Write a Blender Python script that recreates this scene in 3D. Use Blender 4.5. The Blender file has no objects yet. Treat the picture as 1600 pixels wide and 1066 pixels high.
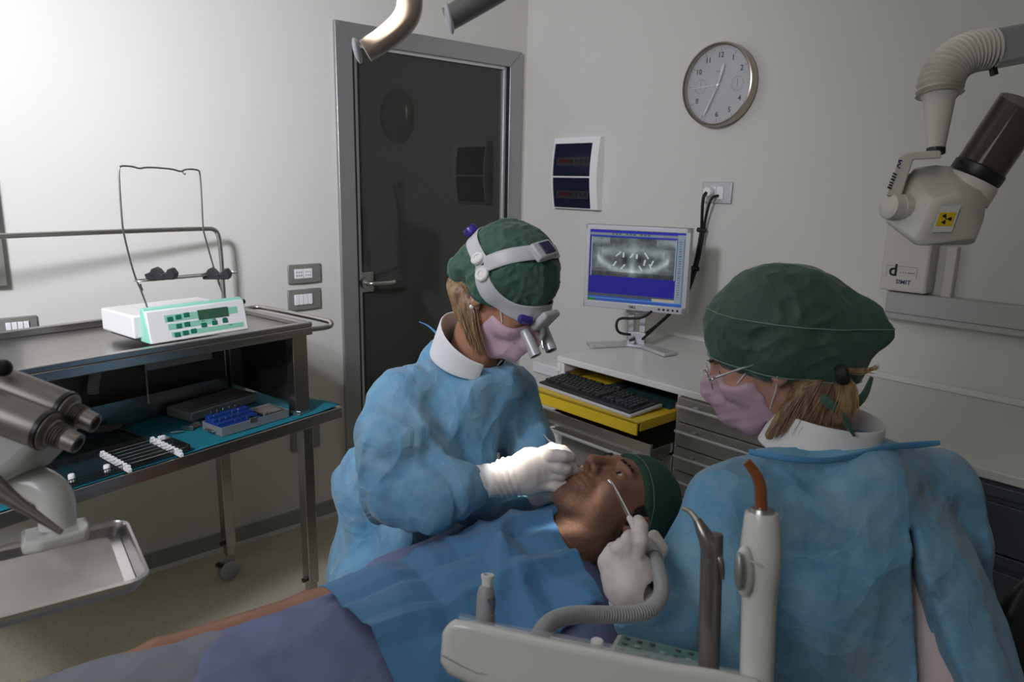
import bpy, bmesh, math, random
import numpy as np
from mathutils import Matrix, Vector
from mathutils.bvhtree import BVHTree
random.seed(4); np.random.seed(4)
SC = bpy.context.scene
COL = SC.collection
R = math.radians

# ---------------- camera ----------------
FPX = 1137.16
yaw, pit, rol = np.radians([41.79, 12.374, 1.163])
_F = np.array([np.sin(yaw)*np.cos(pit), np.cos(yaw)*np.cos(pit), -np.sin(pit)])
_r = np.array([np.cos(yaw), -np.sin(yaw), 0.0]); _u = np.cross(_r, _F)
CR = np.cos(rol)*_r + np.sin(rol)*_u          # camera right
CU = -np.sin(rol)*_r + np.cos(rol)*_u         # camera up
CF = _F                                       # camera forward
CAM = np.array([0, 0, 1.54])
cd = bpy.data.cameras.new('camera'); cam = bpy.data.objects.new('camera', cd); COL.objects.link(cam)
cam.matrix_world = Matrix([[CR[i], CU[i], -CF[i], CAM[i]] for i in range(3)] + [[0, 0, 0, 1]])
cd.sensor_width = 36; cd.lens = FPX/1600*36; cd.clip_start = 0.05
cd.dof.use_dof = True; cd.dof.focus_distance = 1.75; cd.dof.aperture_fstop = 10
SC.camera = cam

# ---------------- world, lights, exposure ----------------
SC.view_settings.view_transform = 'Standard'; SC.view_settings.look = 'None'
SC.view_settings.gamma = 1; SC.view_settings.use_curve_mapping = False
SC.view_settings.exposure = 0.0
w = bpy.data.worlds.new('world'); SC.world = w; w.use_nodes = True
w.node_tree.nodes['Background'].inputs[0].default_value = (0.55, 0.68, 0.9, 1)
w.node_tree.nodes['Background'].inputs[1].default_value = 1.0

def area(name, loc, target, sx, sy, power, col, spread=180):
    l = bpy.data.lights.new(name, 'AREA'); l.shape = 'RECTANGLE'; l.size = sx; l.size_y = sy
    l.energy = power; l.color = col; l.spread = R(spread)
    o = bpy.data.objects.new(name, l); COL.objects.link(o); o.location = loc
    d = Vector(target) - Vector(loc); o.rotation_euler = d.to_track_quat('-Z', 'Y').to_euler()
    return o
# daylight entering through the window of the left wall
area('window_daylight', (-1.40, 0.40, 2.20), (1.0, 1.4, 1.3), 1.2, 0.8, 14, (0.95, 0.97, 1.0))
# wall-washing lamp high at the left, in front of the bright wall
WASH = (-0.74, 1.05, 2.45)
area('wall_washer_light', WASH, (0.78, 2.89, 1.72), 0.36, 0.36, 33, (0.87, 0.88, 1.0), 108)
# weak general fill added under the ceiling, no real lamp there
area('ceiling_fill_light', (0.4, 0.5, 2.90), (0.4, 0.5, 0), 0.6, 0.6, 2, (1.0, 0.93, 0.84))
def spot(name, loc, target, power, col, ang, blend, rad):
    l = bpy.data.lights.new(name, 'SPOT'); l.energy = power; l.color = col
    l.spot_size = R(ang); l.spot_blend = blend; l.shadow_soft_size = rad
    o = bpy.data.objects.new(name, l); COL.objects.link(o); o.location = loc
    d = Vector(target) - Vector(loc); o.rotation_euler = d.to_track_quat('-Z', 'Y').to_euler()
    return o
# the operating lamp's own beam
LAMP = (0.42, 0.86, 2.00)

# ---------------- picture geometry helpers ----------------
def ray(px, py): return CF + (px-800)/FPX*CR - (py-533)/FPX*CU
def V(px, py, t): return CAM + ray(px, py)*t                       # point at forward distance t
def onp(px, py, pt, n):
    d = ray(px, py); n = np.array(n, float)
    return CAM + d*(((np.array(pt, float)-CAM) @ n)/(d @ n))
def atz(px, py, z): return onp(px, py, (0, 0, z), (0, 0, 1))
def atx(px, py, x): return onp(px, py, (x, 0, 0), (1, 0, 0))
def aty(px, py, y): return onp(px, py, (0, y, 0), (0, 1, 0))
DY, DX = 2.89, 2.646
LTG = V(866, 762, 1.42)
spot('operating_lamp_beam', LAMP, tuple(LTG), 400, (1.0, 0.95, 0.86), 11, 0.4, 0.02)

# ---------------- materials ----------------
def mat(name, col, rough=.5, metal=0., bump=None, crease=None, var=None, spec=.5, coat=0., trans=0., ior=1.45, alpha=1., emit=None, sheen=0., sss=0., scl=(1,1,1)):
    """bump=(scale,strength), var=(scale,amount,colour)"""
    m = bpy.data.materials.new(name); m.use_nodes = True
    nt = m.node_tree; N = nt.nodes; b = N['Principled BSDF']
    c = (*col, 1)
    b.inputs['Base Color'].default_value = c
    b.inputs['Roughness'].default_value = rough; b.inputs['Metallic'].default_value = metal
    b.inputs['Specular IOR Level'].default_value = spec; b.inputs['Coat Weight'].default_value = coat
    b.inputs['Transmission Weight'].default_value = trans; b.inputs['IOR'].default_value = ior
    b.inputs['Alpha'].default_value = alpha; b.inputs['Sheen Weight'].default_value = sheen
    if sss: b.inputs['Subsurface Weight'].default_value = sss; b.inputs['Subsurface Scale'].default_value = .01; b.inputs['Subsurface Radius'].default_value = (1, .35, .2)
    if emit: b.inputs['Emission Color'].default_value = (*emit[0], 1); b.inputs['Emission Strength'].default_value = emit[1]
    if bump or var or crease:
        tc = N.new('ShaderNodeTexCoord'); mp = N.new('ShaderNodeMapping'); mp.inputs['Scale'].default_value = scl
        nt.links.new(tc.outputs['Object'], mp.inputs[0])
    if var:
        vs = var if isinstance(var, list) else [var]
        prev = None
        for sc, am, vc in vs:
            n = N.new('ShaderNodeTexNoise'); n.inputs['Scale'].default_value = sc; n.inputs['Detail'].default_value = 5
            nt.links.new(mp.outputs[0], n.inputs['Vector'])
            rp = N.new('ShaderNodeMapRange'); rp.inputs[1].default_value = .35; rp.inputs[2].default_value = .68
            rp.inputs[3].default_value = 0; rp.inputs[4].default_value = am
            nt.links.new(n.outputs['Fac'], rp.inputs[0])
            mx = N.new('ShaderNodeMix'); mx.data_type = 'RGBA'
            nt.links.new(rp.outputs[0], mx.inputs[0])
            if prev: nt.links.new(prev, mx.inputs[6])
            else: mx.inputs[6].default_value = c
            mx.inputs[7].default_value = (*vc, 1); prev = mx.outputs[2]
        nt.links.new(prev, b.inputs['Base Color'])
    if bump:
        bs = bump if isinstance(bump, list) else [bump]
        pn = None
        for sc, st in bs:
            n = N.new('ShaderNodeTexNoise'); n.inputs['Scale'].default_value = sc; n.inputs['Detail'].default_value = 4
            nt.links.new(mp.outputs[0], n.inputs['Vector'])
            bp = N.new('ShaderNodeBump'); bp.inputs['Strength'].default_value = st; bp.inputs['Distance'].default_value = .01
            nt.links.new(n.outputs['Fac'], bp.inputs['Height'])
            if pn: nt.links.new(pn, bp.inputs['Normal'])
            pn = bp.outputs[0]
        nt.links.new(pn, b.inputs['Normal'])
    if crease:
        pn = b.inputs['Normal'].links[0].from_socket if b.inputs['Normal'].links else None
        for sc, st, ds in crease:
            n = N.new('ShaderNodeTexNoise'); n.inputs['Scale'].default_value = sc*.6; n.inputs['Detail'].default_value = 2; nt.links.new(mp.outputs[0], n.inputs['Vector'])
            mx = N.new('ShaderNodeMix'); mx.data_type = 'VECTOR'; mx.inputs[0].default_value = ds
            nt.links.new(mp.outputs[0], mx.inputs[4]); nt.links.new(n.outputs['Color'], mx.inputs[5])
            v = N.new('ShaderNodeTexVoronoi'); v.inputs['Scale'].default_value = sc; nt.links.new(mx.outputs[1], v.inputs['Vector'])
            bp = N.new('ShaderNodeBump'); bp.inputs['Strength'].default_value = st; bp.inputs['Distance'].default_value = .42/sc
            nt.links.new(v.outputs['Distance'], bp.inputs['Height'])
            if pn: nt.links.new(pn, bp.inputs['Normal'])
            pn = bp.outputs[0]
        nt.links.new(pn, b.inputs['Normal'])
    return m

M = {}
M['wall'] = mat('wall_paint', (.62, .602, .545), .55, bump=(160, .03), var=(1.5, .25, (.60, .58, .525)))
M['ceil'] = mat('ceiling_paint', (.75, .74, .71), .8)
M['alu'] = mat('anodised_aluminium', (.36, .37, .365), .38, .75, bump=(300, .02))
M['alu_light'] = mat('light_aluminium', (.60, .60, .60), .35, .6)
M['glass_dark'] = mat('dark_back_painted_glass', (.030, .033, .026), .035, spec=.65)
M['black'] = mat('black_plastic', (.012, .012, .013), .4)
M['rubber'] = mat('black_rubber', (.01, .01, .01), .6)
M['steel'] = mat('brushed_stainless_steel', (.46, .445, .43), .27, 1., bump=(9, .05), var=(4, .35, (.36, .35, .34)), scl=(1, 14, 14))
M['steel_tube'] = mat('satin_steel_tube', (.50, .485, .46), .3, 1.)
M['chrome'] = mat('polished_chrome', (.75, .75, .75), .1, 1.)
M['white'] = mat('white_plastic', (.70, .69, .66), .35)
M['offwhite'] = mat('cream_plastic', (.60, .57, .50), .38)
M['switch'] = mat('switch_white', (.78, .77, .76), .4)
M['plate'] = mat('titanium_plate', (.25, .26, .23), .4, .35)
M['silver'] = mat('silver_plastic', (.50, .50, .51), .35, .3)
M['counter'] = mat('laminate_white', (.66, .645, .60), .3, bump=(80, .01))
M['drawer'] = mat('taupe_lacquered_metal', (.27, .255, .23), .38, .3)
M['drawer_dk'] = mat('graphite_and_shaded_metal', (.085, .095, .12), .4, .2)  # right drawers' shadow put into the colour; plain dark for small parts
M['yellow'] = mat('yellow_lacquer', (.62, .43, .02), .42)
M['teal_cloth'] = mat('teal_surgical_cloth', (.0, .13, .17), .8, bump=(500, .25))
M['teal_dk'] = mat('dark_green_mat', (.01, .05, .05), .7)
M['mint'] = mat('mint_plastic', (.27, .60, .46), .4)
M['green_btn'] = mat('green_button', (.01, .13, .085), .35)
M['lcd'] = mat('green_lcd', (.035, .09, .05), .2)
M['blue_box'] = mat('blue_silicone', (.005, .03, .16), .45)
M['grey_metal'] = mat('anodised_grey_box', (.30, .31, .31), .4, .6)
M['floor'] = None

# ---------------- objects ----------------
def thing(name, label, cat, loc=(0, 0, 0), rotz=0., group=None, kind=None):
    o = bpy.data.objects.new(name, None); COL.objects.link(o); o.empty_display_size = .05
    o.matrix_world = Matrix.Translation(Vector([float(v) for v in loc])) @ Matrix.Rotation(rotz, 4, 'Z')
    o['_m'] = 1
    if kind: o['kind'] = kind
    if label: o['label'] = label
    if cat: o['category'] = cat
    if group: o['group'] = group
    del o['_m']
    return o
def tag(o, label, cat, group=None, kind=None):
    if label: o['label'] = label
    if cat: o['category'] = cat
    if group: o['group'] = group
    if kind: o['kind'] = kind
    return o
def rootmat(p):
    m = Matrix.Identity(4)
    while p is not None:
        m = p.matrix_basis @ m; p = p.parent
    return m

def axes(d, up=(0, 0, 1)):
    z = np.array(d, float); z /= np.linalg.norm(z); up = np.array(up, float)
    if abs(z @ up) > .99*np.linalg.norm(up): up = np.array([1., 0, 0])
    x = np.cross(up, z); x /= np.linalg.norm(x); y = np.cross(z, x)
    return x, y, z
def frame(o, x, y, z):
    return Matrix([[x[i], y[i], z[i], o[i]] for i in range(3)] + [[0, 0, 0, 1]])

class MB:
    def __init__(s, m=None): s.v = []; s.f = []; s.m = m or Matrix.Identity(4)
    def add(s, vs, fs, m=None):
        k = len(s.v); mm = s.m @ m if m is not None else s.m
        s.v += [mm @ Vector([float(c) for c in q]) for q in vs]; s.f += [tuple(i+k for i in f) for f in fs]; return s
    def box(s, c, d, m=None):
        a, b, e = d[0]/2, d[1]/2, d[2]/2
        vs = [(c[0]+i*a, c[1]+j*b, c[2]+k*e) for i in (-1, 1) for j in (-1, 1) for k in (-1, 1)]
        return s.add(vs, [(0, 1, 3, 2), (4, 6, 7, 5), (0, 4, 5, 1), (2, 3, 7, 6), (0, 2, 6, 4), (1, 5, 7, 3)], m)
    def bb(s, x0, x1, y0, y1, z0, z1, m=None):
        return s.box(((x0+x1)/2, (y0+y1)/2, (z0+z1)/2), (abs(x1-x0), abs(y1-y0), abs(z1-z0)), m)
    def lathe(s, prof, a, b, n=24, cap=True, m=None, sx=1., sy=1., up=(0, 0, 1)):
        """prof: list of (r, t) with t distance along a->b"""
        a = np.array(a, float); x, y, z = axes(np.array(b, float)-a, up)
        vs = []; fs = []
        for r, t in prof:
            for i in range(n):
                q = 2*math.pi*i/n; vs.append(a + z*t + x*r*sx*math.cos(q) + y*r*sy*math.sin(q))
        L = len(prof)
        for j in range(L-1):
            for i in range(n):
                k = (i+1) % n; fs.append((j*n+i, j*n+k, (j+1)*n+k, (j+1)*n+i))
        if cap: fs.append(tuple(range(n))[::-1]); fs.append(tuple((L-1)*n+i for i in range(n)))
        return s.add(vs, fs, m)
    def cyl(s, a, b, r, r2=None, n=24, cap=True, m=None, **k):
        L = np.linalg.norm(np.array(b, float)-np.array(a, float))
        return s.lathe([(r, 0), (r if r2 is None else r2, L)], a, b, n, cap, m, **k)
    def tube(s, pts, r, n=12, smooth=0, cap=True, closed=False, m=None, sx=1., sy=1., up=(0, 0, 1)):
        P = [np.array(p, float) for p in pts]
        rs = list(r) if hasattr(r, '__len__') else [r]*len(P)
        for _ in range(smooth):
            Q = []; q = []
            rng = range(len(P)) if closed else range(len(P)-1)
            if not closed: Q.append(P[0]); q.append(rs[0])
            for i in rng:
                a, b = P[i], P[(i+1) % len(P)]; ra, rb = rs[i], rs[(i+1) % len(P)]
                Q += [a*.75+b*.25, a*.25+b*.75]; q += [ra*.75+rb*.25, ra*.25+rb*.75]
            if not closed: Q.append(P[-1]); q.append(rs[-1])
            P, rs = Q, q
        L = len(P); vs = []; fs = []; T = []
        for i in range(L):
            a = P[(i-1) % L] if (closed or i > 0) else P[i]; b = P[(i+1) % L] if (closed or i < L-1) else P[i]
            t = b-a; T.append(t/(np.linalg.norm(t)+1e-12))
        x, y, z = axes(T[0], up)
        for i in range(L):
            x = x - T[i]*(x @ T[i]); x /= np.linalg.norm(x)+1e-12; y = np.cross(T[i], x)
            for j in range(n):
                q = 2*math.pi*j/n; vs.append(P[i] + x*rs[i]*sx*math.cos(q) + y*rs[i]*sy*math.sin(q))
        for i in range(L if closed else L-1):
            for j in range(n):
                k = (j+1) % n; i2 = (i+1) % L; fs.append((i*n+j, i*n+k, i2*n+k, i2*n+j))
        if cap and not closed: fs.append(tuple(range(n))[::-1]); fs.append(tuple((L-1)*n+j for j in range(n)))
        return s.add(vs, fs, m)
    def prism(s, pts, a, b, m=None):
        """pts: 2D polygon in (x,y) of frame m, extruded z a..b"""
        n = len(pts); vs = [(p[0], p[1], a) for p in pts] + [(p[0], p[1], b) for p in pts]
        fs = [tuple(range(n))[::-1], tuple(range(n, 2*n))] + [(i, (i+1) % n, n+(i+1) % n, n+i) for i in range(n)]
        return s.add(vs, fs, m)
    def ball(s, c, r, n=16, m=None, sc=(1, 1, 1)):
        vs = []; fs = []; k = n//2
        for j in range(k+1):
            t = math.pi*j/k
            for i in range(n):
                q = 2*math.pi*i/n
                vs.append((c[0]+r*sc[0]*math.sin(t)*math.cos(q), c[1]+r*sc[1]*math.sin(t)*math.sin(q), c[2]+r*sc[2]*math.cos(t)))
        for j in range(k):
            for i in range(n):
                q = (i+1) % n; fs.append((j*n+i, (j+1)*n+i, (j+1)*n+q, j*n+q))
        return s.add(vs, fs, m)
    def build(s, name, m, parent=None, world=True, bevel=0., seg=2, smooth=True, label=None):
        me = bpy.data.meshes.new(name)
        vs = s.v
        if parent is not None and world:
            inv = rootmat(parent).inverted(); vs = [inv @ v for v in vs]
        me.from_pydata([tuple(v) for v in vs], [], s.f); me.update()
        bm = bmesh.new(); bm.from_mesh(me)
        bmesh.ops.recalc_face_normals(bm, faces=bm.faces); bm.to_mesh(me); bm.free()
        if smooth:
            me.polygons.foreach_set('use_smooth', [True]*len(me.polygons)); me.update()
        o = bpy.data.objects.new(name, me); COL.objects.link(o)
        me.materials.append(m)
        if parent is not None: o.parent = parent
        if bevel:
            bv = o.modifiers.new('b', 'BEVEL'); bv.width = bevel; bv.segments = seg; bv.limit_method = 'ANGLE'; bv.angle_limit = R(40); bv.harden_normals = False
        if smooth:
            for e in me.edges: pass
            sharp_edges(me)
        if label: o['label'] = label
        return o
def sharp_edges(me, ang=38):
    bm = bmesh.new(); bm.from_mesh(me)
    for e in bm.edges:
        if len(e.link_faces) == 2 and e.calc_face_angle(0) > R(ang): e.smooth = False
    bm.to_mesh(me); bm.free()
def struct(o, label=None, cat=None):
    o['kind'] = 'structure'
    return o
def dashes(M4, w, h, seed=1, n=7, th=.0003):
    """a line of print too small to read: short marks"""
    rs = random.Random(seed); b = MB(M4); x = -w/2
    for i in range(n):
        d = w/n*(.55+.4*rs.random()); b.box((x+d/2, 0, th/2), (d*.8, h*(.7+.3*rs.random()), th)); x += w/n
    return b
def text(s, size, m, parent, M4, name='lettering', ext=.0004, align='CENTER', bold=0.):
    """lettering as a thin real mesh; M4 world frame (x right, y up, z out)"""
    cu = bpy.data.curves.new(name, 'FONT'); cu.body = s; cu.size = size; cu.extrude = ext; cu.align_x = align; cu.align_y = 'CENTER'; cu.offset = bold
    cu.resolution_u = 3
    tmp = bpy.data.objects.new(name, cu); COL.objects.link(tmp)
    dg = bpy.context.evaluated_depsgraph_get(); me = bpy.data.meshes.new_from_object(tmp.evaluated_get(dg))
    bpy.data.objects.remove(tmp)
    b = MB(); b.add([tuple(M4 @ v.co) for v in me.vertices], [tuple(p.vertices) for p in me.polygons])
    bpy.data.meshes.remove(me)
    return b
# ================= ROOM =================
def floor_mat():
    m = mat('speckled_vinyl', (.36, .33, .235), .42)
    nt = m.node_tree; N = nt.nodes; b = N['Principled BSDF']
    tc = N.new('ShaderNodeTexCoord'); prev = None
    for sc, th, col in ((95, .17, (.13, .115, .075)), (60, .12, (.42, .41, .36)), (150, .14, (.20, .15, .10))):
        v = N.new('ShaderNodeTexVoronoi'); v.inputs['Scale'].default_value = sc; nt.links.new(tc.outputs['Object'], v.inputs['Vector'])
        c = N.new('ShaderNodeMath'); c.operation = 'LESS_THAN'; c.inputs[1].default_value = th; nt.links.new(v.outputs['Distance'], c.inputs[0])
        mx = N.new('ShaderNodeMix'); mx.data_type = 'RGBA'; nt.links.new(c.outputs[0], mx.inputs[0])
        if prev: nt.links.new(prev, mx.inputs[6])
        else: mx.inputs[6].default_value = (.36, .33, .235, 1)
        mx.inputs[7].default_value = (*col, 1); prev = mx.outputs[2]
    nt.links.new(prev, b.inputs['Base Color'])
    return m
M['floor'] = floor_mat()
RX0, RY0, HC = -1.5, -1.8, 2.95
struct(MB().bb(RX0-.1, DX+.1, RY0-.1, DY+.6, -.1, 0).build('floor', M['floor'], smooth=False))
struct(MB().bb(RX0-.1, DX+.1, RY0-.1, DY+.6, HC, HC+.1).build('ceiling', M['ceil'], smooth=False))
fx0, fx1, fz = 1.640, 2.515, 2.105        # door opening
wb = MB(); wb.bb(RX0-.1, fx0, DY, DY+.12, 0, HC); wb.bb(fx1, DX, DY, DY+.12, 0, HC); wb.bb(fx0, fx1, DY, DY+.12, fz, HC)
struct(wb.build('wall_back', M['wall'], smooth=False))
struct(MB().bb(DX, DX+.1, RY0-.1, DY+.12, 0, HC).build('wall_right', M['wall'], smooth=False))
wl = MB(); wx = (-.35, 1.15, 1.75, 2.75)  # window opening y0 y1 z0 z1
wl.bb(RX0-.1, RX0, RY0-.1, wx[0], 0, HC); wl.bb(RX0-.1, RX0, wx[1], DY+.12, 0, HC)
wl.bb(RX0-.1, RX0, wx[0], wx[1], 0, wx[2]); wl.bb(RX0-.1, RX0, wx[0], wx[1], wx[3], HC)
struct(wl.build('wall_left', M['wall'], smooth=False))
struct(MB().bb(RX0, DX, RY0-.1, RY0, 0, HC).build('wall_front', M['wall'], smooth=False))
wn = MB(); a, b_, c, d_ = wx
for y in (a+.03, (a+b_)/2, b_-.03): wn.bb(RX0-.06, RX0-.02, y-.03, y+.03, c, d_)
for z in (c+.03, d_-.03): wn.bb(RX0-.06, RX0-.02, a, b_, z-.03, z+.03)
wno = struct(wn.build('window_1', M['switch'], smooth=False, bevel=.004))
gp = MB().bb(RX0-.045, RX0-.04, a, b_, c, d_).build('pane', mat('window_glass', (1, 1, 1), .02, trans=1.), wno, smooth=False)

# door
dr = thing('door_1', None, None, (fx0, DY, 0), kind='structure')
fr = MB()
x0, x1, zt = 1.558, 2.594, 2.172
def moulding(b, x0, x1, zt, wd, ya, yb):
    mm = Matrix([[1, 0, 0, 0], [0, 0, -1, 0], [0, 1, 0, 0], [0, 0, 0, 1]])
    b.prism([(x0, 0), (x0+wd, 0), (x0+wd, zt-wd), (x0, zt)], -yb, -ya, mm); b.prism([(x1-wd, 0), (x1, 0), (x1, zt), (x1-wd, zt-wd)], -yb, -ya, mm)
    b.prism([(x0, zt), (x1, zt), (x1-wd, zt-wd), (x0+wd, zt-wd)], -yb, -ya, mm)
moulding(fr, x0, x1, zt, .078, DY-.022, DY-.0005)
fr.build('door_frame', M['alu'], dr, bevel=.003)
ja = MB(); ja.bb(fx0-.004, fx0+.004, DY-.02, DY+.06, 0, fz); ja.bb(fx1-.004, fx1+.004, DY-.02, DY+.06, 0, fz); ja.bb(fx0, fx1, DY-.02, DY+.06, fz-.004, fz+.004)
ja.build('jamb', M['rubber'], dr, smooth=False)
le = MB(); moulding(le, fx0+.007, fx1-.006, fz-.006, .019, DY-.004, DY+.045); le.bb(fx0+.02, fx1-.02, DY, DY+.04, .006, .09)
lf = le.build('door_leaf_frame', M['alu_light'], dr, bevel=.002)
MB().bb(fx0+.024, fx1-.024, DY+.012, DY+.03, .08, fz-.022).build('glass_panel', M['glass_dark'], dr, smooth=False)
hd = MB(); hc = aty(569.5, 441, DY+.01); hx, hz = hc[0], hc[2]
hd.bb(hx-.042, hx+.042, DY+.0, DY+.012, hz-.045, hz+.045)
pl = hd.build('handle_plate', M['steel_tube'], dr, bevel=.002)
hd = MB(); hd.cyl((hx-.006, DY, hz), (hx-.006, DY-.028, hz), .027); hd.cyl((hx-.006, DY-.02, hz), (hx-.006, DY-.05, hz), .012)
hd.tube([(hx-.006, DY-.03, hz), (hx-.004, DY-.055, hz), (hx+.03, DY-.058, hz), (hx+.09, DY-.058, hz-.001), (hx+.118, DY-.054, hz+.002)], .0095, smooth=2, n=16)
hd.build('door_handle', M['steel_tube'], dr)
# baseboards
bbm = mat('baseboard_grey', (.27, .265, .235), .5); bbw = mat('baseboard_seal', (.58, .58, .55), .5)
bo = MB().bb(RX0, 1.557, DY-.012, DY, .018, .082).build('baseboard_back', bbm, smooth=False); struct(bo)
struct(MB().bb(RX0, 1.557, DY-.016, DY, 0, .018).build('trim_1', bbw, smooth=False))
struct(MB().bb(DX-.012, DX, 1.96, DY, .018, .082).build('baseboard_right', bbm, smooth=False))
struct(MB().bb(DX-.016, DX, 1.96, DY, 0, .018).build('trim_2', bbw, smooth=False))

# ================= WALL FITTINGS =================
def plate_back(name, label, p0, p1, inner, nkeys, group=None, kind='switch'):
    a = aty(*p0, DY); b = aty(*p1, DY); xa, xb, z1, z0 = a[0], b[0], a[2], b[2]
    t = thing(name, label, kind, ((xa+xb)/2, DY, (z0+z1)/2), group=group)
    m = MB()
    n = 9; pts = []
    for i in range(n+1):
        u = i/n; pts.append((xa+(xb-xa)*u, -(DY-.011-.004*math.sin(math.pi*u))))
    # slightly bowed face plate
    q = [(p[0], -p[1]) for p in pts]
    m.prism([(xa, DY)] + [(p[0], p[1]) for p in q] + [(xb, DY)], z0, z1)
    m.build('face_plate', M['plate'], t, bevel=.003)
    w, h = xb-xa, z1-z0; ix0, ix1 = xa+w*inner[0], xa+w*inner[1]; iz0, iz1 = z0+h*.26, z0+h*.76
    if kind == 'switch':
        for k in range(nkeys):
            ww = (ix1-ix0)/nkeys; s = MB(); s.bb(ix0+k*ww+.001, ix0+(k+1)*ww-.001, DY-.020, DY-.01, iz0, iz1)
            s.build('rocker', M['switch'], t, bevel=.0015)
    else:
        for k in range(2):
            ww = (ix1-ix0)/2; s = MB(); s.bb(ix0+k*ww+.001, ix0+(k+1)*ww-.001, DY-.017, DY-.01, iz0, iz1)
            so = s.build('socket_insert', M['switch'], t, bevel=.0015)
            h_ = MB(); cx = ix0+(k+.5)*ww; cz = (iz0+iz1)/2
            for dx in (-.010, 0, .010):
                for dz in (-.007, .007): h_.cyl((cx+dx, DY-.0171, cz+dz), (cx+dx, DY-.0178, cz+dz), .0022 if k else .0026, n=8)
            h_.build('contact_hole', M['black'], so, smooth=False)
    return t
plate_back('light_switch', 'wide grey switch plate with white rockers, low at left of trolley', (-12, 498), (60, 522), (.25, .80), 4)
plate_back('socket_plate', 'grey wall socket plate with white inserts left of the door', (448, 414), (500, 440), (.17, .72), 2, kind='socket')
plate_back('light_switch', 'grey switch plate with white rockers just below the socket plate', (448, 453.5), (500, 480.5), (.17, .72), 4)
plate_back('socket_plate', 'grey socket plate low on wall behind the trolley leg', (453, 668), (499, 696), (.3, .7), 2, kind='socket')
g1 = aty(10, 445, DY)
t = MB(); t.bb(g1[0]-.35, g1[0], DY-.03, DY, g1[2], g1[2]+.36)
tag(t.build('wall_panel', M['plate'], bevel=.002), 'grey flat panel on the wall, cut by the left frame edge', 'panel')

# breaker panel on the right wall
py0, py1, pz0, pz1 = 2.34, 2.64, 1.415, 1.752
t = thing('breaker_panel', 'white framed wall breaker panel with two dark tinted covers', 'electrical panel', (DX, (py0+py1)/2, pz0))
m = MB()
prof = []
for i in range(9):
    u = i/8; prof.append((pz0+(pz1-pz0)*u, .030+.018*math.sin(math.pi*u)))
# bowed frame: two side cheeks plus top, bottom and middle rails
def bow(m, ya, yb, z0, z1, off=0.):
    k = 10; vs = []; fs = []
    for i in range(k+1):
        z = z0+(z1-z0)*i/k; u = (z-pz0)/(pz1-pz0); dp = .030+.018*math.sin(math.pi*max(0, min(1, u)))+off
        vs += [(DX, ya, z), (DX-dp, ya, z), (DX-dp, yb, z), (DX, yb, z)]
    for i in range(k):
        for j in range(4): fs.append((i*4+j, i*4+(j+1) % 4, i*4+4+(j+1) % 4, i*4+4+j))
    fs += [(0, 1, 2, 3), (k*4, k*4+1, k*4+2, k*4+3)]
    m.add(vs, fs)
bow(m, py0, py0+.045, pz0, pz1); bow(m, py1-.008, py1, pz0, pz1); qa, qb = py0+.0452, py1-.0082; bow(m, qa, qb, pz1-.028, pz1-.0003)
bow(m, qa, qb, pz0+.148, pz0+.155); bow(m, qa, qb, pz0+.0003, pz0+.004)
m.build('panel_frame', M['switch'], t)
tint = mat('tinted_navy_cover', (.012, .015, .032), .15, spec=.6)
for za, zb in ((pz0+.005, pz0+.147), (pz0+.156, pz1-.029)):
    m = MB(); bow(m, py0+.046, py1-.009, za, zb, -.004); cv = m.build('tinted_cover', tint, t)
    s = MB(); zc = (za+zb)/2-.01; u = (zc-pz0)/(pz1-pz0); dpx = DX-(.0275+.018*math.sin(math.pi*u))
    s.bb(dpx, dpx-.001, py0+.055, py1-.03, zc-.018, zc+.022)
    st = s.build('breaker_strip', mat('strip_dark', (.03, .03, .035), .3), cv, smooth=False)
    s = MB()
    for k in range(5): s.bb(dpx-.001, dpx-.0022, py1-.05-k*.017-.012, py1-.05-k*.017, zc-.004, zc+.013)
    s.build('red_toggle', mat('dark_red', (.05, .006, .006), .3), cv, smooth=False)
    s = MB()
    for k in range(4): s.bb(dpx-.001, dpx-.0022, py0+.07+k*.03, py0+.082+k*.03, zc-.006, zc+.012)
    s.build('black_toggle', M['black'], cv, smooth=False)

# wall clock
cc = atx(1129, 134, DX); cy, cz = cc[1], cc[2]; CRD = .160
t = thing('wall_clock', 'round wall clock with champagne metal rim and silver dial', 'clock', (DX, cy, cz))
champ = mat('champagne_metal', (.42, .37, .31), .3, .85)
LM = Matrix([[0, 0, -1, DX], [-1, 0, 0, cy], [0, 1, 0, cz], [0, 0, 0, 1]])   # x right on dial, y up, z into room
MB(LM).lathe([(CRD*.97, 0), (CRD, .012), (CRD, .040), (CRD*.985, .048), (CRD*.955, .050), (CRD*.935, .046), (CRD*.92, .030), (CRD*.92, .02)], (0, 0, 0), (0, 0, 1), 64).build('rim', champ, t)
MB(LM).lathe([(.0, .026), (CRD*.925, .026)], (0, 0, 0), (0, 0, 1), 64, cap=False).build('dial', mat('silver_dial', (.50, .50, .51), .4, .25), t, label='silver dial with black numerals')
nm = mat('numeral_black', (.03, .03, .03), .5)
for h in (12, 1, 2, 4, 5, 6, 8, 10, 11):
    q = R(90-30*h); rr = CRD*.70
    text(str(h), .028, nm, t, LM @ Matrix.Translation((rr*math.cos(q), rr*math.sin(q), .0265)), bold=.0005).build('numeral', nm, t, smooth=False)
b = MB(LM)
for h in range(60):
    q = R(6*h); L = .10 if h % 5 == 0 else .03
    mm = Matrix.Rotation(q, 4, 'Z')
    b.box((CRD*(.89-L/2), 0, .027), (CRD*L, .0016 if h % 5 == 0 else .0007, .0006), mm)
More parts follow.
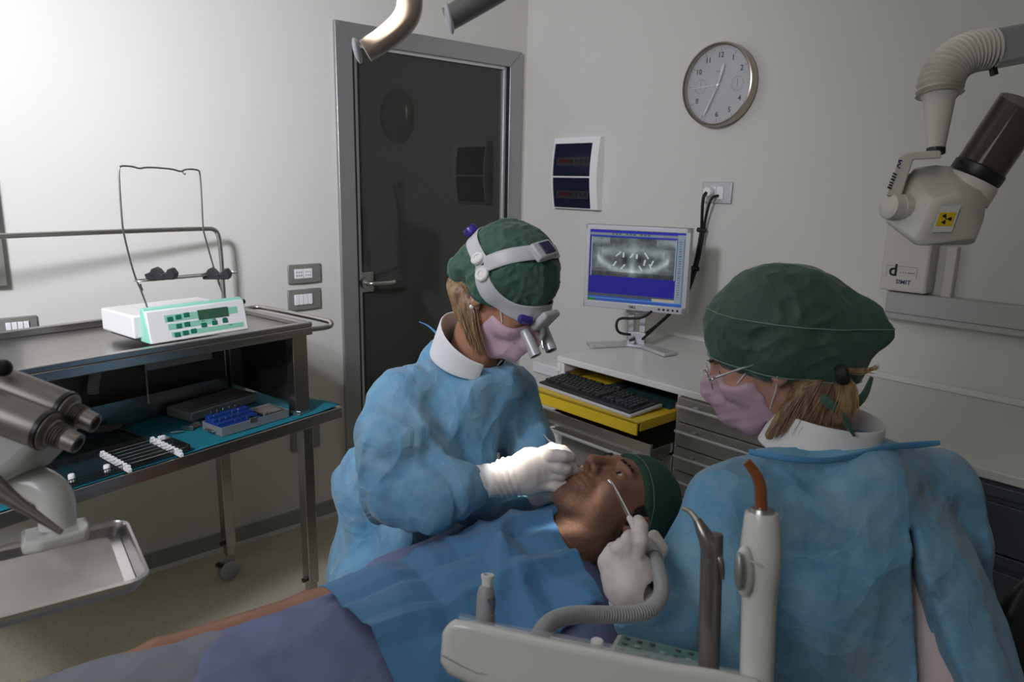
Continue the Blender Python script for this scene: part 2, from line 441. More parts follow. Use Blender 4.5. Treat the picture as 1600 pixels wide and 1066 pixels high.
for sx in (-1, 1):
    for k in range(20):
        q = R(18*k); mm = Matrix.Translation((sx*CRD*.52, 0, 0)) @ Matrix.Rotation(q, 4, 'Z'); b.box((.026, 0, .027), (.006, .0016, .0006), mm)
    b.box((sx*CRD*.52, .004, .027), (.0012, .03, .0006))
b.build('minute_marks', mat('mark_grey', (.12, .12, .12), .5), t, smooth=False)
b = dashes(LM @ Matrix.Translation((0, .052, .0266)), .03, .006, 3, 6); b.build('dial_print', mat('mark_grey2', (.2, .2, .2), .5), t, smooth=False)
def hand_(ang, L, wd, z, tail, nme, mt):
    mm = Matrix.Rotation(R(90-ang), 4, 'Z'); MB(LM).prism([(-tail, -wd*.4), (L*.8, -wd), (L, -wd*.3), (L, wd*.3), (L*.8, wd), (-tail, wd*.4)], z, z+.001, mm).build(nme, mt, t, smooth=False)
hm = mat('white_hand', (.8, .8, .8), .35)
hand_(14, .080, .0066, .032, .015, 'hour_hand', hm); hand_(206, .130, .0044, .034, .02, 'minute_hand', hm); hand_(267, .13, .0006, .036, .035, 'second_hand', M['chrome'])
MB(LM).cyl((0, 0, .027), (0, 0, .038), .004).build('hand_pin', M['chrome'], t)
MB(LM).lathe([(.0, .0475), (CRD*.6, .0470), (CRD*.925, .0455), (CRD*.925, .0445), (0, .0460)], (0, 0, 0), (0, 0, 1), 64, cap=False).build('crystal', mat('crystal_glass', (1, 1, 1), .0, trans=1., ior=1.3), t)

# mains outlet with plug, cables
oc = atx(1121.5, 301, DX)
t = thing('outlet_plate', 'silver wall outlet plate under the clock with white inserts', 'outlet', (DX, oc[1], oc[2]))
MB().bb(DX-.010, DX, oc[1]-.070, oc[1]+.070, oc[2]-.043, oc[2]+.043).build('face_plate', M['silver'], t, bevel=.003)
for k in range(2):
    ya = oc[1]+.034-k*.034
    so = MB().bb(DX-.014, DX-.009, ya-.033, ya-.001, oc[2]-.026, oc[2]+.024).build('socket_insert', M['switch'], t, bevel=.001)
t = thing('plug', 'round white plug with black lead in the outlet plate', 'plug', (DX-.014, oc[1]+.024, oc[2]))
m = MB(); m.lathe([(.020, 0), (.021, .004), (.021, .024), (.018, .030), (.011, .031)], (DX-.014, oc[1]+.024, oc[2]+.002), (DX-.1, oc[1]+.024, oc[2]+.002)); m.build('plug_body', M['switch'], t)

# ================= COUNTER =================
CX, CH = 1.96, .885
cb_y = [1.91, 1.352, .74, .12, -.5]
t = thing('worktop', 'long white laminate worktop with monitor standing on it', 'worktop', (CX, 0, CH))
MB().bb(CX-.004, DX-.001, -1.2, 1.925, CH-.024, CH).build('board', M['counter'], t, bevel=.003)
MB().bb(CX-.004, DX-.001, 1.905, 1.925, CH-.06, CH-.0245).build('end_batten', M['counter'], t, bevel=.002)
t2 = MB().bb(DX-.012, DX-.0005, -1.2, 1.92, CH+.0005, CH+.022).build('splashback_strip', M['counter'], t, bevel=.002)

def bar_handle(parent, xf, ya, yb, z, mt=None):
    m = MB(); m.bb(xf-.034, xf-.022, ya, yb, z-.004, z+.004)
    for y in (ya+.06, yb-.06): m.bb(xf-.028, xf, y-.008, y+.008, z-.004, z+.004)
    return m.build('handle', mt or M['alu_light'], parent, bevel=.0015)
def drawer(parent, ya, yb, z0, z1, xf=CX, mt=None, handle=True, hz=None):
    o = MB().bb(xf, xf+.4, ya+.003, yb-.003, z0+.002, z1-.002).build('drawer', mt or M['drawer'], parent, bevel=.002)
    if handle: bar_handle(o, xf, ya+.02, yb-.02, z1-.022 if hz is None else hz)
    return o
kick = .10
# left cabinet with the yellow pull-out
t = thing('drawer_cabinet', 'cabinet under the monitor with yellow pull-out keyboard tray', 'cabinet', (CX, (cb_y[0]+cb_y[1])/2, 0), group=None)
m = MB(); ya, yb = cb_y[1], cb_y[0]
m.bb(CX, DX-.02, yb-.022, yb, kick, CH-.025); m.bb(CX+.004, DX-.02, ya+.001, ya+.012, kick, CH-.025)
m.bb(CX+.42, DX-.02, ya+.012, yb-.022, kick, CH-.025); m.bb(CX+.05, DX-.02, ya, yb, 0.001, kick)
m.build('body', M['counter'], t, smooth=False)
for y in (ya+.016, yb-.028): MB().bb(CX+.005, CX+.40, y-.005, y+.005, .806, .83).build('runner', M['steel_tube'], t, smooth=False)
yd = MB(); X0 = 1.765
yd.bb(X0, CX+.30, ya+.02, yb-.035, .792, .800); yd.bb(X0, X0+.008, ya+.02, yb-.035, .755, .800)
yd.bb(X0+.02, CX+.30, ya+.02, ya+.028, .765, .795); yd.bb(X0+.02, CX+.30, yb-.043, yb-.035, .765, .795)
yo = yd.build('keyboard_tray', M['yellow'], t, bevel=.003, label='yellow pull-out keyboard tray')
ld = MB(); lx = 1.845
ld.bb(lx, CX+.38, ya+.016, yb-.03, .655, .664); ld.bb(lx-.012, lx, ya+.012, yb-.026, .640, .712); ld.bb(lx, CX+.38, ya+.016, ya+.024, .66, .69); ld.bb(lx, CX+.38, yb-.038, yb-.03, .66, .69)
ld.build('pull_out_shelf', M['steel_tube'], t, bevel=.002)
bar_handle(ld and t, lx-.012, ya+.03, yb-.04, .652)
for z0, z1 in ((.47, .645), (.30, .47), (.10, .30)): drawer(t, ya+.012, yb-.024, z0, z1, CX)
# drawer column
lab = ['narrow-drawer cabinet between the yellow tray and the seated assistant', 'drawer cabinet with shade painted into its colour, behind the right shoulder of the seated assistant']
t = thing('drawer_cabinet', lab[0], 'cabinet', (CX, (cb_y[1]+cb_y[2])/2, 0))
ya, yb = cb_y[2], cb_y[1]
MB().bb(CX+.004, DX-.02, ya, yb, kick, CH-.025).bb(CX+.05, DX-.02, ya, yb, .001, kick).build('body', M['drawer'], t, smooth=False)
zs = [CH-.025-.0845*i for i in range(10)]
for i in range(9): drawer(t, ya, yb, zs[i+1], zs[i], CX-.018)
t = thing('drawer_cabinet', lab[1], 'cabinet', (CX, (cb_y[2]+cb_y[4])/2, 0))
ya, yb = cb_y[4], cb_y[2]
MB().bb(CX+.004, DX-.02, ya, yb-.002, kick, CH-.025).bb(CX+.05, DX-.02, ya, yb-.002, .001, kick).build('body', M['drawer_dk'], t, smooth=False)
for y0_, y1_ in ((cb_y[3], cb_y[2]), (cb_y[4], cb_y[3])):
    for z0, z1 in ((.69, .858), (.48, .69), (.27, .48), (.10, .27)):
        o = MB().bb(CX-.018, CX+.2, y0_+.003, y1_-.003, z0+.002, z1-.045).bb(CX-.012, CX+.2, y0_+.003, y1_-.003, z1-.045, z1-.030).bb(CX-.018, CX+.2, y0_+.003, y1_-.003, z1-.030, z1-.003).build('drawer', M['drawer_dk'], t, bevel=.002)
# small socket strip left of the counter
pc = atx(853, 577, DX)
tag(MB().bb(DX-.014, DX, pc[1]-.10, pc[1]+.09, pc[2]-.028, pc[2]+.028).build('trunking_box', M['switch'], bevel=.004), 'small white box on the right wall beside the worktop end', 'socket box')
# mat + mouse in the open compartment
tag(MB().bb(CX+.0, CX+.28, 1.39, 1.72, .8005, .8035).build('mouse_mat', M['teal_dk'], bevel=.001), 'dark teal mat on the yellow tray behind the keyboard', 'mat')
t = thing('computer_mouse', 'small dark mouse with silver trim behind the keyboard', 'mouse', (2.03, 1.66, .804))
MB().ball((2.03, 1.66, .806), .030, 16, sc=(.95, .62, .55)).build('mouse_body', M['black'], t)
MB().tube([(2.005, 1.66, .822), (2.03, 1.66, .8245), (2.055, 1.66, .818)], .004, smooth=2).build('trim', M['chrome'], t)

# keyboard
ka, kb_, kc = atz(864, 583, .822), atz(850, 601, .812), atz(998, 652, .812)
ky0, ky1 = 1.405, 1.872; kx0, kx1 = 1.792, 1.952
t = thing('keyboard', 'black keyboard with silver edge on the yellow tray', 'keyboard', (1.87, 1.64, .80))
KM = Matrix.Translation((1.872, 1.640, .8015)) @ Matrix.Rotation(R(-3), 4, 'Z') @ Matrix.Rotation(R(-4), 4, 'Y')
# local: x depth (away from user +), y along; user's left is +y
MB(KM).bb(-.080, .080, -.232, .232, .002, .016).build('case', M['silver'], t, bevel=.005)
MB(KM).bb(-.074, .078, -.226, .226, .015, .022).build('key_bed', M['black'], t, bevel=.003)
ks = MB(KM); pitch = .0187
def key(u, row, wd=1., dp=1.):
    x = .058-row*pitch*.98 - (.006 if row > 0 else 0); y = .222-(u+wd/2)*pitch
    a = pitch*wd*.46; b2 = pitch*dp*.44
    ks.add([(x-b2, y-a, .021), (x+b2, y-a, .021), (x+b2, y+a, .021), (x-b2, y+a, .021), (x-b2*.72, y-a+.0025, .030), (x+b2*.72, y-a+.0025, .030), (x+b2*.72, y+a-.0025, .030), (x-b2*.72, y+a-.0025, .030)],
           [(3, 2, 1, 0), (4, 5, 6, 7), (0, 1, 5, 4), (1, 2, 6, 5), (2, 3, 7, 6), (3, 0, 4, 7)])
for u in [0, 2, 3, 4, 5, 6.5, 7.5, 8.5, 9.5, 11, 12, 13, 14]: key(u, 0)
for i in range(13): key(i, 1)
key(13, 1, 2); key(0, 2, 1.5)
for i in range(12): key(1.5+i, 2)
key(13.5, 2, 1.5); key(0, 3, 1.75)
for i in range(11): key(1.75+i, 3)
key(12.75, 3, 2.25); key(0, 4, 2.25)
for i in range(10): key(2.25+i, 4)
key(12.25, 4, 2.75)
for u, wd in ((0, 1.5), (1.5, 1.25), (2.75, 1.25), (4, 6), (10, 1.25), (11.25, 1.25), (12.5, 1), (13.5, 1.5)): key(u, 5, wd)
for i in range(3): key(15.5+i, 0); key(15.5+i, 1); key(15.5+i, 2); key(15.5+i, 5)
key(16.5, 4)
for i in range(4):
    for rr in (1, 2, 3, 4, 5): key(19+i, rr)
ko = ks.build('key', mat('key_black', (.018, .018, .02), .45), t, smooth=False); ko['kind'] = 'stuff'

# monitor
dl, drr = 2.96, 2.785
TL, TR, BL, BR = V(917, 353, dl), V(1083, 356.5, drr), V(908, 480, dl-.02), V(1072, 492.5, drr-.02)
mc = (TL+TR+BL+BR)/4; mx_ = (TR-TL)+(BR-BL); mx_[2] = 0; mx_ /= np.linalg.norm(mx_); my_ = np.array([0, 0, 1.]); mz_ = np.cross(mx_, my_)
MW, MH = .418, .332
MF = frame(mc, mx_, my_, mz_)
t = thing('monitor', 'silver flat monitor showing a dental radiograph, standing on the worktop', 'monitor', (mc[0], mc[1], CH))
b = MB(MF); b.bb(-MW/2, MW/2, -MH/2, MH/2, -.045, -.004)
for x0_, x1_, y0_, y1_ in ((-MW/2, -MW/2+.019, -MH/2, MH/2), (MW/2-.019, MW/2, -MH/2, MH/2), (-MW/2, MW/2, MH/2-.020, MH/2), (-MW/2, MW/2, -MH/2, -MH/2+.028)): b.bb(x0_, x1_, y0_, y1_, -.02, .004)
b.build('housing', M['silver'], t, bevel=.003)
sw_, sh_ = MW-.038, MH-.048; sy = .004
def emis(name, col, st, rough=.25):
    return mat(name, (.005, .005, .006), rough, emit=(col, st))
def vcol_mat(name, st):
    m = mat(name, (.004, .004, .005), .25); nt = m.node_tree; a = nt.nodes.new('ShaderNodeVertexColor'); a.layer_name = 'Col'
    nt.links.new(a.outputs[0], nt.nodes['Principled BSDF'].inputs['Emission Color']); nt.nodes['Principled BSDF'].inputs['Emission Strength'].default_value = st
    return m
nx, ny = 300, 230
xs = np.linspace(-1, 1, nx); ys = np.linspace(-1, 1, ny); GX, GY = np.meshgrid(xs, ys)
img = np.zeros((ny, nx, 3))
img[:] = (.02, .02, .30)
rng = np.random.RandomState(3)
def nz(sx, sy):
    g = rng.rand(sy+1, sx+1); yi = np.linspace(0, sy-1e-6, ny); xi = np.linspace(0, sx-1e-6, nx); y0 = yi.astype(int); x0 = xi.astype(int); fy = (yi-y0)[:, None]; fx = (xi-x0)[None]
    fy = fy*fy*(3-2*fy); fx = fx*fx*(3-2*fx)
    return (g[y0][:, x0]*(1-fx)+g[y0][:, x0+1]*fx)*(1-fy)+(g[y0+1][:, x0]*(1-fx)+g[y0+1][:, x0+1]*fx)*fy
def rect(x0, x1, y0, y1, c): img[(GX >= x0) & (GX <= x1) & (GY >= y0) & (GY <= y1)] = c
rect(-1, 1, -1, -.86, (.04, .11, .42)); rect(-1, .85, -.86, -.78, (.08, .09, .13)); rect(-1, -.84, -1, -.93, (.02, .22, .05)); rect(-1, 1, -.93, -.90, (.10, .25, .65))
rect(-1, 1, .93, 1, (.02, .03, .42)); rect(-1, 1, .86, .93, (.22, .27, .32)); rect(-1, .84, .82, .86, (.02, .05, .42)); rect(.84, 1, -.9, .95, (.25, .33, .40)); rect(.97, 1, -.9, .86, (.15, .2, .3))
rect(.38, .84, -.90, -.82, (.45, .42, .33))
for i in range(12): rect(-.60+i*.075, -.56+i*.075, .88, .915, (.05, .06, .10) if i % 4 else (.35, .38, .1))
for i in range(24): rect(.885, .935, .76-i*.065, .78-i*.065, (.05+.1*(i % 3), .08, .15))
# radiograph x -.96.. .82, y -.28...80
rx = (GX+.07)/.89; ryy = (GY-.26)/.54; ins = (abs(rx) < 1) & (abs(ryy) < 1)
g = .04+.07*nz(9, 7)+.08*nz(24, 19)+.05*nz(60, 48)
jaw = np.exp(-((ryy+.28+.42*(1-rx**2)-.55*np.abs(rx)**3)/.17)**2)*(abs(rx) < .85)*.38
jaw += np.exp(-((np.abs(rx)-.80)/.11)**2)*(np.abs(ryy+.05) < .55)*.25*np.clip(1-abs(ryy), 0, 1)
jaw += .22*np.exp(-((ryy-.38+.25*rx**2)/.22)**2)*(abs(rx) < .75)
jaw += .25*np.exp(-(rx/.06)**2-((ryy+.62)/.3)**2)+.15*np.exp(-(rx/.10)**2)
jaw += .22*np.exp(-((ryy-.85)/.18)**2)*(np.abs(rx) > .55)
g = (g+jaw)*(.72+.25*nz(13, 11)+.25*nz(40, 32))
g *= 1-.75*np.exp(-(((abs(rx)-.17)/.09)**2)-((ryy+.10)/.28)**2); g *= np.where(ryy < -.75, .45, 1)
for cx, cyy, dx, dy in ((-.34, .17, .05, .10), (-.22, .14, 0, .10), (-.02, .12, .03, .09), (.10, .10, 0, .09), (.33, .16, -.04, .13), (-.42, -.33, .03, .10), (-.22, -.47, .04, .10), (.20, -.50, -.03, .10), (.43, -.38, -.02, .10), (.29, -.2, .01, .12), (.47, -.2, .02, .10)):
    t_ = np.clip(((rx-cx)*dx+(ryy-cyy)*dy)/(dx*dx+dy*dy), -1, 1); dd = np.hypot((rx-cx-t_*dx)*1.6, ryy-cyy-t_*dy)
    g = np.where(dd < .032, .75, g)
gg = np.clip(g, 0, 1)
for k, cf in enumerate((.80, .95, 1.0)): img[..., k] = np.where(ins, gg*cf, img[..., k])
img[(abs(abs(rx)-1) < .012) & (abs(ryy) < 1.02)] = (.35, .45, .5)
b = MB(MF)
vs = [(-sw_/2+sw_*(i/(nx-1)), -sh_/2+sh_*(j/(ny-1))+sy, .0) for j in range(ny) for i in range(nx)]
me = bpy.data.meshes.new('screen'); inv = rootmat(t).inverted() @ MF
me.from_pydata([tuple(inv @ Vector(v)) for v in vs], [], [(j*nx+i, j*nx+i+1, (j+1)*nx+i+1, (j+1)*nx+i) for j in range(ny-1) for i in range(nx-1)])
ca = me.color_attributes.new('Col', 'FLOAT_COLOR', 'POINT')
ca.data.foreach_set('color', np.concatenate([img.reshape(-1, 3), np.ones((nx*ny, 1))], 1).ravel())
me.materials.append(vcol_mat('screen_picture', .62)); so = bpy.data.objects.new('screen', me); COL.objects.link(so); so.parent = t; so['label'] = 'lit screen with jaw radiograph on blue desktop'
text('DELL', .0125, M['black'], t, MF @ Matrix.Translation((-.002, -MH/2+.013, .0045)), bold=.0005).build('maker_lettering', M['black'], t, smooth=False)
b = MB(MF)
for i in range(5): b.cyl((.105+i*.018, -MH/2+.014, .003), (.105+i*.018, -MH/2+.014, .0065), .0042)
b.build('button', M['black'], t)
# stand
bc = atz(986, 553, CH); sd = mc.copy(); sd[2] = 0
zb = mc[2]-MH/2; nb = MB(frame(np.array([mc[0], mc[1], 0]), mx_, my_, mz_))
for (x0_, x1_) in ((-.036, -.011), (.011, .036)): nb.bb(x0_, x1_, CH+.062, zb+.06, -.085, -.07)
nb.bb(-.038, .038, CH+.010, CH+.062, -.087, -.068); nb.bb(-.038, .038, zb-.02, zb+.06, -.088, -.04)
nb.build('stand_neck', M['silver'], t, bevel=.003)
ft = MB(frame(np.array([mc[0], mc[1], 0]), mx_, -mz_, my_))
# V shaped foot
ft.prism([(-.055, .115), (.055, .115), (.07, .075), (.188, .0), (.150, -.065), (.03, .045), (-.03, .045), (-.150, -.065), (-.188, .0), (-.07, .075)], CH+.0005, CH+.016)
ft.build('stand_foot', M['silver'], t, bevel=.005)

# cables: mains cable bundle from the outlet down behind the monitor
cab = thing('cable_bundle', 'black cable bundle hanging from the outlet down behind the monitor', 'cable', (DX-.02, oc[1], .9))
A = np.array([DX-.04, oc[1]+.02, oc[2]-.005])
def cbl(pts, r, n_='cable'):
    return MB().tube(pts, r, smooth=3, n=10).build(n_, M['rubber'], cab)
off = atx(1096, 360, DX-.03); o2 = atx(1085, 420, DX-.03); o3 = atx(1066, 470, DX-.05); o4 = atx(1040, 497, DX-.08); o5 = atx(1010, 522, DX-.10)
cbl([(DX-.045, oc[1]+.024, oc[2]), (DX-.06, oc[1]+.03, oc[2]-.02), off+[0, 0, .02], off, o2, o3, o4, o5, V(985, 532, 2.93)], .0065)
cbl([(DX-.014, oc[1]-.012, oc[2]-.012), (DX-.05, oc[1]-.0, oc[2]-.02), off+[0, -.012, .03], off+[0, -.012, 0], o2+[0, -.014, 0], o3+[0, -.012, .0], o4+[0, -.012, .01], V(1004, 530, 2.95)], .0055)
cbl([V(1018, 487, 2.84), V(1005, 497, 2.88), V(985, 498, 2.90), V(966, 497, 2.90), V(962, 510, 2.90), V(967, 521, 2.93), V(985, 523, 2.95)], .0055)
for q in (o2, o3, off): MB().tube([q+[0, -.02, 0], q+[-.004, .016, .002]], .010, n=10).build('cable_tie', M['rubber'], cab)

# ================= X-RAY UNIT =================
D = 1.4
wbx = atx(1382, 450, DX); z0 = wbx[2]
t = thing('wall_control_box', 'cream wall box with d logo under the x-ray head', 'control box', (DX, .95, z0))
yA, yB = 1.008, .862
MB().bb(DX-.075, DX, yB, yA, z0+.003, z0+.30).build('box', M['offwhite'], t, bevel=.008, seg=3)
WL = Matrix([[0, 0, -1, DX-.0755], [-1, 0, 0, (yA+yB)/2+.01], [0, 1, 0, z0+.065], [0, 0, 0, 1]])
text('d', .055, M['black'], t, WL @ Matrix.Translation((-.024, .006, 0)), bold=.0012).build('logo_letter', M['black'], t, smooth=False)
MB(WL).tube([(-.045, -.015, 0), (-.045, .022, 0), (.05, .022, 0), (.05, -.012, 0)], .0007, n=6).build('logo_outline', mat('logo_grey', (.2, .2, .19), .5), t)
text('SIMIT', .020, M['drawer_dk'], t, WL @ Matrix.Translation((.012, -.030, 0)), bold=.0004).build('logo_lettering', mat('navy_ink', (.05, .07, .16), .5), t, smooth=False)
dashes(WL @ Matrix.Translation((.022, .002, 0)), .05, .004, 4, 6).build('logo_small_print', mat('ink', (.15, .15, .15), .5), t, smooth=False)
sp = atx(1470, 402, DX)
tag(MB().bb(DX-.03, DX, .80, .832, z0-.02, z0+.16).build('cable_trunking', M['offwhite'], bevel=.003), 'narrow cream trunking upright right of the wall box', 'trunking')
bt = atx(1395, 452, DX)
t = thing('wall_rail', 'long grey horizontal wall rail below the x-ray head', 'rail', (DX, .98, z0-.1))
m = MB(); m.bb(DX-.055, DX, -.9, .99, z0-.095, z0-.002).build('rail_body', mat('rail_grey', (.42, .42, .395), .45), t, bevel=.006, seg=3)
MB().bb(DX-.0565, DX-.053, -.9, .985, z0-.074, z0-.071).build('rail_groove', M['plate'], t, smooth=False)

xr = thing('xray_unit', 'cream wall-mounted dental x-ray head with smoked cone and bellows arm', 'x-ray unit', V(1460, 380, D))
def vv(l, d=D): return [V(p[0], p[1], p[2] if len(p) > 2 else d) for p in l]
arm_a, arm_b = V(1543, 79, D), V(1700, 50, D+.03)
ax_ = arm_b-arm_a; ax_ /= np.linalg.norm(ax_); ay_ = CU-ax_*(CU @ ax_); ay_ /= np.linalg.norm(ay_); az_ = np.cross(ax_, ay_)
LA = 1.05
MB(frame(arm_a, ax_, ay_, az_)).bb(0, LA, -.033, .033, -.026, .026).build('boom', mat('arm_grey', (.32, .33, .345), .4), xr, bevel=.005)
MB(frame(arm_a, ax_, ay_, az_)).bb(.0, .008, -.049, -.033, -.006, .006).build('stop_pin', M['black'], xr)
path = [(1548, 76), (1522, 80), (1500, 88), (1484, 101), (1473, 118), (1468, 134), (1468, 148)]
P = [np.array(p) for p in vv(path)]
for _ in range(3):
    Q = [P[0]]
    for i in range(len(P)-1): Q += [P[i]*.75+P[i+1]*.25, P[i]*.25+P[i+1]*.75]
    P = Q+[P[-1]]
cum = np.concatenate([[0], np.cumsum([np.linalg.norm(P[i+1]-P[i]) for i in range(len(P)-1)])]); PA = np.array(P)
nr = 17; tt = np.linspace(0, cum[-1], nr*8+1); pts = np.stack([np.interp(tt, cum, PA[:, i]) for i in range(3)], 1)
rad = .033+.0060*np.cos(np.linspace(0, nr*2*np.pi, nr*8+1))+.003*np.linspace(0, 1, nr*8+1)
MB().tube([p for p in pts], rad, n=28, up=tuple(CF)).build('bellows', M['offwhite'], xr)
MB().lathe([(.033, 0), (.033, .006), (.0285, .012), (.0165, .105), (.0145, .108)], V(1468, 146, D), V(1462, 236, D), 28, sx=1.0, sy=.9, up=tuple(CF)).build('arm_cover', M['offwhite'], xr)
MB().cyl(V(1462.5, 232, D), V(1462, 240, D), .0165, up=tuple(CF)).build('swivel_ring', M['black'], xr)
yk = MB()
def slab(b, pts, d0, d1):
    n = len(pts); vs = vv(pts, d0)+vv(pts, d1)
    b.add(vs, [tuple(range(n))[::-1], tuple(range(n, 2*n))] + [(i, (i+1) % n, n+(i+1) % n, n+i) for i in range(n)])
slab(yk, [(1419, 238), (1468, 235), (1471, 238), (1470, 248), (1427, 250), (1408, 308), (1384, 306), (1404, 244)], D-.045, D+.01)
yo = yk.build('yoke', M['offwhite'], xr, bevel=.004)
# yoke lettering
ya_ = V(1389, 296, D-.046); yb_ = V(1407, 250, D-.046); yx = yb_-ya_; yx /= np.linalg.norm(yx); yn = -CF-yx*(-CF @ yx); yn /= np.linalg.norm(yn)
YF = frame((ya_+yb_)/2, yx, np.cross(yn, yx), yn)
dashes(YF @ Matrix.Translation((-.012, 0, 0)), .034, .009, 6, 6).build('yoke_print', mat('ink_dark', (.05, .05, .05), .5), xr, smooth=False)
MB(YF).tube([(.014, -.005, .0003), (.018, .004, .0003), (.022, -.004, .0003), (.027, .005, .0003), (.029, -.003, .0003)], .0012, n=6, smooth=1).build('yoke_logo', mat('ink_navy', (.02, .05, .16), .5), xr)
MB().lathe([(.020, 0), (.024, .003), (.026, .02), (.024, .022), (.026, .024), (.027, .05)], V(1386, 322, D-.035), V(1425, 327, D-.02), 28, up=tuple(CF)).build('knuckle', M['offwhite'], xr, bevel=0)
hb = MB()
pts = vv([(1412, 282, 1.39), (1428, 264, 1.40), (1462, 258, 1.40), (1498, 262, 1.40), (1537, 288, 1.38), (1543, 296, 1.37), (1538, 340, 1.36), (1524, 378, 1.36), (1517, 383, 1.37),
          (1431, 384, 1.35), (1384, 348, 1.38), (1384, 320, 1.40), (1466, 313, 1.325), (1500, 304, 1.33), (1443, 303, 1.345), (1520, 372, 1.345),
          (1412, 282, 1.50), (1428, 262, 1.50), (1498, 262, 1.50), (1540, 300, 1.50), (1515, 382, 1.50), (1431, 384, 1.50), (1384, 345, 1.49)])
bm = bmesh.new()
for p in pts: bm.verts.new([float(c) for c in p])
bmesh.ops.convex_hull(bm, input=bm.verts); bm.verts.ensure_lookup_table()
for v in [v for v in bm.verts if not v.link_faces]: bm.verts.remove(v)
bm.verts.index_update(); hb.add([tuple(v.co) for v in bm.verts], [tuple(v.index for v in f.verts) for f in bm.faces]); bm.free()
hbo = hb.build('tube_head', M['offwhite'], xr, bevel=.009, seg=4)
# warning label on the right front facet
fc = vv([(1466, 313, 1.325), (1520, 372, 1.345), (1431, 384, 1.35)]); nn = np.cross(fc[1]-fc[0], fc[2]-fc[0]); nn /= np.linalg.norm(nn); nn = -nn if nn @ CF > 0 else nn
pc = onp(1476, 342, fc[0]+nn*.0008, nn); lx_ = onp(1490, 342, fc[0], nn)-onp(1462, 342.5, fc[0], nn); lx_ -= nn*(lx_ @ nn); lx_ /= np.linalg.norm(lx_)
LF = frame(pc+nn*.002, lx_, np.cross(nn, lx_), nn)
MB(LF).prism([(-.022, -.024), (.015, -.024), (.024, .024), (-.011, .024)], 0, .0006).build('label_backing', M['white'], xr, smooth=False)
MB(LF).prism([(-.017, -.013), (.014, -.013), (.018, .012), (-.012, .012)], .0006, .0012).build('warning_label', mat('label_yellow', (.72, .5, .02), .5), xr, smooth=False, label='yellow radiation warning label')
b = MB(LF @ Matrix.Translation((.001, 0, .0013)))
for k in range(3):
    q0 = R(-25+120*k); n_ = 6; pp = [(.0025*math.cos(q0+R(50*i/n_)), .0025*math.sin(q0+R(50*i/n_))) for i in range(n_+1)] + [(.010*math.cos(q0+R(50-50*i/n_)), .0095*math.sin(q0+R(50-50*i/n_))) for i in range(n_+1)]
    b.prism(pp, 0, .0004)
b.cyl((0, 0, 0), (0, 0, .0004), .0015, n=12); b.build('trefoil', M['black'], xr, smooth=False)
ca_ = V(1522, 278, D+.0); cax = CR*.40+CU*.83-CF*.33; cax /= np.linalg.norm(cax)
MB().lathe([(.050, -.03), (.049, .004), (.046, .008)], ca_-cax*.01, ca_+cax, 36).build('cone_collar', M['offwhite'], xr)
MB().lathe([(.046, .0), (.0475, .003), (.0475, .020), (.044, .024)], ca_, ca_+cax, 36).build('cone_ring', M['black'], xr)
smk = mat('smoked_acrylic', (.42, .33, .26), .08, trans=.0, ior=1.3, spec=.6, alpha=.62)
smk.node_tree.nodes['Principled BSDF'].inputs['Base Color'].default_value = (.075, .055, .042, 1)
MB().lathe([(.0450, .02), (.0450, .150), (.0435, .151), (.0425, .150), (.0425, .02)], ca_, ca_+cax, 40, cap=False).build('smoked_cone', smk, xr, label='translucent brown acrylic cone')
# ================= STEEL TROLLEY =================
_a = R(10); TU = np.array([math.cos(_a), math.sin(_a), 0]); TV = np.array([-math.sin(_a), math.cos(_a), 0]); TO = np.array([1.03, 2.10, 0])
TM = Matrix.Translation(Vector(TO)) @ Matrix.Rotation(_a, 4, 'Z')
def tl(p): q = np.array(p)-TO; return np.array([q @ TU, q @ TV, q[2]])
def tw(x, y, z): return TO+TU*x+TV*y+np.array([0, 0, z])
def tz(px, py, z): return tl(atz(px, py, z))
def ty(px, py, y): return tl(onp(px, py, TO+TV*y, TV))
ZT, ZS = 1.075, .755
c1 = tz(488, 503, ZT); XR, YF = c1[0], c1[1]            # right front corner of the top
XL = XR-1.12; YB = YF+.50
tro = thing('instrument_trolley', 'stainless steel instrument trolley with raised rim top along the left wall', 'trolley', TO, _a)
S = M['steel']
b = MB(TM); th = .043
b.bb(XL, XR, YF, YB, ZT-th, ZT-.016)
b.bb(XL, XR, YF, YF+.026, ZT-.016, ZT); b.bb(XR-.026, XR, YF+.026, YB-.026, ZT-.016, ZT); b.bb(XL, XL+.026, YF+.026, YB-.026, ZT-.016, ZT); b.bb(XL, XR, YB-.026, YB, ZT-.016, ZT+.006)
b.build('top_tray', S, tro, bevel=.003)
l0 = tz(481, 672, ZS-.04); lx = .5*(l0[0]+.02); LXr = l0[0]+.012; LYf = l0[1]+.035
cast_m = mat('grey_caster', (.30, .29, .28), .5)
for (x, y) in ((LXr, LYf), (LXr-.045, YB-.02), (XL+.06, LYf), (XL+.06, YB-.02)):
    leg = MB(TM).bb(x-.02, x+.02, y-.02, y+.02, .135, ZS-.04).build('leg', S, tro, bevel=.003)
    MB(TM).bb(x-.0155, x+.0155, y-.0155, y+.0155, .10, .136).build('leg_foot', S, leg, bevel=.002)
    MB(TM).cyl((x-.02, y-.0, .155), (x-.034, y, .155), .008).build('clamp_knob', M['black'], leg)
    cs = MB(TM); cs.cyl((x, y, .10), (x, y, .085), .012); cs.bb(x-.018, x+.018, y-.006, y+.006, .045, .088)
    for s_ in (-1, 1): cs.lathe([(.030, 0), (.037, .004), (.037, .014), (.030, .018)], (x-.012, y+s_*.006, .038), (x-.012, y+s_*.05, .038), 24)
    co = cs.build('caster', cast_m, leg)
    MB(TM).bb(x-.055, x-.035, y-.012, y+.012, .066, .078).build('brake_lever', M['black'], co, bevel=.002)
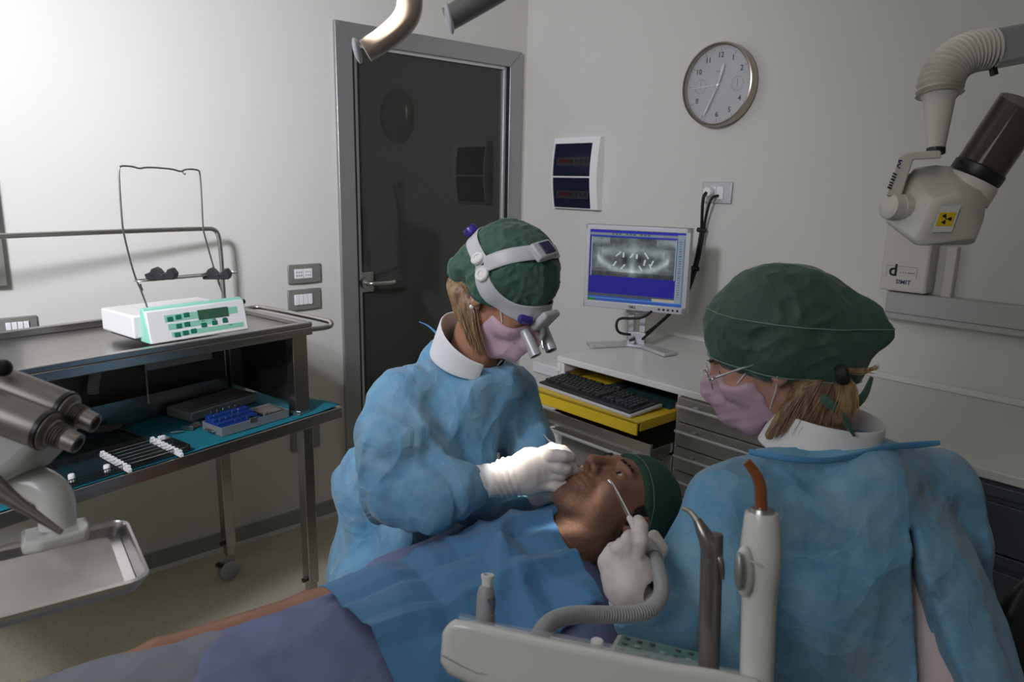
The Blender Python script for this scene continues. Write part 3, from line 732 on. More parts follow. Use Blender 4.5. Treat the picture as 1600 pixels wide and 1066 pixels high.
# posts and panels between shelf and top
for (x, y) in ((XR-.03, YF+.05), (XR-.03, YB-.06), (XL+.03, YF+.05), (XL+.03, YB-.06)):
    MB(TM).bb(x-.028, x+.028, y-.02, y+.02, ZS, ZT-th).build('post', S, tro, bevel=.002)
dks = mat('dark_steel_panel', (.20, .185, .17), .22, .9, bump=(6, .04), scl=(12, 1, 1))
MB(TM).bb(XR-.034, XR-.030, YF+.07, YB-.08, ZS+.03, ZT-th).build('side_panel', dks, tro, smooth=False)
MB(TM).bb(XL+.06, XR-.06, YB-.05, YB-.045, ZS+.0, ZT-th).build('back_panel', mat('brown_back_panel', (.17, .145, .12), .4, .5), tro, smooth=False)
bx = MB(TM).bb(XR-.42, XR-.20, YB-.22, YB-.06, ZT-th-.095, ZT-th-.002).build('under_top_box', M['steel_tube'], tro, bevel=.003)
MB(TM).bb(XR-.43, XR-.425, YB-.23, YB-.225, ZS+.08, ZT-th).build('guide_rod', M['steel_tube'], tro, smooth=False)
# bent rail standing at the back of the top
rb = tz(350, 468, ZT); ry = rb[1]; rt = ty(333, 356, ry)
MB(TM).tube([(XL+.02, ry, ZT+.0), (XL+.02, ry, rt[2]-.03), (XL+.05, ry, rt[2]), (rb[0]-.05, ry, rt[2]), (rb[0]-.012, ry, rt[2]-.008), (rb[0], ry, rt[2]-.05), (rb[0], ry, ZT-.05)], .0085, smooth=3, n=14).build('hanging_rail', M['steel_tube'], tro)
h0 = tz(517, 500, ZT-.005)
MB(TM).tube([(XR-.01, YF+.02, ZT-.028), (h0[0]-.01, YF+.0, ZT-.028), (h0[0], YF+.0, ZT-.015), (h0[0]+.0, YF+.02, ZT-.010), (h0[0]-.0, YF+.40, ZT-.010), (h0[0]-.02, YF+.43, ZT-.010), (XR-.01, YF+.43, ZT-.015)], .0085, smooth=2, n=14).build('side_handle', M['steel_tube'], tro)
# coil hose behind
b = MB(TM); hx_ = ty(150, 600, YB-.10); pts = []
for i in range(12*22): q = 2*math.pi*i/12; pts.append((hx_[0]+.014*math.cos(q)+.01*math.sin(i/60), YB-.095+.014*math.sin(q), ZT-th-.005-.16*i/(12*22)))
tag(b.tube(pts, .0035, n=6).build('coiled_hose', M['offwhite']), 'coiled cream hose hanging at the back under the trolley top', 'hose')

# ---- implant motor console on the top ----
mL, mR = tz(236, 540, ZT), tz(388, 514, ZT); my = mL[1]+.004; x0, x1 = mL[0], mR[0]
tF = ty(222, 483, my); mh = tF[2]-ZT
con = thing('implant_motor', 'white and mint motor console with green display on the trolley top', 'dental motor unit', TO+TU*(x0+x1)/2+TV*(my+.1)+[0, 0, ZT], _a)
yzM = lambda: TM @ Matrix([[0, 0, 1, 0], [1, 0, 0, 0], [0, 1, 0, 0], [0, 0, 0, 1]])      # prism in (y,z), extruded along x
W = M['white']; yt = my+.045; hb_ = .098
MB(TM).bb(x0-.02, x1-.028, my+.05, my+.25, ZT+.012, ZT+.078).build('rear_body', W, con, bevel=.006, seg=3)
MB(TM).bb(x0-.0, x1-.04, my+.06, my+.24, ZT+.0005, ZT+.012).build('underside', M['black'], con)
MB(yzM()).prism([(my+.004, ZT+.001), (my+.068, ZT+.001), (my+.05, ZT+hb_), (my+.034, ZT+hb_)], x0+.002, x1-.002).build('mint_shell', M['mint'], con, bevel=.003)
MB(yzM()).prism([(my, ZT+.001), (my+.012, ZT+.001), (my+.034, ZT+hb_-.007), (my+.022, ZT+hb_-.007)], x0+.004, x1-.004).build('front_panel', W, con, bevel=.003)
pn = np.array([0, -(hb_-.008), .022]); pn /= np.linalg.norm(pn); pu = np.array([0, .022, hb_-.008]); pu /= np.linalg.norm(pu)
PF = TM @ frame(np.array([(x0+x1)/2, my+.011, ZT+.045]), np.array([1., 0, 0]), pu, np.array([0, -pu[2], pu[1]]))
wdt = x1-x0
mint2 = mat('mint_print', (.22, .50, .36), .4)
for xa, xb, ya_, yb_ in ((-.33, .05, .010, .030), (-.31, .15, -.012, .004), (-.29, .44, -.034, -.020), (.30, .40, .010, .030)):
    MB(PF).bb(xa*wdt, xb*wdt, ya_, yb_, .0002, .0008).build('printed_band', mint2, con, smooth=False)
MB(PF).bb(-.01*wdt, .30*wdt, .004, .033, .0005, .0022).build('display', M['lcd'], con, bevel=.001)
for (u, v) in ((-.28, .018), (-.20, .021), (-.12, .024), (-.21, -.005), (-.13, -.003), (-.24, -.029), (-.16, -.027), (-.08, -.025), (.03, -.012), (.14, -.010), (.25, -.008)):
    MB(PF).box((u*wdt, v, .0012), (.017, .013, .0022)).build('button', M['green_btn'], con, bevel=.0012)
for k, (u, v, tx) in enumerate(((.03, -.000, 'MODE'), (.14, .0, 'n:1'), (.25, .0, 'ml'), (.30, -.023, 'MAX'))):
    dashes(PF @ Matrix.Translation((u*wdt, v, .0010)), .012, .0025, k, 4).build('key_print', M['black'], con, smooth=False)
MB(TM).cyl((x1-.004, my+.04, ZT+.082), (x1+.010, my+.04, ZT+.082), .007, n=16).build('side_knob', M['black'], con)
# wire stand
T_ = lambda px, py, yy: ty(px, py, my+yy)
wy = .06
w1 = [T_(232, 486, wy), T_(219, 450, wy), T_(210, 432, wy), T_(193, 366, wy), T_(190, 340, wy), T_(185, 264, wy), T_(188, 259, wy), T_(207, 260, wy), T_(218, 264, wy), T_(228, 261, wy), T_(270, 264, wy), T_(283, 269, wy), T_(290, 264, wy), T_(309, 265, wy), T_(313, 270, wy), T_(317, 355, wy), T_(318, 362, wy), T_(337, 430, wy), T_(352, 470, wy)]
MB(TM).tube(w1, .0026, smooth=2, n=10).build('wire_stand', M['steel_tube'], con)
hk = T_(285, 268, wy); MB(TM).tube([hk, hk+[0, -.004, -.006], hk+[.004, -.006, -.009], hk+[.006, -.004, -.005]], .0018, smooth=1, n=8).build('wire_hook', M['chrome'], con)
for px, py in ((219, 448), (341, 440)):
    a_ = T_(px, py, wy); MB(TM).cyl(a_+[-.0015, 0, .008], a_+[.0035, 0, -.012], .0042, n=12).build('clamp_sleeve', M['steel_tube'], con)
# shelf ring of the stand (elongated wire loop)
p_l, p_r = T_(208, 435, wy-.005), T_(371, 429, wy-.005)
cxm = (p_l+p_r)/2; hlf = (p_r[0]-p_l[0])/2
loop = [(cxm[0]-hlf, cxm[1], cxm[2])]+[(cxm[0]+hlf*s1, cxm[1]+dy, cxm[2]) for s1, dy in ((-.88, -.022), (.88, -.022))]+[(cxm[0]+hlf, cxm[1], cxm[2])]+[(cxm[0]+hlf*s1, cxm[1]+dy, cxm[2]) for s1, dy in ((.88, .022), (-.88, .022))]
MB(TM).tube(loop, .0022, closed=True, smooth=2, n=8).build('wire_loop', M['steel_tube'], con)
MB(TM).bb(cxm[0]-hlf*.8, cxm[0]+hlf*.8, cxm[1]-.006, cxm[1]+.012, cxm[2]-.001, cxm[2]+.0008).build('carrier_strip', M['steel_tube'], con)
rub = mat('holder_black', (.015, .015, .018), .45)
for nn_, px in (('l', 252), ('r', 338)):
    c_ = T_(px, 431, wy-.02); b = MB(TM)
    prf = [(-.030, -.008), (.030, -.008), (.034, .002), (.026, .012), (.018, .012), (.012, .004), (.004, .002), (-.004, .010), (-.012, .014), (-.018, .012), (-.022, .006), (-.034, .002)]
    mxx = TM @ Matrix.Translation((c_[0]-.002, c_[1]-.008, c_[2]+.004)) @ Matrix.Rotation(R(-42), 4, 'Z') @ Matrix([[1, 0, 0, 0], [0, 0, -1, 0], [0, 1, 0, 0], [0, 0, 0, 1]])
    b.m = mxx; b.prism([(p[0]*1.2, p[1]*1.5) for p in prf], -.020, .020)
    ho = b.build('handpiece_holder', rub, con, bevel=.002)
    b = MB(mxx); b.cyl((.010, .0, .0195), (.010, .0, .0208), .0045, n=14); b.cyl((-.020, .002, .0195), (-.020, .002, .0208), .005, n=14); b.build('holder_hole', M['black'], ho)

# ---- lower shelf and its contents ----
_a = R(13.6); TU = np.array([math.cos(_a), math.sin(_a), 0]); TV = np.array([-math.sin(_a), math.cos(_a), 0]); TO = atz(535, 644, ZS-.02)*np.array([1, 1, 0])
TM = Matrix.Translation(Vector(TO)) @ Matrix.Rotation(_a, 4, 'Z')
sL, sR, sF, sB = -1.22, 0., 0., .47
b = MB(TM); b.bb(sL, sR, sF, sB, ZS-.04, ZS); b.build('lower_shelf', S, tro, bevel=.003)
b = MB(TM); b.bb(sL+.02, sR-.19, sB-.09, sB-.084, ZS, ZS+.085); b.build('upstand', S, tro, smooth=False)
def sh(px, py, z=ZS): return tz(px, py, z)
cl = MB(TM); n1, n2 = 60, 20; xa, xb = sL+.02, sR-.006; ya_, yb_ = sF+.006, sB-.09
vs = []; fs = []
for j in range(n2+1):
    for i in range(n1+1):
        x = xa+(xb-xa)*i/n1; y = ya_+(yb_-ya_)*j/n2; e = min(1, (n1-i)/5)
        vs.append((x+.004*math.sin(j*.5), y, ZS+.0015+.0012*math.sin(x*23+y*9)*math.sin(y*31)+(.006*(1-e)*max(0, 1-j/9))))
for j in range(n2):
    for i in range(n1): k = j*(n1+1)+i; fs.append((k, k+1, k+n1+2, k+n1+1))
cl.add(vs, fs); co = cl.build('instrument_cloth', M['teal_cloth']); tag(co, 'teal surgical cloth spread over the lower trolley shelf', 'cloth')
so_ = co.modifiers.new('s', 'SOLIDIFY'); so_.thickness = .0012; so_.offset = 1
ZC = ZS+.0045
# aluminium box base with bur block
p1, p2, p3 = sh(347, 683, ZC), sh(452, 652, ZC), sh(309, 652, ZC)
def rbox(c0, c1, dep, z0, z1, name, mt, parent, wall=.0025, bev=.004, lid=False):
    u = c1-c0; u[2] = 0; L = np.linalg.norm(u[:2]); u /= L; v = np.array([-u[1], u[0], 0.]); m_ = TM @ frame(np.array([c0[0], c0[1], 0]), u, v, np.array([0, 0, 1.]))
    b = MB(m_)
    if lid: b.bb(0, L, 0, dep, z0, z1)
    else:
        b.bb(0, L, 0, dep, z0, z0+.002)
        for q in ((0, L, 0, wall), (0, L, dep-wall, dep), (0, wall, wall, dep-wall), (L-wall, L, wall, dep-wall)): b.bb(*q, z0+.002, z1)
    return b.build(name, mt, parent, bevel=bev, seg=3), m_, L
bxt = thing('sterilisation_box', 'open aluminium instrument box with blue bur block on teal cloth', 'instrument box', tw(*p1), _a)
gm = M['grey_metal']; dep = .105
o, BM, BL_ = rbox(p1, p2, dep, ZC, ZC+.028, 'box_base', gm, bxt, bev=.002)
bl = MB(BM)
for k in range(4): bl.bb(.006, BL_*.60, .008+k*.023, .008+(k+1)*.023-.002, ZC+.003, ZC+.026+k*.007)
bo_ = bl.build('bur_block', M['blue_box'], bxt, bevel=.002)
for k in range(4):
    for i in range(5):
        if (i*3+k*2) % 7 in (0, 3): continue
        b = MB(BM); x, y = .016+i*.021+.004*(k % 2), .018+k*.023; z = ZC+.026+k*.007
        b.cyl((x, y, z-.002), (x, y, z+.010), .0012, n=8); b.cyl((x, y, z+.008), (x, y, z+.014), .0022, n=8); b.build('bur', M['chrome'], bo_)
MB(BM).bb(BL_*.40, BL_*.50, -.002, .012, ZC+.018, ZC+.034).build('metal_clip', M['chrome'], bxt, bevel=.001)
rbox(p1*0+np.array([0, 0, 0]), np.array([.1, 0, 0]), .01, -9, -8.9, 'x', gm, bxt) if False else None
b = MB(BM); b.bb(BL_*.64, BL_*.97, .010, dep-.010, ZC+.004, ZC+.006)
for q in ((BL_*.64, BL_*.97, .010, .012), (BL_*.64, BL_*.97, dep-.012, dep-.010), (BL_*.64, BL_*.65, .012, dep-.012), (BL_*.96, BL_*.97, .012, dep-.012)): b.bb(*q, ZC+.006, ZC+.030)
it = b.build('inner_tray', M['steel_tube'], bxt, bevel=.001)
for i in range(7):
    b = MB(BM); x = BL_*(.68+.035*i); y = .03+.04*random.random(); q = random.random()*3
    b.cyl((x, y, ZC+.009), (x+.014*math.cos(q), y+.014*math.sin(q), ZC+.012), .002, n=8); b.build('screw_part', M['chrome'], it)
for u in (-.012, BL_+.001):
    MB(BM).bb(u, u+.011, dep*.3, dep*.7, ZC+.010, ZC+.014).build('end_handle', M['steel_tube'], bxt, bevel=.001)
q1, q2 = sh(300, 661, ZC), sh(403, 628, ZC)
lt = thing('box_lid', 'closed grey aluminium lid lying behind the open instrument box', 'box lid', tw(*q1), _a)
o, LMx, LL = rbox(q1, q2, .125, ZC+.0005, ZC+.034, 'lid_body', gm, lt, bev=.006, lid=True)
MB(LMx).bb(.012, LL-.012, .012, .113, ZC+.034, ZC+.0365).build('lid_top', gm, lt, bevel=.002)
# small steel holders next to the box
for (px, py, lb) in ((300, 668, 'bent steel plate lying left of the open instrument box'), (466, 645, 'bent steel plate lying at the right end of the shelf')):
    c_ = sh(px, py, ZC); mt_ = TM @ Matrix.Translation((c_[0], c_[1], ZC)) @ Matrix.Rotation(R(28), 4, 'Z')
    t = MB(mt_); t.bb(-.028, .028, -.020, .020, .0005, .002); t.bb(-.028, -.026, -.02, .02, .002, .014); t.bb(.026, .028, -.012, .012, .002, .010)
    tag(t.build('steel_plate', S, bevel=.001), lb, 'plate')
c_ = sh(287, 676, ZC)
tag(MB(TM).tube([(c_[0]-.03, c_[1]+.02, ZC+.004), (c_[0], c_[1], ZC+.005)], [.004, .003], n=12).build('steel_pin', M['chrome']), 'short polished pin on the cloth behind the instrument tray', 'pin')

# mesh trays
blk = mat('dark_wire', (.045, .042, .04), .4, .7)
def mesh_tray(name, label, x0, x1, y0, y1, h, cell, mt):
    t = thing(name, label, 'tray', tw((x0+x1)/2, (y0+y1)/2, ZC), _a, group=None)
    b = MB(TM); z = ZC+.004; k = int((x1-x0)/cell)
    for i in range(k+1): x = x0+(x1-x0)*i/k; b.bb(x-.0006, x+.0006, y0, y1, z-.0008, z+.0008)
    k = int((y1-y0)/cell)
    for i in range(k+1): y = y0+(y1-y0)*i/k; b.bb(x0, x1, y-.0006, y+.0006, z, z+.0016)
    b.build('mesh_floor', mt, t, smooth=False)
    b = MB(TM)
    for zz in (z, z+h): b.bb(x0, x1, y0-.001, y0+.001, zz-.001, zz+.001); b.bb(x0, x1, y1-.001, y1+.001, zz-.001, zz+.001)
    b.bb(x0, x1, y0-.0006, y0+.0006, z+h*.5-.0007, z+h*.5+.0007)
    k = int((x1-x0)/.006)
    for i in range(k+1):
        x = x0+(x1-x0)*i/k
        b.bb(x-.0007, x+.0007, y0-.0006, y0+.0006, z, z+h); b.bb(x-.0007, x+.0007, y1-.0006, y1+.0006, z, z+h)
    b.build('mesh_side', mt, t, smooth=False)
    MB(TM).bb(x1-.001, x1+.001, y0, y1, z, z+h).build('end_plate', S, t, smooth=False); MB(TM).bb(x0-.001, x0+.001, y0, y1, z, z+h).build('end_plate', S, t, smooth=False)
    return t
f1 = sh(303, 706, ZC); f2 = sh(262, 676, ZC)
TX1 = f1[0]-.005; TY0 = max(f1[1], sF+.008); TY1 = TY0+.155
mesh_tray('instrument_tray', 'perforated dark steel tray in front with white instrument rack', TX1-.40, TX1, TY0, TY1, .018, .0075, blk)
mesh_tray('instrument_tray', 'dark ribbed wire tray behind the white-racked tray', TX1-.47, TX1-.04, TY1+.012, min(TY1+.15, sB-.10), .012, .009, blk)
# ribbed block in rear tray
c_ = sh(165, 672, ZC+.01); tag(MB(TM @ Matrix.Translation((c_[0], c_[1], ZC+.006)) @ Matrix.Rotation(R(-35), 4, 'Z')).bb(-.045, .045, -.014, .014, .0, .016).build('ribbed_block', mat('olive_block', (.07, .062, .05), .5), bevel=.002), 'dark olive ribbed block in the rear wire tray', 'block')
# white toothed racks
rack_m = mat('white_nylon', (.74, .72, .72), .45)
def rack(pA, pB, label):
    a_, b_2 = sh(*pA, ZC+.02), sh(*pB, ZC+.02); u = b_2-a_; L = np.linalg.norm(u); u /= L; v = np.array([-u[1], u[0], 0]); m_ = TM @ frame(np.array([a_[0], a_[1], ZC+.006]), u, v, np.array([0, 0, 1.]))
    b = MB(m_); b.bb(0, L, -.005, .005, 0, .010); n = 9
    for i in range(n): x = L*(i+.25)/n; b.bb(x, x+L/n*.5, -.005, .005, .010, .018)
    return tag(b.build('instrument_rack', rack_m, bevel=.0008), label, 'rack'), m_, L
r1, m1_, L1_ = rack((158, 706), (203, 731), 'left of two white toothed racks in the front tray')
r2, m2_, L2_ = rack((236, 684), (284, 707), 'right of two white toothed racks in the front tray')
for i in range(6):
    f = (i+.75)/9*1.3
    a_ = m1_ @ Vector((L1_*min(f, .97), 0, .014)); c_ = m2_ @ Vector((L2_*min(f, .97), 0, .014)); d_ = (c_-a_)
    p0, p1_ = a_-d_*.12, c_+d_*(.10+.06*(i % 3))
    b = MB(); b.tube([p0, a_+d_*.1, a_+d_*.2, c_-d_*.2, c_-d_*.1, p1_], [.0008, .0012, .0022, .0022, .0012, .0006], n=8)
    if i % 2: q = p1_; b.tube([q, q+Vector((.004, .003, .006)), q+Vector((.002, .001, .011))], .0006, n=6)
    tag(b.build('dental_probe', M['chrome']), 'thin steel dental instrument lying across the two white racks', 'dental instrument', group='instruments across the white racks')
for (px, py, lb) in ((113, 756, 'round white peg standing in the front tray, left of the pair'), (168, 741, 'round white peg in the front tray just in front of the left rack')):
    c_ = sh(px, py, ZC); cw = tw(c_[0], max(c_[1], TY0+.012), ZC+.006)
    tag(MB().lathe([(.008, 0), (.0085, .001), (.0085, .017), (.007, .020), (.0, .0205)], cw, cw+[0, 0, 1], 20).build('white_peg', rack_m), lb, 'peg')
for (px, py, s_, lb) in ((76, 712, (.030, .010, .014), 'flat white block lying in the rear tray by the handpieces'), (253, 688, (.020, .010, .014), 'small white block behind the right rack')):
    c_ = sh(px, py, ZC+.006); tag(MB(TM @ Matrix.Translation((c_[0], c_[1], ZC+.006))).box((0, 0, s_[2]/2), s_).build('white_block', rack_m, bevel=.0015), lb, 'block')
# ================= ORGANIC MODELLING ENGINE =================
def A3(p): return np.array(p, float)
def rcone(P, a, b, ra, rb):
    a = A3(a); b = A3(b); ab = b-a; L2 = ab @ ab + 1e-12
    t = np.clip((P-a) @ ab/L2, 0, 1)
    return np.linalg.norm(P-a-t[:, None]*ab, axis=1)-(ra+(rb-ra)*t)
def ellip(P, c, r, ax=None):
    q = P-A3(c)
    if ax is not None: q = q @ np.array(ax).T
    r = A3(r); k0 = np.linalg.norm(q/r, axis=1); k1 = np.linalg.norm(q/r**2, axis=1)
    return k0*(k0-1)/(k1+1e-9)
def smin(a, b, k):
    h = np.clip(.5+.5*(b-a)/k, 0, 1); return b+(a-b)*h-k*h*(1-h)
def smax(a, b, k): return -smin(-a, -b, k)
def chain(P, pts, rs, k=.004):
    d = None
    for i in range(len(pts)-1):
        e = rcone(P, pts[i], pts[i+1], rs[i], rs[i+1]); d = e if d is None else (np.minimum(d, e) if k == 0 else smin(d, e, k))
    return d
def eloft(P, a, b, ra, rb, side):
    """elliptic cone a->b; ra, rb = (half width along side, half depth)"""
    a = A3(a); b = A3(b); ab = b-a; L = np.linalg.norm(ab); z = ab/L; s = A3(side); s = s-z*(s @ z); s /= np.linalg.norm(s); n = np.cross(z, s)
    q = P-a; w = q @ z; t = np.clip(w/L, 0, 1); rx = ra[0]+(rb[0]-ra[0])*t; ry = ra[1]+(rb[1]-ra[1])*t
    u = q @ s; v = q @ n; we = w-t*L; m = np.minimum(rx, ry)
    return (np.sqrt((u/rx)**2+(v/ry)**2+(we/m)**2)-1)*m
_pm = np.random.RandomState(11).randint(0, 2**31, 4096).astype(np.int64)
def vnoise(P, seed=0):
    P = np.asarray(P, float)+seed*17.13; i = np.floor(P).astype(np.int64); f = P-i; f = f*f*f*(f*(f*6-15)+10)
    def hsh(x, y, z): return _pm[(_pm[(_pm[x & 4095]+y) & 4095]+z) & 4095]/2**31
    r = 0
    for dx in (0, 1):
        for dy in (0, 1):
            for dz in (0, 1):
                w = (f[:, 0] if dx else 1-f[:, 0])*(f[:, 1] if dy else 1-f[:, 1])*(f[:, 2] if dz else 1-f[:, 2])
                r = r+w*hsh(i[:, 0]+dx, i[:, 1]+dy, i[:, 2]+dz)
    return r
def ridge(P, seed=0): return 1-2*np.abs(2*vnoise(P, seed)-1)
def mesh_sdf(f, lo, hi, h):
    lo = A3(lo); hi = A3(hi); B = 8
    nb = np.ceil((hi-lo)/(h*B)).astype(int); n = nb*B+1
    D = np.full(n, 1., np.float32)
    ci = np.stack(np.meshgrid(*[np.arange(k) for k in nb], indexing='ij'), -1).reshape(-1, 3)
    cd_ = f(lo+(ci+.5)*B*h)
    rad = B*h*.5*math.sqrt(3)*1.5+.01
    for c, s in zip(ci[np.abs(cd_) >= rad], cd_[np.abs(cd_) >= rad]):
        if s < 0: D[c[0]*B:c[0]*B+B+1, c[1]*B:c[1]*B+B+1, c[2]*B:c[2]*B+B+1] = -1
    act = ci[np.abs(cd_) < rad]
    o = np.stack(np.meshgrid(*[np.arange(B+1)]*3, indexing='ij'), -1).reshape(-1, 3)
    for k in range(0, len(act), 400):
        blk_ = act[k:k+400]; idx = (blk_[:, None]*B+o[None]); pts = lo+idx.reshape(-1, 3)*h; v = f(pts).reshape(len(blk_), B+1, B+1, B+1)
        for c, q in zip(blk_, v): D[c[0]*B:c[0]*B+B+1, c[1]*B:c[1]*B+B+1, c[2]*B:c[2]*B+B+1] = q
    neg = D < 0
    n0, n1, n2 = D.shape
    cnt = sum(neg[a:n0-1+a, b:n1-1+b, c:n2-1+c].astype(np.int8) for a in (0, 1) for b in (0, 1) for c in (0, 1))
    cells = np.argwhere((cnt > 0) & (cnt < 8)); vid = -np.ones((n0-1, n1-1, n2-1), np.int64); vid[tuple(cells.T)] = np.arange(len(cells))
    acc = np.zeros((len(cells), 3)); num = np.zeros(len(cells))
    for ax in range(3):
        o1, o2 = [q for q in range(3) if q != ax]
        for a in (0, 1):
            for b in (0, 1):
                s = cells.copy(); s[:, o1] += a; s[:, o2] += b; e = s.copy(); e[:, ax] += 1
                d0 = D[tuple(s.T)]; d1 = D[tuple(e.T)]; m = (d0 < 0) != (d1 < 0); t = np.where(m, d0/(d0-d1+1e-20), 0)
                p = s.astype(float); p[:, ax] += t; acc += p*m[:, None]; num += m
    vs = lo+acc/num[:, None]*h
    F = []
    for ax in range(3):
        o1, o2 = (ax+1) % 3, (ax+2) % 3
        sl = [slice(None)]*3; sl2 = [slice(None)]*3; sl[ax] = slice(0, -1); sl2[ax] = slice(1, None)
        ch = neg[tuple(sl)] != neg[tuple(sl2)]; E_ = np.argwhere(ch)
        E_ = E_[(E_[:, o1] > 0) & (E_[:, o2] > 0) & (E_[:, o1] < D.shape[o1]-1) & (E_[:, o2] < D.shape[o2]-1)]
        q = []
        for a, b in ((0, 0), (-1, 0), (-1, -1), (0, -1)):
            c = E_.copy(); c[:, o1] += a; c[:, o2] += b; q.append(vid[tuple(c.T)])
        q = np.stack(q, 1); fl = neg[tuple(E_.T)]; q[~fl] = q[~fl][:, ::-1]; F.append(q)
    F = np.concatenate(F); F = F[(F >= 0).all(1)]
    return vs, F
def vnormals(vs, F):
    fn = np.cross(vs[F[:, 2]]-vs[F[:, 0]], vs[F[:, 3]]-vs[F[:, 1]]); N_ = np.zeros_like(vs)
    for k in range(4): np.add.at(N_, F[:, k], fn)
    return N_/(np.linalg.norm(N_, axis=1)[:, None]+1e-12)
def relax(vs, F, it=1, lam=.5):
    for _ in range(it):
        a = np.zeros_like(vs); c = np.zeros(len(vs))
        for k in range(4):
            i, j = F[:, k], F[:, (k+1) % 4]; np.add.at(a, i, vs[j]); np.add.at(a, j, vs[i]); np.add.at(c, i, 1); np.add.at(c, j, 1)
        vs = vs+(a/c[:, None]-vs)*lam
    return vs
def raw_obj(name, parts, m, parent, label=None):
    """parts: list of (verts, quads)"""
    vs = np.concatenate([p[0] for p in parts]); off = 0; Fs = []
    for v, F in parts: Fs.append(F+off); off += len(v)
    F = np.concatenate(Fs); inv = np.array(rootmat(parent).inverted()) if parent is not None else np.eye(4)
    vs = vs @ inv[:3, :3].T+inv[:3, 3]
    me = bpy.data.meshes.new(name); me.vertices.add(len(vs)); me.vertices.foreach_set('co', vs.astype(np.float32).ravel())
    me.loops.add(F.size); me.loops.foreach_set('vertex_index', F.ravel().astype(np.int32)); me.polygons.add(len(F))
    me.polygons.foreach_set('loop_start', np.arange(0, F.size, 4, dtype=np.int32)); me.update(calc_edges=True); me.validate()
    me.polygons.foreach_set('use_smooth', [True]*len(me.polygons)); me.materials.append(m)
    o = bpy.data.objects.new(name, me); COL.objects.link(o); o.parent = parent
    if label: o['label'] = label
    return o
def grow(f, pts, pad, h, disp=None, rl=1):
    pts = np.array(pts); v, F = mesh_sdf(f, pts.min(0)-pad, pts.max(0)+pad, h)
    if rl: v = relax(v, F, rl)
    if disp is not None: v = v+vnormals(v, F)*disp(v)[:, None]
    return v, F
def locf(f, Fr):
    """f in local frame -> f in world; Fr 4x4 Matrix (rigid+uniform scale)"""
    m = np.array(Fr.inverted()); s = abs(np.linalg.det(m[:3, :3]))**(1/3)
    return lambda P: f(P @ m[:3, :3].T+m[:3, 3])/s
def tow(Fr, p): return np.array(Fr @ Vector([float(c) for c in p]))
def hit(f, o, d, t0=0., t1=.4):
    """outermost surface point of f from o along d"""
    o = A3(o); d = A3(d)/np.linalg.norm(d); ts = np.linspace(t1, t0, 80); v = f(o+ts[:, None]*d); k = np.argmax(v < 0)
    if k == 0: return o+d*t0
    a, b = ts[k], ts[k-1]
    for _ in range(12):
        m = (a+b)/2
        if f((o+d*m)[None])[0] < 0: a = m
        else: b = m
    return o+d*a
def crumple(seed, A=.006, sc=7., A2=.002, sc2=19., st=(1, 1, .6)):
    st = A3(st)
    def g(P):
        w = P+.02*np.stack([vnoise(P*6, seed+7), vnoise(P*6, seed+8), vnoise(P*6, seed+9)], 1)
        return A*ridge(w*sc*st, seed)+A2*ridge(w*sc2*st, seed+3)+A*.6*(vnoise(w*sc*.45, seed+5)-.5)*2
    return g

def crump(P, sc, seed=0, al=.55, am=.8):
    """continuous crumpled-paper field (upper envelope of tilted paraboloids)"""
    Q = P*sc+seed*7.7; i0 = np.floor(Q).astype(np.int64); best = np.full(len(Q), -9.)
    for dx in (-1, 0, 1):
        for dy in (-1, 0, 1):
            for dz in (-1, 0, 1):
                c = i0+[dx, dy, dz]; h1 = _pm[(_pm[(_pm[c[:, 0] & 4095]+c[:, 1]) & 4095]+c[:, 2]) & 4095]
                r = [(_pm[(h1+k*131) & 4095]/2**31) for k in range(6)]
                v = Q-(c+np.stack(r[:3], 1)); g = am*((r[3]*2-1)*v[:, 0]+(r[4]*2-1)*v[:, 1]+(r[5]*2-1)*v[:, 2])-al*(v*v).sum(1)
                best = np.maximum(best, g)
    return best
def paper(seed, A=.012, sc=8., A2=.004, sc2=20., st=(1, 1, .6)):
    st = A3(st)
    def g(P):
        w = P+.03*np.stack([vnoise(P*5, seed+7), vnoise(P*5, seed+8), vnoise(P*5, seed+9)], 1)
        w = w*st
        return -A*(crump(w, sc, seed)+.22)+A*.8*(crump(w, sc*.8, seed+2)+.22)-A2*(crump(w, sc2, seed+1)+.2)+A2*.4*(crump(w, sc2*1.9, seed+4)+.2)
    return g
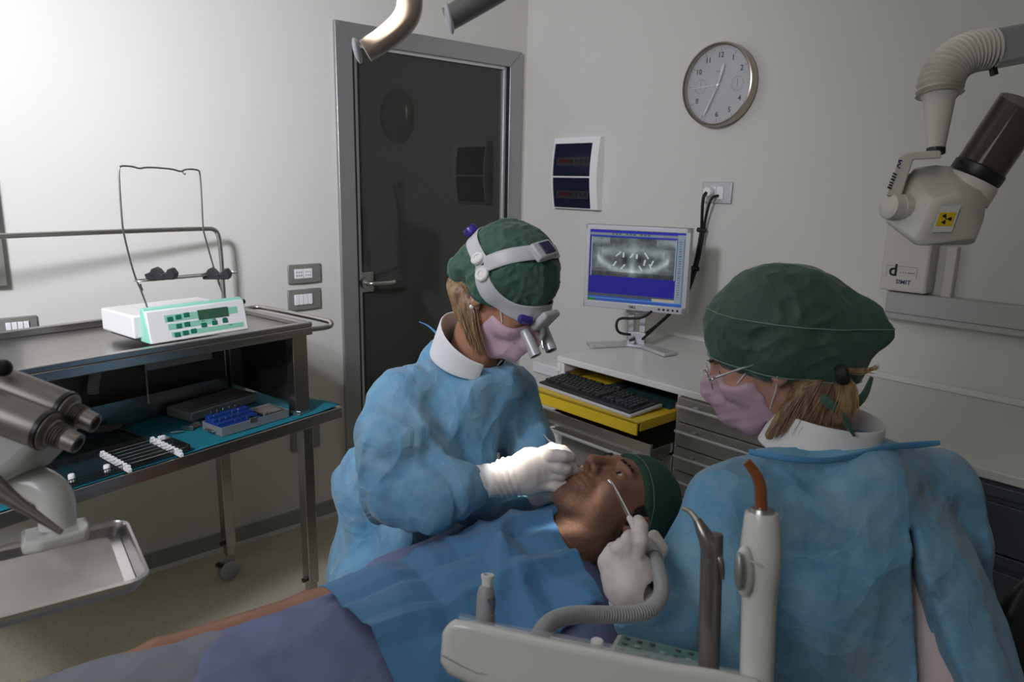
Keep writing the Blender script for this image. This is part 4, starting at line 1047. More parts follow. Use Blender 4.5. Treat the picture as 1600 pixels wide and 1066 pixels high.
# ---------------- head ----------------
def head_f(P, female=False):
    x = np.abs(P[:, 0]); Q = P.copy(); Q[:, 0] = x
    d = ellip(Q, (0, -.018, .032), (.074, .094, .086))
    d = smin(d, ellip(Q, (0, .030, -.020), (.062, .062, .082)), .03)
    d = smin(d, rcone(Q, (.050, .005, -.060), (.012, .070, -.092), .014, .013), .03)
    d = smin(d, rcone(Q, (0, .070, -.094), (.010, .069, -.094), .0155, .014), .035)
    d = smin(d, ellip(Q, (.036, .062, -.022), (.022, .022, .020)), .02)
    d = smin(d, rcone(Q, (.004, .086, .028), (.034, .076, .026), .010, .009), .016)           # brow
    d = smax(d, -ellip(Q, (.031, .097, .010), (.017, .013, .012)), .014)                        # sockets
    d = smin(d, ellip(Q, (.031, .074, .008), (.0145, .0125, .012)), .004)                       # lids
    d = smax(d, -ellip(Q, (.031, .087, .0068), (.0135, .0060, .0048)), .0012)                  # eye opening
    d = smin(d, rcone(Q, (0, .089, .018), (0, .114, -.020), .0065, .010), .010)                # nose
    d = smin(d, ellip(Q, (.0115, .101, -.031), (.0085, .011, .0078)), .007)
    d = smin(d, ellip(Q, (0, .117, -.027), (.009, .009, .0085)), .006)
    d = smax(d, -ellip(Q, (.0070, .107, -.0395), (.0036, .0055, .0050)), .002)                  # nostrils
    d = smin(d, ellip(Q, (0, .083, -.060), (.030, .018, .022)), .014)                           # muzzle
    d = smin(d, chain(Q, [(0, .0985, -.0525), (.013, .096, -.0545), (.025, .087, -.0595)], [.0042, .0042, .0018], .002), .003)
    d = smin(d, chain(Q, [(0, .0965, -.0665), (.012, .0945, -.0655), (.024, .087, -.0605)], [.0052, .0048, .0018], .002), .003)
    d = smax(d, -chain(Q, [(0, .106, -.0590), (.013, .1025, -.0595), (.027, .0905, -.0605)], [.0014, .0014, .001], .001), .0025)
    d = smax(d, -ellip(Q, (0, .1075, -.044), (.004, .006, .009)), .004)
    e = ellip(Q, (.079, -.008, -.004), (.009, .019, .030), [[.90, -.30, .15], [.30, .95, .10], [-.15, -.05, .99]])
    e = smax(e, -ellip(Q, (.0905, -.003, .004), (.006, .010, .016)), .004)
    e = smin(e, ellip(Q, (.077, .002, -.030), (.006, .008, .008)), .006)
    return smin(d, e, .006)
def head_to_body(Fr, neckb, rn=.056):
    """world sdf: head + neck"""
    hf = locf(head_f, Fr); a = tow(Fr, (0, -.022, -.055))
    a2 = tow(Fr, (0, -.004, -.075))
    def f(P):
        d = hf(P); n = smin(rcone(P, a, neckb, rn, rn+.006), rcone(P, a2, neckb, rn*.75, rn), .02)
        return smin(d, n, .02)
    return f
def hframe(o, fwd, up, s=1.):
    y = A3(fwd); y /= np.linalg.norm(y); z = A3(up); z = z-y*(z @ y); z /= np.linalg.norm(z); x = np.cross(y, z)
    return frame(A3(o), x*s, y*s, z*s)
CB = -CF
# materials
skin = mat('skin_tan', (.40, .205, .125), .42, sss=.15, bump=(420, .06), var=[(30, .35, (.46, .20, .12))])
skin_d = mat('skin_patient', (.30, .15, .092), .42, sss=.1, bump=(420, .10), var=[(35, .4, (.34, .14, .09))])
stubblem = mat('stubbled_skin', (.16, .088, .06), .55, bump=(900, .3), var=[(700, .9, (.27, .14, .09))])
skin_f = mat('skin_fair', (.52, .29, .21), .45, sss=.15, bump=(420, .05), var=[(26, .4, (.60, .27, .20))])
gown = mat('blue_nonwoven', (.13, .335, .50), .62, bump=[(260, .12), (45, .2)], crease=[(7, .55, .12), (17, .35, .10)], sheen=.2, var=[(7, .8, (.26, .40, .48)), (22, .6, (.06, .25, .46)), (160, .3, (.18, .36, .50))])
gown_hem = mat('blue_binding', (.075, .26, .48), .6, bump=(200, .1))
capm = mat('green_nonwoven', (.018, .075, .045), .62, bump=[(220, .12)], crease=[(16, .3, .1)], sheen=.2, var=[(9, .6, (.045, .115, .075)), (26, .4, (.030, .080, .048))])
capm2 = mat('green_cotton', (.014, .062, .042), .7, bump=[(500, .12), (30, .1)], var=[(12, .5, (.018, .075, .05))])
maskm = mat('pink_mask', (.60, .40, .47), .7, bump=[(300, .1)], var=[(18, .4, (.50, .32, .42))])
strapm = mat('white_elastic', (.72, .66, .66), .6)
glovem = mat('latex_glove', (.70, .645, .60), .42, bump=[(60, .10)], sss=.05, var=[(22, .45, (.62, .54, .50))])
collarm = mat('white_cotton', (.74, .73, .73), .75, bump=[(700, .06), (20, .05)])
tunic = mat('pale_pink_tunic', (.68, .56, .56), .75, bump=[(600, .08), (14, .12)])
hairm = mat('blond_hair', (.27, .155, .07), .42, var=[(60, .9, (.08, .04, .02)), (140, .6, (.50, .34, .18))], bump=(200, .3), scl=(1, 1, .15))
hair_dk = mat('dark_hair', (.02, .013, .009), .5)
stitch = mat('pale_stitching', (.17, .26, .21), .6)
dkgrey = mat('dark_trousers', (.05, .05, .06), .8)
# ================= DENTAL CHAIR (under the patient) =================
UZ = np.array([0, 0, 1.])
HC_ = V(961, 790, 1.42)                                   # patient head centre
bax = np.array([-.975, .222, 0]); bpx = np.array([.222, .975, 0])     # towards feet, towards the far side
sh0 = np.array([.84, .885, .785]); hip0 = np.array([.30, 1.015, .695]); kn0 = np.array([-.16, 1.12, .735]); an0 = np.array([-.60, 1.22, .66])
ch = thing('dental_chair', 'dark brown padded dental chair the patient lies on', 'dental chair', (.35, 1.0, 0))
leather = mat('brown_leather', (.05, .022, .014), .45, bump=(90, .15))
def pad(name, a, b, hw, th, dz):
    a = A3(a)-UZ*dz; b = A3(b)-UZ*dz; u = b-a; L = np.linalg.norm(u); u /= L; s = bpx-u*(bpx @ u); s /= np.linalg.norm(s); n = np.cross(u, s)
    return MB(frame(a, u, s, n)).bb(0, L, -hw, hw, -th, th).build(name, leather, ch, bevel=th*.8, seg=4)
pad('backrest', sh0+[.06, -.01, 0], hip0+[-.02, 0, 0], .20, .035, .155)
pad('seat', hip0+[.0, 0, 0], kn0+[-.1, .02, 0], .21, .04, .135)
pad('leg_rest', kn0+[-.06, .02, 0], an0+[-.12, .02, -.03], .19, .035, .125)
hb0 = HC_+[.02, 0, -.13]
MB(frame(hb0, bax, bpx, UZ)).bb(-.10, .12, -.10, .10, -.03, .0).build('headrest', leather, ch, bevel=.02, seg=4)
MB().bb(.10, .46, .86, 1.16, .42, .60).build('seat_base', M['white'], ch, bevel=.02, seg=3)
MB().bb(.16, .38, .94, 1.10, .10, .42).build('column', M['white'], ch, bevel=.02)
MB().bb(-.20, .55, .82, 1.20, .0, .10).build('foot_plate', M['white'], ch, bevel=.03)

# ================= PATIENT =================
Yp = (-.242*CR+.894*CU+.349*CB); Zp = (.88*CR+.27*CU-.40*CB)
PH = hframe(HC_, Yp, Zp, 1.02)
nb = np.array([.90, .865, .862])
pat = thing('person', 'patient lying back in a light blue top, green cap and unshaven face', 'person', (.45, 1.0, .66))
pf = head_to_body(PH, nb, .054)
hv = grow(pf, [tow(PH, p) for p in ((-.1, -.12, -.13), (.1, .13, .13), (-.1, .13, -.13), (.1, -.12, .13))]+[nb], .03, .0021, None, 1)
wrF = np.array([.29, 1.215, .735]); elF = np.array([.545, 1.175, .725]); shF = sh0+bpx*.165+[0.0, 0, .0]; shN = sh0-bpx*.165
elN = np.array([.56, .77, .70]); wrN = np.array([.34, .80, .69])
def body_p(P):
    d = eloft(P, sh0+[.02, 0, 0], hip0, (.17, .095), (.15, .09), bpx)
    d = smin(d, rcone(P, nb, sh0+[.02, 0, .01], .06, .08), .05)
    for s, sh_, el, wr in ((1, shF, elF, wrF), (-1, shN, elN, wrN)):
        d = smin(d, chain(P, [sh_, el, wr], [.055, .042, .028], .02), .03)
        d = smin(d, chain(P, [hip0+bpx*s*.085, kn0+bpx*s*.09, an0+bpx*s*.09, an0+bpx*s*.10+[-.03, 0, .12]], [.08, .055, .038, .03], .02), .03)
    # far hand resting on the thigh
    d = smin(d, rcone(P, wrF, wrF+[-.07, .0, .005], .026, .022), .02)
    for i in range(4):
        b = wrF+[-.085, -.028+.019*i, .006]; d = np.minimum(d, chain(P, [b, b+[-.035, 0, .004], b+[-.06, 0, -.012]], [.0095, .0085, .007], .002))
    return d
bv = grow(body_p, [sh0+[.1, 0, 0], an0-[.1, 0, 0], shN-bpx*.1, shF+bpx*.1, [0, 0, .6], [0, 0, .95]], .05, .008)
po = raw_obj('body', [hv, bv], skin_d, pat)
def beard(o, Fr, nverts, mt):
    o.data.materials.append(mt); inv = Fr.inverted(); off = rootmat(o.parent)
    rs = np.random.RandomState(1); mi = np.zeros(len(o.data.polygons), np.int32); tm = np.array(inv @ off)
    co = np.zeros(len(o.data.vertices)*3, np.float32); o.data.vertices.foreach_get('co', co); co = co.reshape(-1, 3) @ tm[:3, :3].T+tm[:3, 3]
    ctr = np.zeros(len(o.data.polygons)*3, np.float32); o.data.polygons.foreach_get('center', ctr); c = ctr.reshape(-1, 3) @ tm[:3, :3].T+tm[:3, 3]
    x = np.abs(c[:, 0]); y, z = c[:, 1], c[:, 2]
    low = -z-(.030+.55*np.clip(y-.02, 0, .06)); side = (z < -.0)*(y < .045)*(x > .045)*(.018-np.abs(y-.018))
    lip = ((np.abs(z+.046) < .006) & (y > .08))*.006; mouth = (np.abs(z+.0595) < .013) & (x < .028) & (y > .075)
    w_ = np.maximum(np.maximum(low, lip), side*.6); w_ = np.where(mouth, -1, w_); w_ = np.where((y < -.005) | (z < -.135), -1, w_)
    nose = (z > -.044) & (x < .022) & (y > .08); w_ = np.where(nose, -1, w_)
    mi[rs.rand(len(mi)) < np.clip(w_/.014, 0, .82)] = 1; o.data.polygons.foreach_set('material_index', mi)
beard(po, PH, 0, stubblem)
# shirt
_sf = paper(31, .020, 8., .008, 19, (1, 1, 1))
sf_n = lambda P: np.where((P-sh0) @ bax > .30, 1., .3)*_sf(P)
shirtm = mat('pale_blue_cotton', (.17, .20, .36), .85, bump=[(500, .1)], crease=[(9, .3, .12)], var=[(14, .4, (.24, .27, .45))])
trous = mat('grey_blue_trousers', (.23, .245, .285), .85, bump=[(400, .12), (24, .15)], var=[(16, .4, (.27, .28, .32))])
hemP = hip0+bax*(-.0)
def shirt_f(P):
    d = eloft(P, sh0+[.03, 0, .005], hip0+[.02, 0, .015], (.200, .108), (.190, .098), bpx)
    for s, sh_, el, wr in ((1, shF, elF, wrF), (-1, shN, elN, wrN)):
        d = smin(d, rcone(P, sh_, sh_*.45+el*.55, .078, .066), .03)
    # fold ridges at the waist
    for k in range(5):
        a = hip0+bpx*(-.15+.07*k)+UZ*(.105-.02*abs(k-2)); d = smin(d, rcone(P, a, a-bax*.12+bpx*(.05-.03*k)+UZ*.012, .012, .004), .02)
    cut = (P-(hip0-bax*-.045)) @ bax
    return smax(d, cut, .012)
v = grow(shirt_f, [sh0+[.15, 0, .2], hip0-[.15, 0, .15], shN-bpx*.12, shF+bpx*.12], .03, .006, sf_n)
raw_obj('shirt', [v], shirtm, pat)
def trous_f(P):
    d = eloft(P, hip0-bax*.05+[0, 0, 0], hip0+bax*.16, (.18, .098), (.18, .095), bpx)
    for s in (1, -1):
        d = smin(d, chain(P, [hip0+bpx*s*.09+[0, 0, .01], kn0+bpx*s*.095, an0+bpx*s*.095+bax*-.04], [.102, .078, .058], .03), .045)
    for k in range(4):
        a = hip0+bax*(.06+.0*k)+bpx*(-.05+.0*k)+UZ*.09; q = R(-70+45*k); d = smin(d, rcone(P, a, a+bax*.13*math.cos(q)+bpx*.13*math.sin(q)+UZ*(-.01), .013, .004), .02)
    return d
v = grow(trous_f, [hip0+[.1, 0, .12], an0-[.12, 0, .12], hip0-bpx*.25, kn0+bpx*.25], .03, .007, paper(41, .022, 7.5, .008, 18, (1, 1, 1)))
raw_obj('trousers', [v], trous, pat)
# cap
def cap_fn(c, r, pl_o, pl_n, k=.006, extra=None):
    pl_n = A3(pl_n)/np.linalg.norm(pl_n)
    def f(P):
        d = ellip(P, c, r)
        if extra is not None: d = extra(P, d)
        return smax(d, (P-A3(pl_o)) @ pl_n, k)
    return f
pc_n = (0, .50, -.865)
pcf = cap_fn((0, -.022, .038), (.083, .103, .098), (0, .06, .047), pc_n)
pcw = locf(pcf, PH)
v = grow(pcw, [tow(PH, p) for p in ((-.11, -.14, -.1), (.11, .12, .16), (-.11, .12, -.1), (.11, -.14, .16))], .01, .0032, crumple(5, .003, 22, .001, 60))
cp = raw_obj('surgical_cap', [v], capm2, pat)
def obj_bvh(o):
    m = rootmat(o); return BVHTree.FromPolygons([m @ v.co for v in o.data.vertices], [tuple(p.vertices) for p in o.data.polygons])
def cap_seam(Fr, f, po, pn, off, name, m, parent, r=.0012, ctr=None, a0=0, a1=360, n=60, push=0.):
    pn = A3(pn)/np.linalg.norm(pn); u, v_, _ = axes(pn, (1, .1, .2)); o = A3(po)-pn*off; pts = []
    if ctr is not None: o = A3(ctr)-pn*((A3(ctr)-o) @ pn)
    bv_ = obj_bvh(parent)
    for i in range(n+1):
        q = R(a0+(a1-a0)*i/n); dq = u*math.cos(q)+v_*math.sin(q); wo = tow(Fr, o); wd = tow(Fr, o+dq)-wo; wd /= np.linalg.norm(wd); h_ = bv_.ray_cast(Vector(wo), Vector(wd)); pts.append(np.array(h_[0])+wd*push if h_[0] is not None else tow(Fr, hit(f, o, dq, 0, .3)))
    return MB().tube(pts, r, n=6).build(name, m, parent)
cap_seam(PH, pcf, (0, .06, .047), pc_n, .012, 'seam', stitch, cp, r=.0008, ctr=(0, -.02, .02))
# eyes, brows, hair
def eyes(Fr, par, iris=(.03, .015, .008)):
    em = mat('eye_white', (.55, .50, .47), .15); im = mat('iris_dark', iris, .08)
    for s in (-1, 1):
        c = (s*.031, .0735, .0072)
        e = MB(Fr).ball(c, .0115, 20).build('eyeball', em, par)
        MB(Fr).ball((s*.030, .0782, .0074), .0080, 16).build('iris', im, e)
eyes(PH, pat)
def brow(Fr, par, m, f=head_f, wd=1., z=.027):
    rs = np.random.RandomState(5)
    for s in (-1, 1):
        b = MB()
        for i in range(70):
            u = rs.rand(); x = s*(.012+.036*u); zz = z+.0055*math.sin(u*2.4)-.003*u+rs.randn()*.0016*wd
            p = hit(f, (x*.6, 0, zz), (x*.4, .1, 0), .0, .16); p2 = p+np.array([s*.006, .0015, .0015*(1-2*u)])
            b.tube([tow(Fr, p), tow(Fr, p2)], [.0006, .00025], n=4)
        b.build('eyebrow', m, par)
brow(PH, pat, hair_dk)
# sideburn and hair edge, stubble handled by skin; short dark hair at temple and nape
def hairpatch(P):
    return smax(smax(ellip(P, (0, -.024, .028), (.0815, .100, .090)), -(P[:, 2]+.055), .01), P[:, 1]-.030+.3*P[:, 2], .006)
v = grow(locf(hairpatch, PH), [tow(PH, p) for p in ((-.1, -.13, -.1), (.1, .12, .13), (-.1, .12, -.1), (.1, -.13, .13))], .0, .003, lambda p: .0015*ridge(p*180, 3))
raw_obj('hair', [v], hair_dk, pat)
# ================= BIB / DRAPE =================
dm = mat('blue_drape', (.080, .245, .48), .72, bump=[(350, .12)], crease=[(6, .35, .1), (15, .12, .1)], sheen=.2, var=[(8, .4, (.11, .29, .52)), (200, .3, (.09, .26, .50))])
bodyf = lambda P: smin(shirt_f(P), rcone(P, nb+[.03, 0, .0], sh0, .062, .09), .04)
# drape in body frame: u towards feet from neck, w across (far +)
O_b = nb+bax*(-.02)
cor = {'nf': V(862, 794, 1.46), 'nn': V(948, 905, 1.16), 'ff': atz(497, 940, .80), 'fn': atz(640, 1110, .80)}
nu, nw = 110, 90
def topz(x, y):
    """height of the body under (x,y) by sphere tracing down"""
    z = np.full_like(x, .70); done = np.zeros(len(x), bool)
    for zz in np.arange(1.04, .70, -.006):
        m = ~done; d = bodyf(np.stack([x[m], y[m], np.full(m.sum(), zz)], 1)); k = np.where(m)[0][d < 0]; z[k] = zz+.003; done[k] = True
    return z
uu, ww = np.meshgrid(np.linspace(0, 1, nu), np.linspace(0, 1, nw), indexing='ij')
def bil(u, w):
    c = lambda k: A3(cor[k])[:2]
    return (1-u)[:, None]*((1-w)[:, None]*c('nn')+w[:, None]*c('nf'))+u[:, None]*((1-w)[:, None]*c('fn')+w[:, None]*c('ff'))
XY = bil(uu.ravel(), ww.ravel())
# neckline scoop
scoop = np.exp(-((ww.ravel()-.62)/.26)**2)*(1-uu.ravel())**6*.03
XY = XY+bax[:2]*scoop[:, None]
Zb = topz(XY[:, 0], XY[:, 1]).reshape(nu, nw)
Z0 = Zb.copy()
# stiff sheet: envelope smoothing (bridge hollows)
for _ in range(160):
    S_ = Zb.copy(); S_[1:-1, 1:-1] = (Zb[:-2, 1:-1]+Zb[2:, 1:-1]+Zb[1:-1, :-2]+Zb[1:-1, 2:])/4
    S_[0, 1:-1] = (Zb[0, :-2]+Zb[0, 2:])/2; S_[-1, 1:-1] = (Zb[-1, :-2]+Zb[-1, 2:])/2
    Zb = np.maximum(S_, Z0)
Zb = Zb+.016
u_, w_ = uu, ww
def crease(t, c, h, wd): return h*np.clip(1-np.abs(t-c)/wd, 0, 1)
Zb += crease(u_, .34, .014, .09)+crease(u_, .68, -.012, .08)+crease(w_, .36, .016, .09)+crease(w_, .68, -.009, .07)
Zb += crease(u_+w_*.35, .55, .012, .06)*(w_ > .3)+crease(u_-w_*.5, .05, .010, .10)*(u_ < .5)
Zb += .006*(vnoise(np.stack([uu.ravel()*5, ww.ravel()*5, uu.ravel()*0], 1), 3).reshape(nu, nw)-.5)*2+.004*ridge(np.stack([uu.ravel()*4, ww.ravel()*6, uu.ravel()*0], 1), 9).reshape(nu, nw)
Zb[:, :] += .012*np.exp(-(u_/.12)**2)*np.exp(-((w_-.12)/.2)**2)
P_ = np.concatenate([XY, Zb.reshape(-1, 1)], 1)
q = np.arange(nu*nw).reshape(nu, nw); F_ = np.stack([q[:-1, :-1].ravel(), q[1:, :-1].ravel(), q[1:, 1:].ravel(), q[:-1, 1:].ravel()], 1)
dr_o = raw_obj('dental_bib', [(P_, F_)], dm, None)
sm = dr_o.modifiers.new('s', 'SOLIDIFY'); sm.thickness = .0012
tag(dr_o, 'creased blue paper bib spread over the chest of the patient', 'bib')
BIBZ = lambda x, y: float(Zb.reshape(-1)[np.argmin(np.hypot(XY[:, 0]-x, XY[:, 1]-y))])
# light blue absorbent edge at the neck
lb = mat('light_blue_paper', (.16, .42, .66), .7, bump=(300, .1))
pts = [V(x, y, t) for x, y, t in ((852, 791, 1.47), (868, 792, 1.455), (884, 799, 1.44), (898, 810, 1.42), (909, 824, 1.395))]
nl = [p+UZ*.004 for p in pts]
nv, nf = [], []
for i, p in enumerate(nl):
    for j in range(5): nv.append(p+bax*(.010*j-.004)+UZ*(-.0026*j+.001*math.sin(i)))
for i in range(4):
    for j in range(4): nf.append((i*5+j, i*5+j+1, i*5+j+6, i*5+j+5))
eo = MB().add(nv, nf).build('neck_band', lb, dr_o); eo.modifiers.new('s', 'SOLIDIFY').thickness = .0015
# ================= shared garment builders =================
def hand_mesh(chains, palm, res=.0026, wr=None):
    def f(P):
        d = None
        for pts, rs in palm:
            e = chain(P, pts, rs, .012); d = e if d is None else smin(d, e, .016)
        for pts, rs in chains:
            e = chain(P, pts, rs, .003); d = smin(d, e, .0035)
        return d
    allp = [p for c in chains+palm for p in c[0]]
    return f, allp
def glove(name, chains, palm, parent, m=glovem, disp=None, pad=.03, res=.0026):
    f, ap = hand_mesh(chains, palm)
    v = grow(f, ap, pad, res, disp, 1)
    return raw_obj(name, [v], m, parent)
def strands(name, roots, m, parent, r=.0009, n=5):
    b = MB()
    for pts in roots: b.tube(pts, [r]*(len(pts)-1)+[r*.25], n=n, smooth=1)
    return b.build(name, m, parent)
def sheet(name, rows, m, parent, th=.002, sub=1):
    """rows: grid of world points"""
    nr_, nc = len(rows), len(rows[0]); v = np.array(rows).reshape(-1, 3); q = np.arange(nr_*nc).reshape(nr_, nc)
    F = np.stack([q[:-1, :-1].ravel(), q[1:, :-1].ravel(), q[1:, 1:].ravel(), q[:-1, 1:].ravel()], 1)
    o = raw_obj(name, [(v, F)], m, parent)
    s = o.modifiers.new('s', 'SOLIDIFY'); s.thickness = th; s.offset = 0
    if sub: u = o.modifiers.new('u', 'SUBSURF'); u.levels = sub; u.render_levels = sub
    return o
def V3(l): return [V(*p) for p in l]
def mask_f(P):
    d = head_f(P)-.0045
    d = smin(d, rcone(P, (0, .108, -.012), (0, .100, -.075), .010, .020), .02)
    d = smax(d, P[:, 2]-(.004-.35*np.abs(P[:, 0])), .003); d = smax(d, -(P[:, 2]+.118), .004)
    d = smax(d, -(P[:, 1]-(.030+.12*(P[:, 2]+.06))), .003)
    return d
def pleats(P): return .0006*np.sin(P[:, 2]*330+18*P[:, 1])*np.clip((.07-np.abs(P[:, 0]))/.05, 0, 1)+.003*ridge(P*22, 4)
def make_mask(Fr, par, name='face_mask'):
    v, F = mesh_sdf(mask_f, A3((-.09, -.01, -.14)), A3((.09, .15, .03)), .0030); v = relax(v, F, 2); v = v+vnormals(v, F)*pleats(v)[:, None]
    m4 = np.array(Fr); return raw_obj(name, [(v @ m4[:3, :3].T+m4[:3, 3], F)], maskm, par)
def loc_grow(f, lo, hi, h, disp, Fr, name, m, par, rl=1):
    v, F = mesh_sdf(f, A3(lo), A3(hi), h)
    v = relax(v, F, rl)
    if disp is not None: v = v+vnormals(v, F)*disp(v)[:, None]
    m4 = np.array(Fr); return raw_obj(name, [(v @ m4[:3, :3].T+m4[:3, 3], F)], m, par)

# ================= DENTIST =================
dcr = math.cos(R(38)); dfw = -math.sin(R(38))
hr = CR*dcr+CF*dfw; hr[2] = 0; hr /= np.linalg.norm(hr)
pt = R(44); Yd = hr*math.cos(pt)-UZ*math.sin(pt); Zd = hr*math.sin(pt)+UZ*math.cos(pt)
HD = V(793, 456, 1.52); DH = hframe(HD, Yd, Zd, 1.0)
nD = V(738, 566, 1.60)
den = thing('person', 'seated dentist in blue gown and green cap bending over the patient', 'person', (.95, 1.42, 0))
RS, LS = V(632, 622, 1.52), V(806, 612, 1.70)
RE, RW = V(625, 772, 1.41), V(758, 752, 1.385)
LE, LW = V(822, 700, 1.66), V(842, 768, 1.50)
PEL = np.array([.93, 1.46, .56]); 
kR, kL = np.array([.66, 1.13, .56]), np.array([1.05, 1.15, .52]); fR, fL = np.array([.72, 1.16, .07]), np.array([1.14, 1.14, .07])
df = head_to_body(DH, nD, .050)
hv = grow(df, [tow(DH, p) for p in ((-.1, -.12, -.13), (.1, .13, .13), (-.1, .13, -.13), (.1, -.12, .13))]+[nD], .02, .0026)
dside = LS-RS; dside /= np.linalg.norm(dside)
def body_d(P):
    d = eloft(P, (RS+LS)/2-UZ*.04, PEL, (.10, .055), (.12, .08), dside)
    d = smin(d, rcone(P, nD, (RS+LS)/2-UZ*.03, .05, .05), .05)
    for a in ((RS, RE, RW), (LS, LE, LW)): d = smin(d, chain(P, a, [.05, .04, .027], .02), .03)
    for k_, f_, s in ((kR, fR, -1), (kL, fL, 1)): d = smin(d, chain(P, [PEL+dside*s*.08, k_, f_, f_+[.02, -.12, -.03]], [.075, .055, .038, .03], .02), .03)
    return d
bv = grow(body_d, [RS, LS, PEL, kR, kL, fR+[0, -.15, -.03], fL, RW, LW], .12, .009)
raw_obj('body', [hv, bv], skin, den)
raw_obj('trousers', [grow(lambda P: np.minimum(chain(P, [PEL-dside*.08, kR, fR+[0, 0, .06]], [.10, .072, .055], .03), chain(P, [PEL+dside*.08, kL, fL+[0, 0, .06]], [.10, .072, .055], .03)), [PEL, kR, kL, fR, fL], .12, .010, crumple(51, .008, 6))], mat('white_trousers', (.6, .6, .6), .85), den)
for f_ in (fR, fL):
    raw_obj('shoe', [grow(lambda P: smax(chain(P, [f_+[0, .03, -.02], f_+[.02, -.14, -.03]], [.042, .036], .01), -(P[:, 2]-.004), .004), [f_, f_+[0, -.16, 0]], .07, .006)], M['white'], den)
# gown
TC = (RS+LS)/2; fwd_d = np.cross(UZ, dside)*-1; fwd_d = np.cross(dside, UZ); fwd_d = fwd_d if fwd_d @ CB > 0 else -fwd_d
waist = PEL+[0, -.02, .22]
def gown_d(P):
    d = eloft(P, TC-UZ*.02-fwd_d*.0, waist, (.135, .105), (.165, .125), dside)
    d = smin(d, rcone(P, waist, PEL-[0, 0, .05], .15, .19), .08)
    d = smin(d, rcone(P, RS, RS*.5+LS*.5+UZ*.035, .062, .055), .05); d = smin(d, rcone(P, LS, RS*.5+LS*.5+UZ*.035, .062, .055), .05)
    # right sleeve, loose, with bunches
    d = smin(d, chain(P, [RS, V(612, 690, 1.45), V(620, 772, 1.42)], [.068, .070, .060], .03), .035)
    d = smin(d, chain(P, [V(620, 775, 1.42), V(680, 780, 1.385), V(735, 758, 1.38)], [.060, .060, .046], .03), .02)
    d = smin(d, rcone(P, V(640, 700, 1.46), V(690, 740, 1.47), .07, .06), .04)
    d = smin(d, rcone(P, V(700, 726, 1.40), V(724, 736, 1.39), .026, .024), .02)
    d = smin(d, rcone(P, V(722, 778, 1.37), V(742, 776, 1.375), .026, .022), .02)
    d = smin(d, rcone(P, V(715, 650, 1.57), V(745, 770, 1.57), .075, .065), .04); d = smin(d, rcone(P, V(715, 800, 1.47), V(785, 805, 1.50), .040, .036), .04)
    # left sleeve
    d = smin(d, chain(P, [LS, LE+CR*.01, LW-CF*.0], [.062, .058, .042], .03), .03)
    # lap and skirt
    d = smin(d, chain(P, [PEL-dside*.07, kR+[0, .03, .03]], [.13, .10], .03), .06); d = smin(d, chain(P, [PEL+dside*.07, kL+[0, .03, .03]], [.13, .10], .03), .06)
    d = smin(d, rcone(P, V(622, 850, 1.62), V(620, 960, 1.66), .05, .055), .06)
    # directed folds
    for a, b, r0, r1 in ((V(640, 640, 1.46), V(690, 760, 1.44), .010, .006), (V(700, 600, 1.53), V(735, 760, 1.50), .008, .010), (V(610, 690, 1.39), V(690, 700, 1.41), .012, .004), (V(600, 735, 1.385), V(690, 735, 1.39), .012, .004),
                         (V(770, 590, 1.60), V(765, 740, 1.53), .010, .014), (V(800, 600, 1.62), V(810, 730, 1.60), .008, .012), (V(640, 820, 1.39), V(700, 790, 1.34), .010, .008), (V(590, 640, 1.46), V(572, 700, 1.41), .010, .010),
                         (V(700, 810, 1.35), V(672, 750, 1.36), .012, .008), (V(730, 640, 1.52), V(700, 700, 1.47), .010, .004)):
        d = smin(d, rcone(P, a, b, r0, r1), .018)
    # open neck
    d = smin(d, rcone(P, V(690, 556, 1.63), TC, .050, .06), .04); d = smin(d, rcone(P, V(748, 590, 1.55), V(785, 592, 1.57), .045, .04), .04)
    d = smin(d, rcone(P, V(780, 775, 1.49), V(835, 770, 1.50), .045, .040), .04)
    d = smax(d, -rcone(P, nD+UZ*.012, HD+UZ*-.02, .050, .078), .010)
    return d
gd = paper(61, .036, 8.0, .012, 20, (1, 1, .6))
gdf = lambda P: gd(P)*np.clip(np.linalg.norm(P-V(752, 757, 1.38), axis=1)/.09, .12, 1)
v = grow(gown_d, [RS, LS, PEL-[0, 0, .22], kR-[0, .0, .1], kL, V(560, 700, 1.4), V(760, 800, 1.35), V(560, 950, 1.6)], .13, .0048, gdf)
go = raw_obj('gown', [v], gown, den)
# eyelet embroidery of the sleeve
gb = obj_bvh(go); b = MB()
for (xa, ya_, xb, yb_) in ((634, 553, 628, 592), (652, 550, 645, 600), (643, 668, 641, 702), (661, 666, 659, 698)):
    for i in range(9):
        for k in (0, 1):
            u = (i+.5*k)/9; r_ = ray(xa+(xb-xa)*u+3.2*k, ya_+(yb_-ya_)*u); h_ = gb.ray_cast(Vector(CAM), Vector(r_).normalized())
            if h_[0] is None: continue
            n_ = np.array(h_[1]); n_ = n_ if n_ @ CB > 0 else -n_; p = np.array(h_[0])+n_*.0006; x_, y_, _ = axes(n_)
            b.add([p+x_*.0011, p+y_*.0016, p-x_*.0011, p-y_*.0016, p+n_*.0003], [(0, 1, 4), (1, 2, 4), (2, 3, 4), (3, 0, 4)])
b.build('eyelet_trim', mat('eyelet_shade', (.05, .12, .18), .8), go, smooth=False)['kind'] = 'stuff'
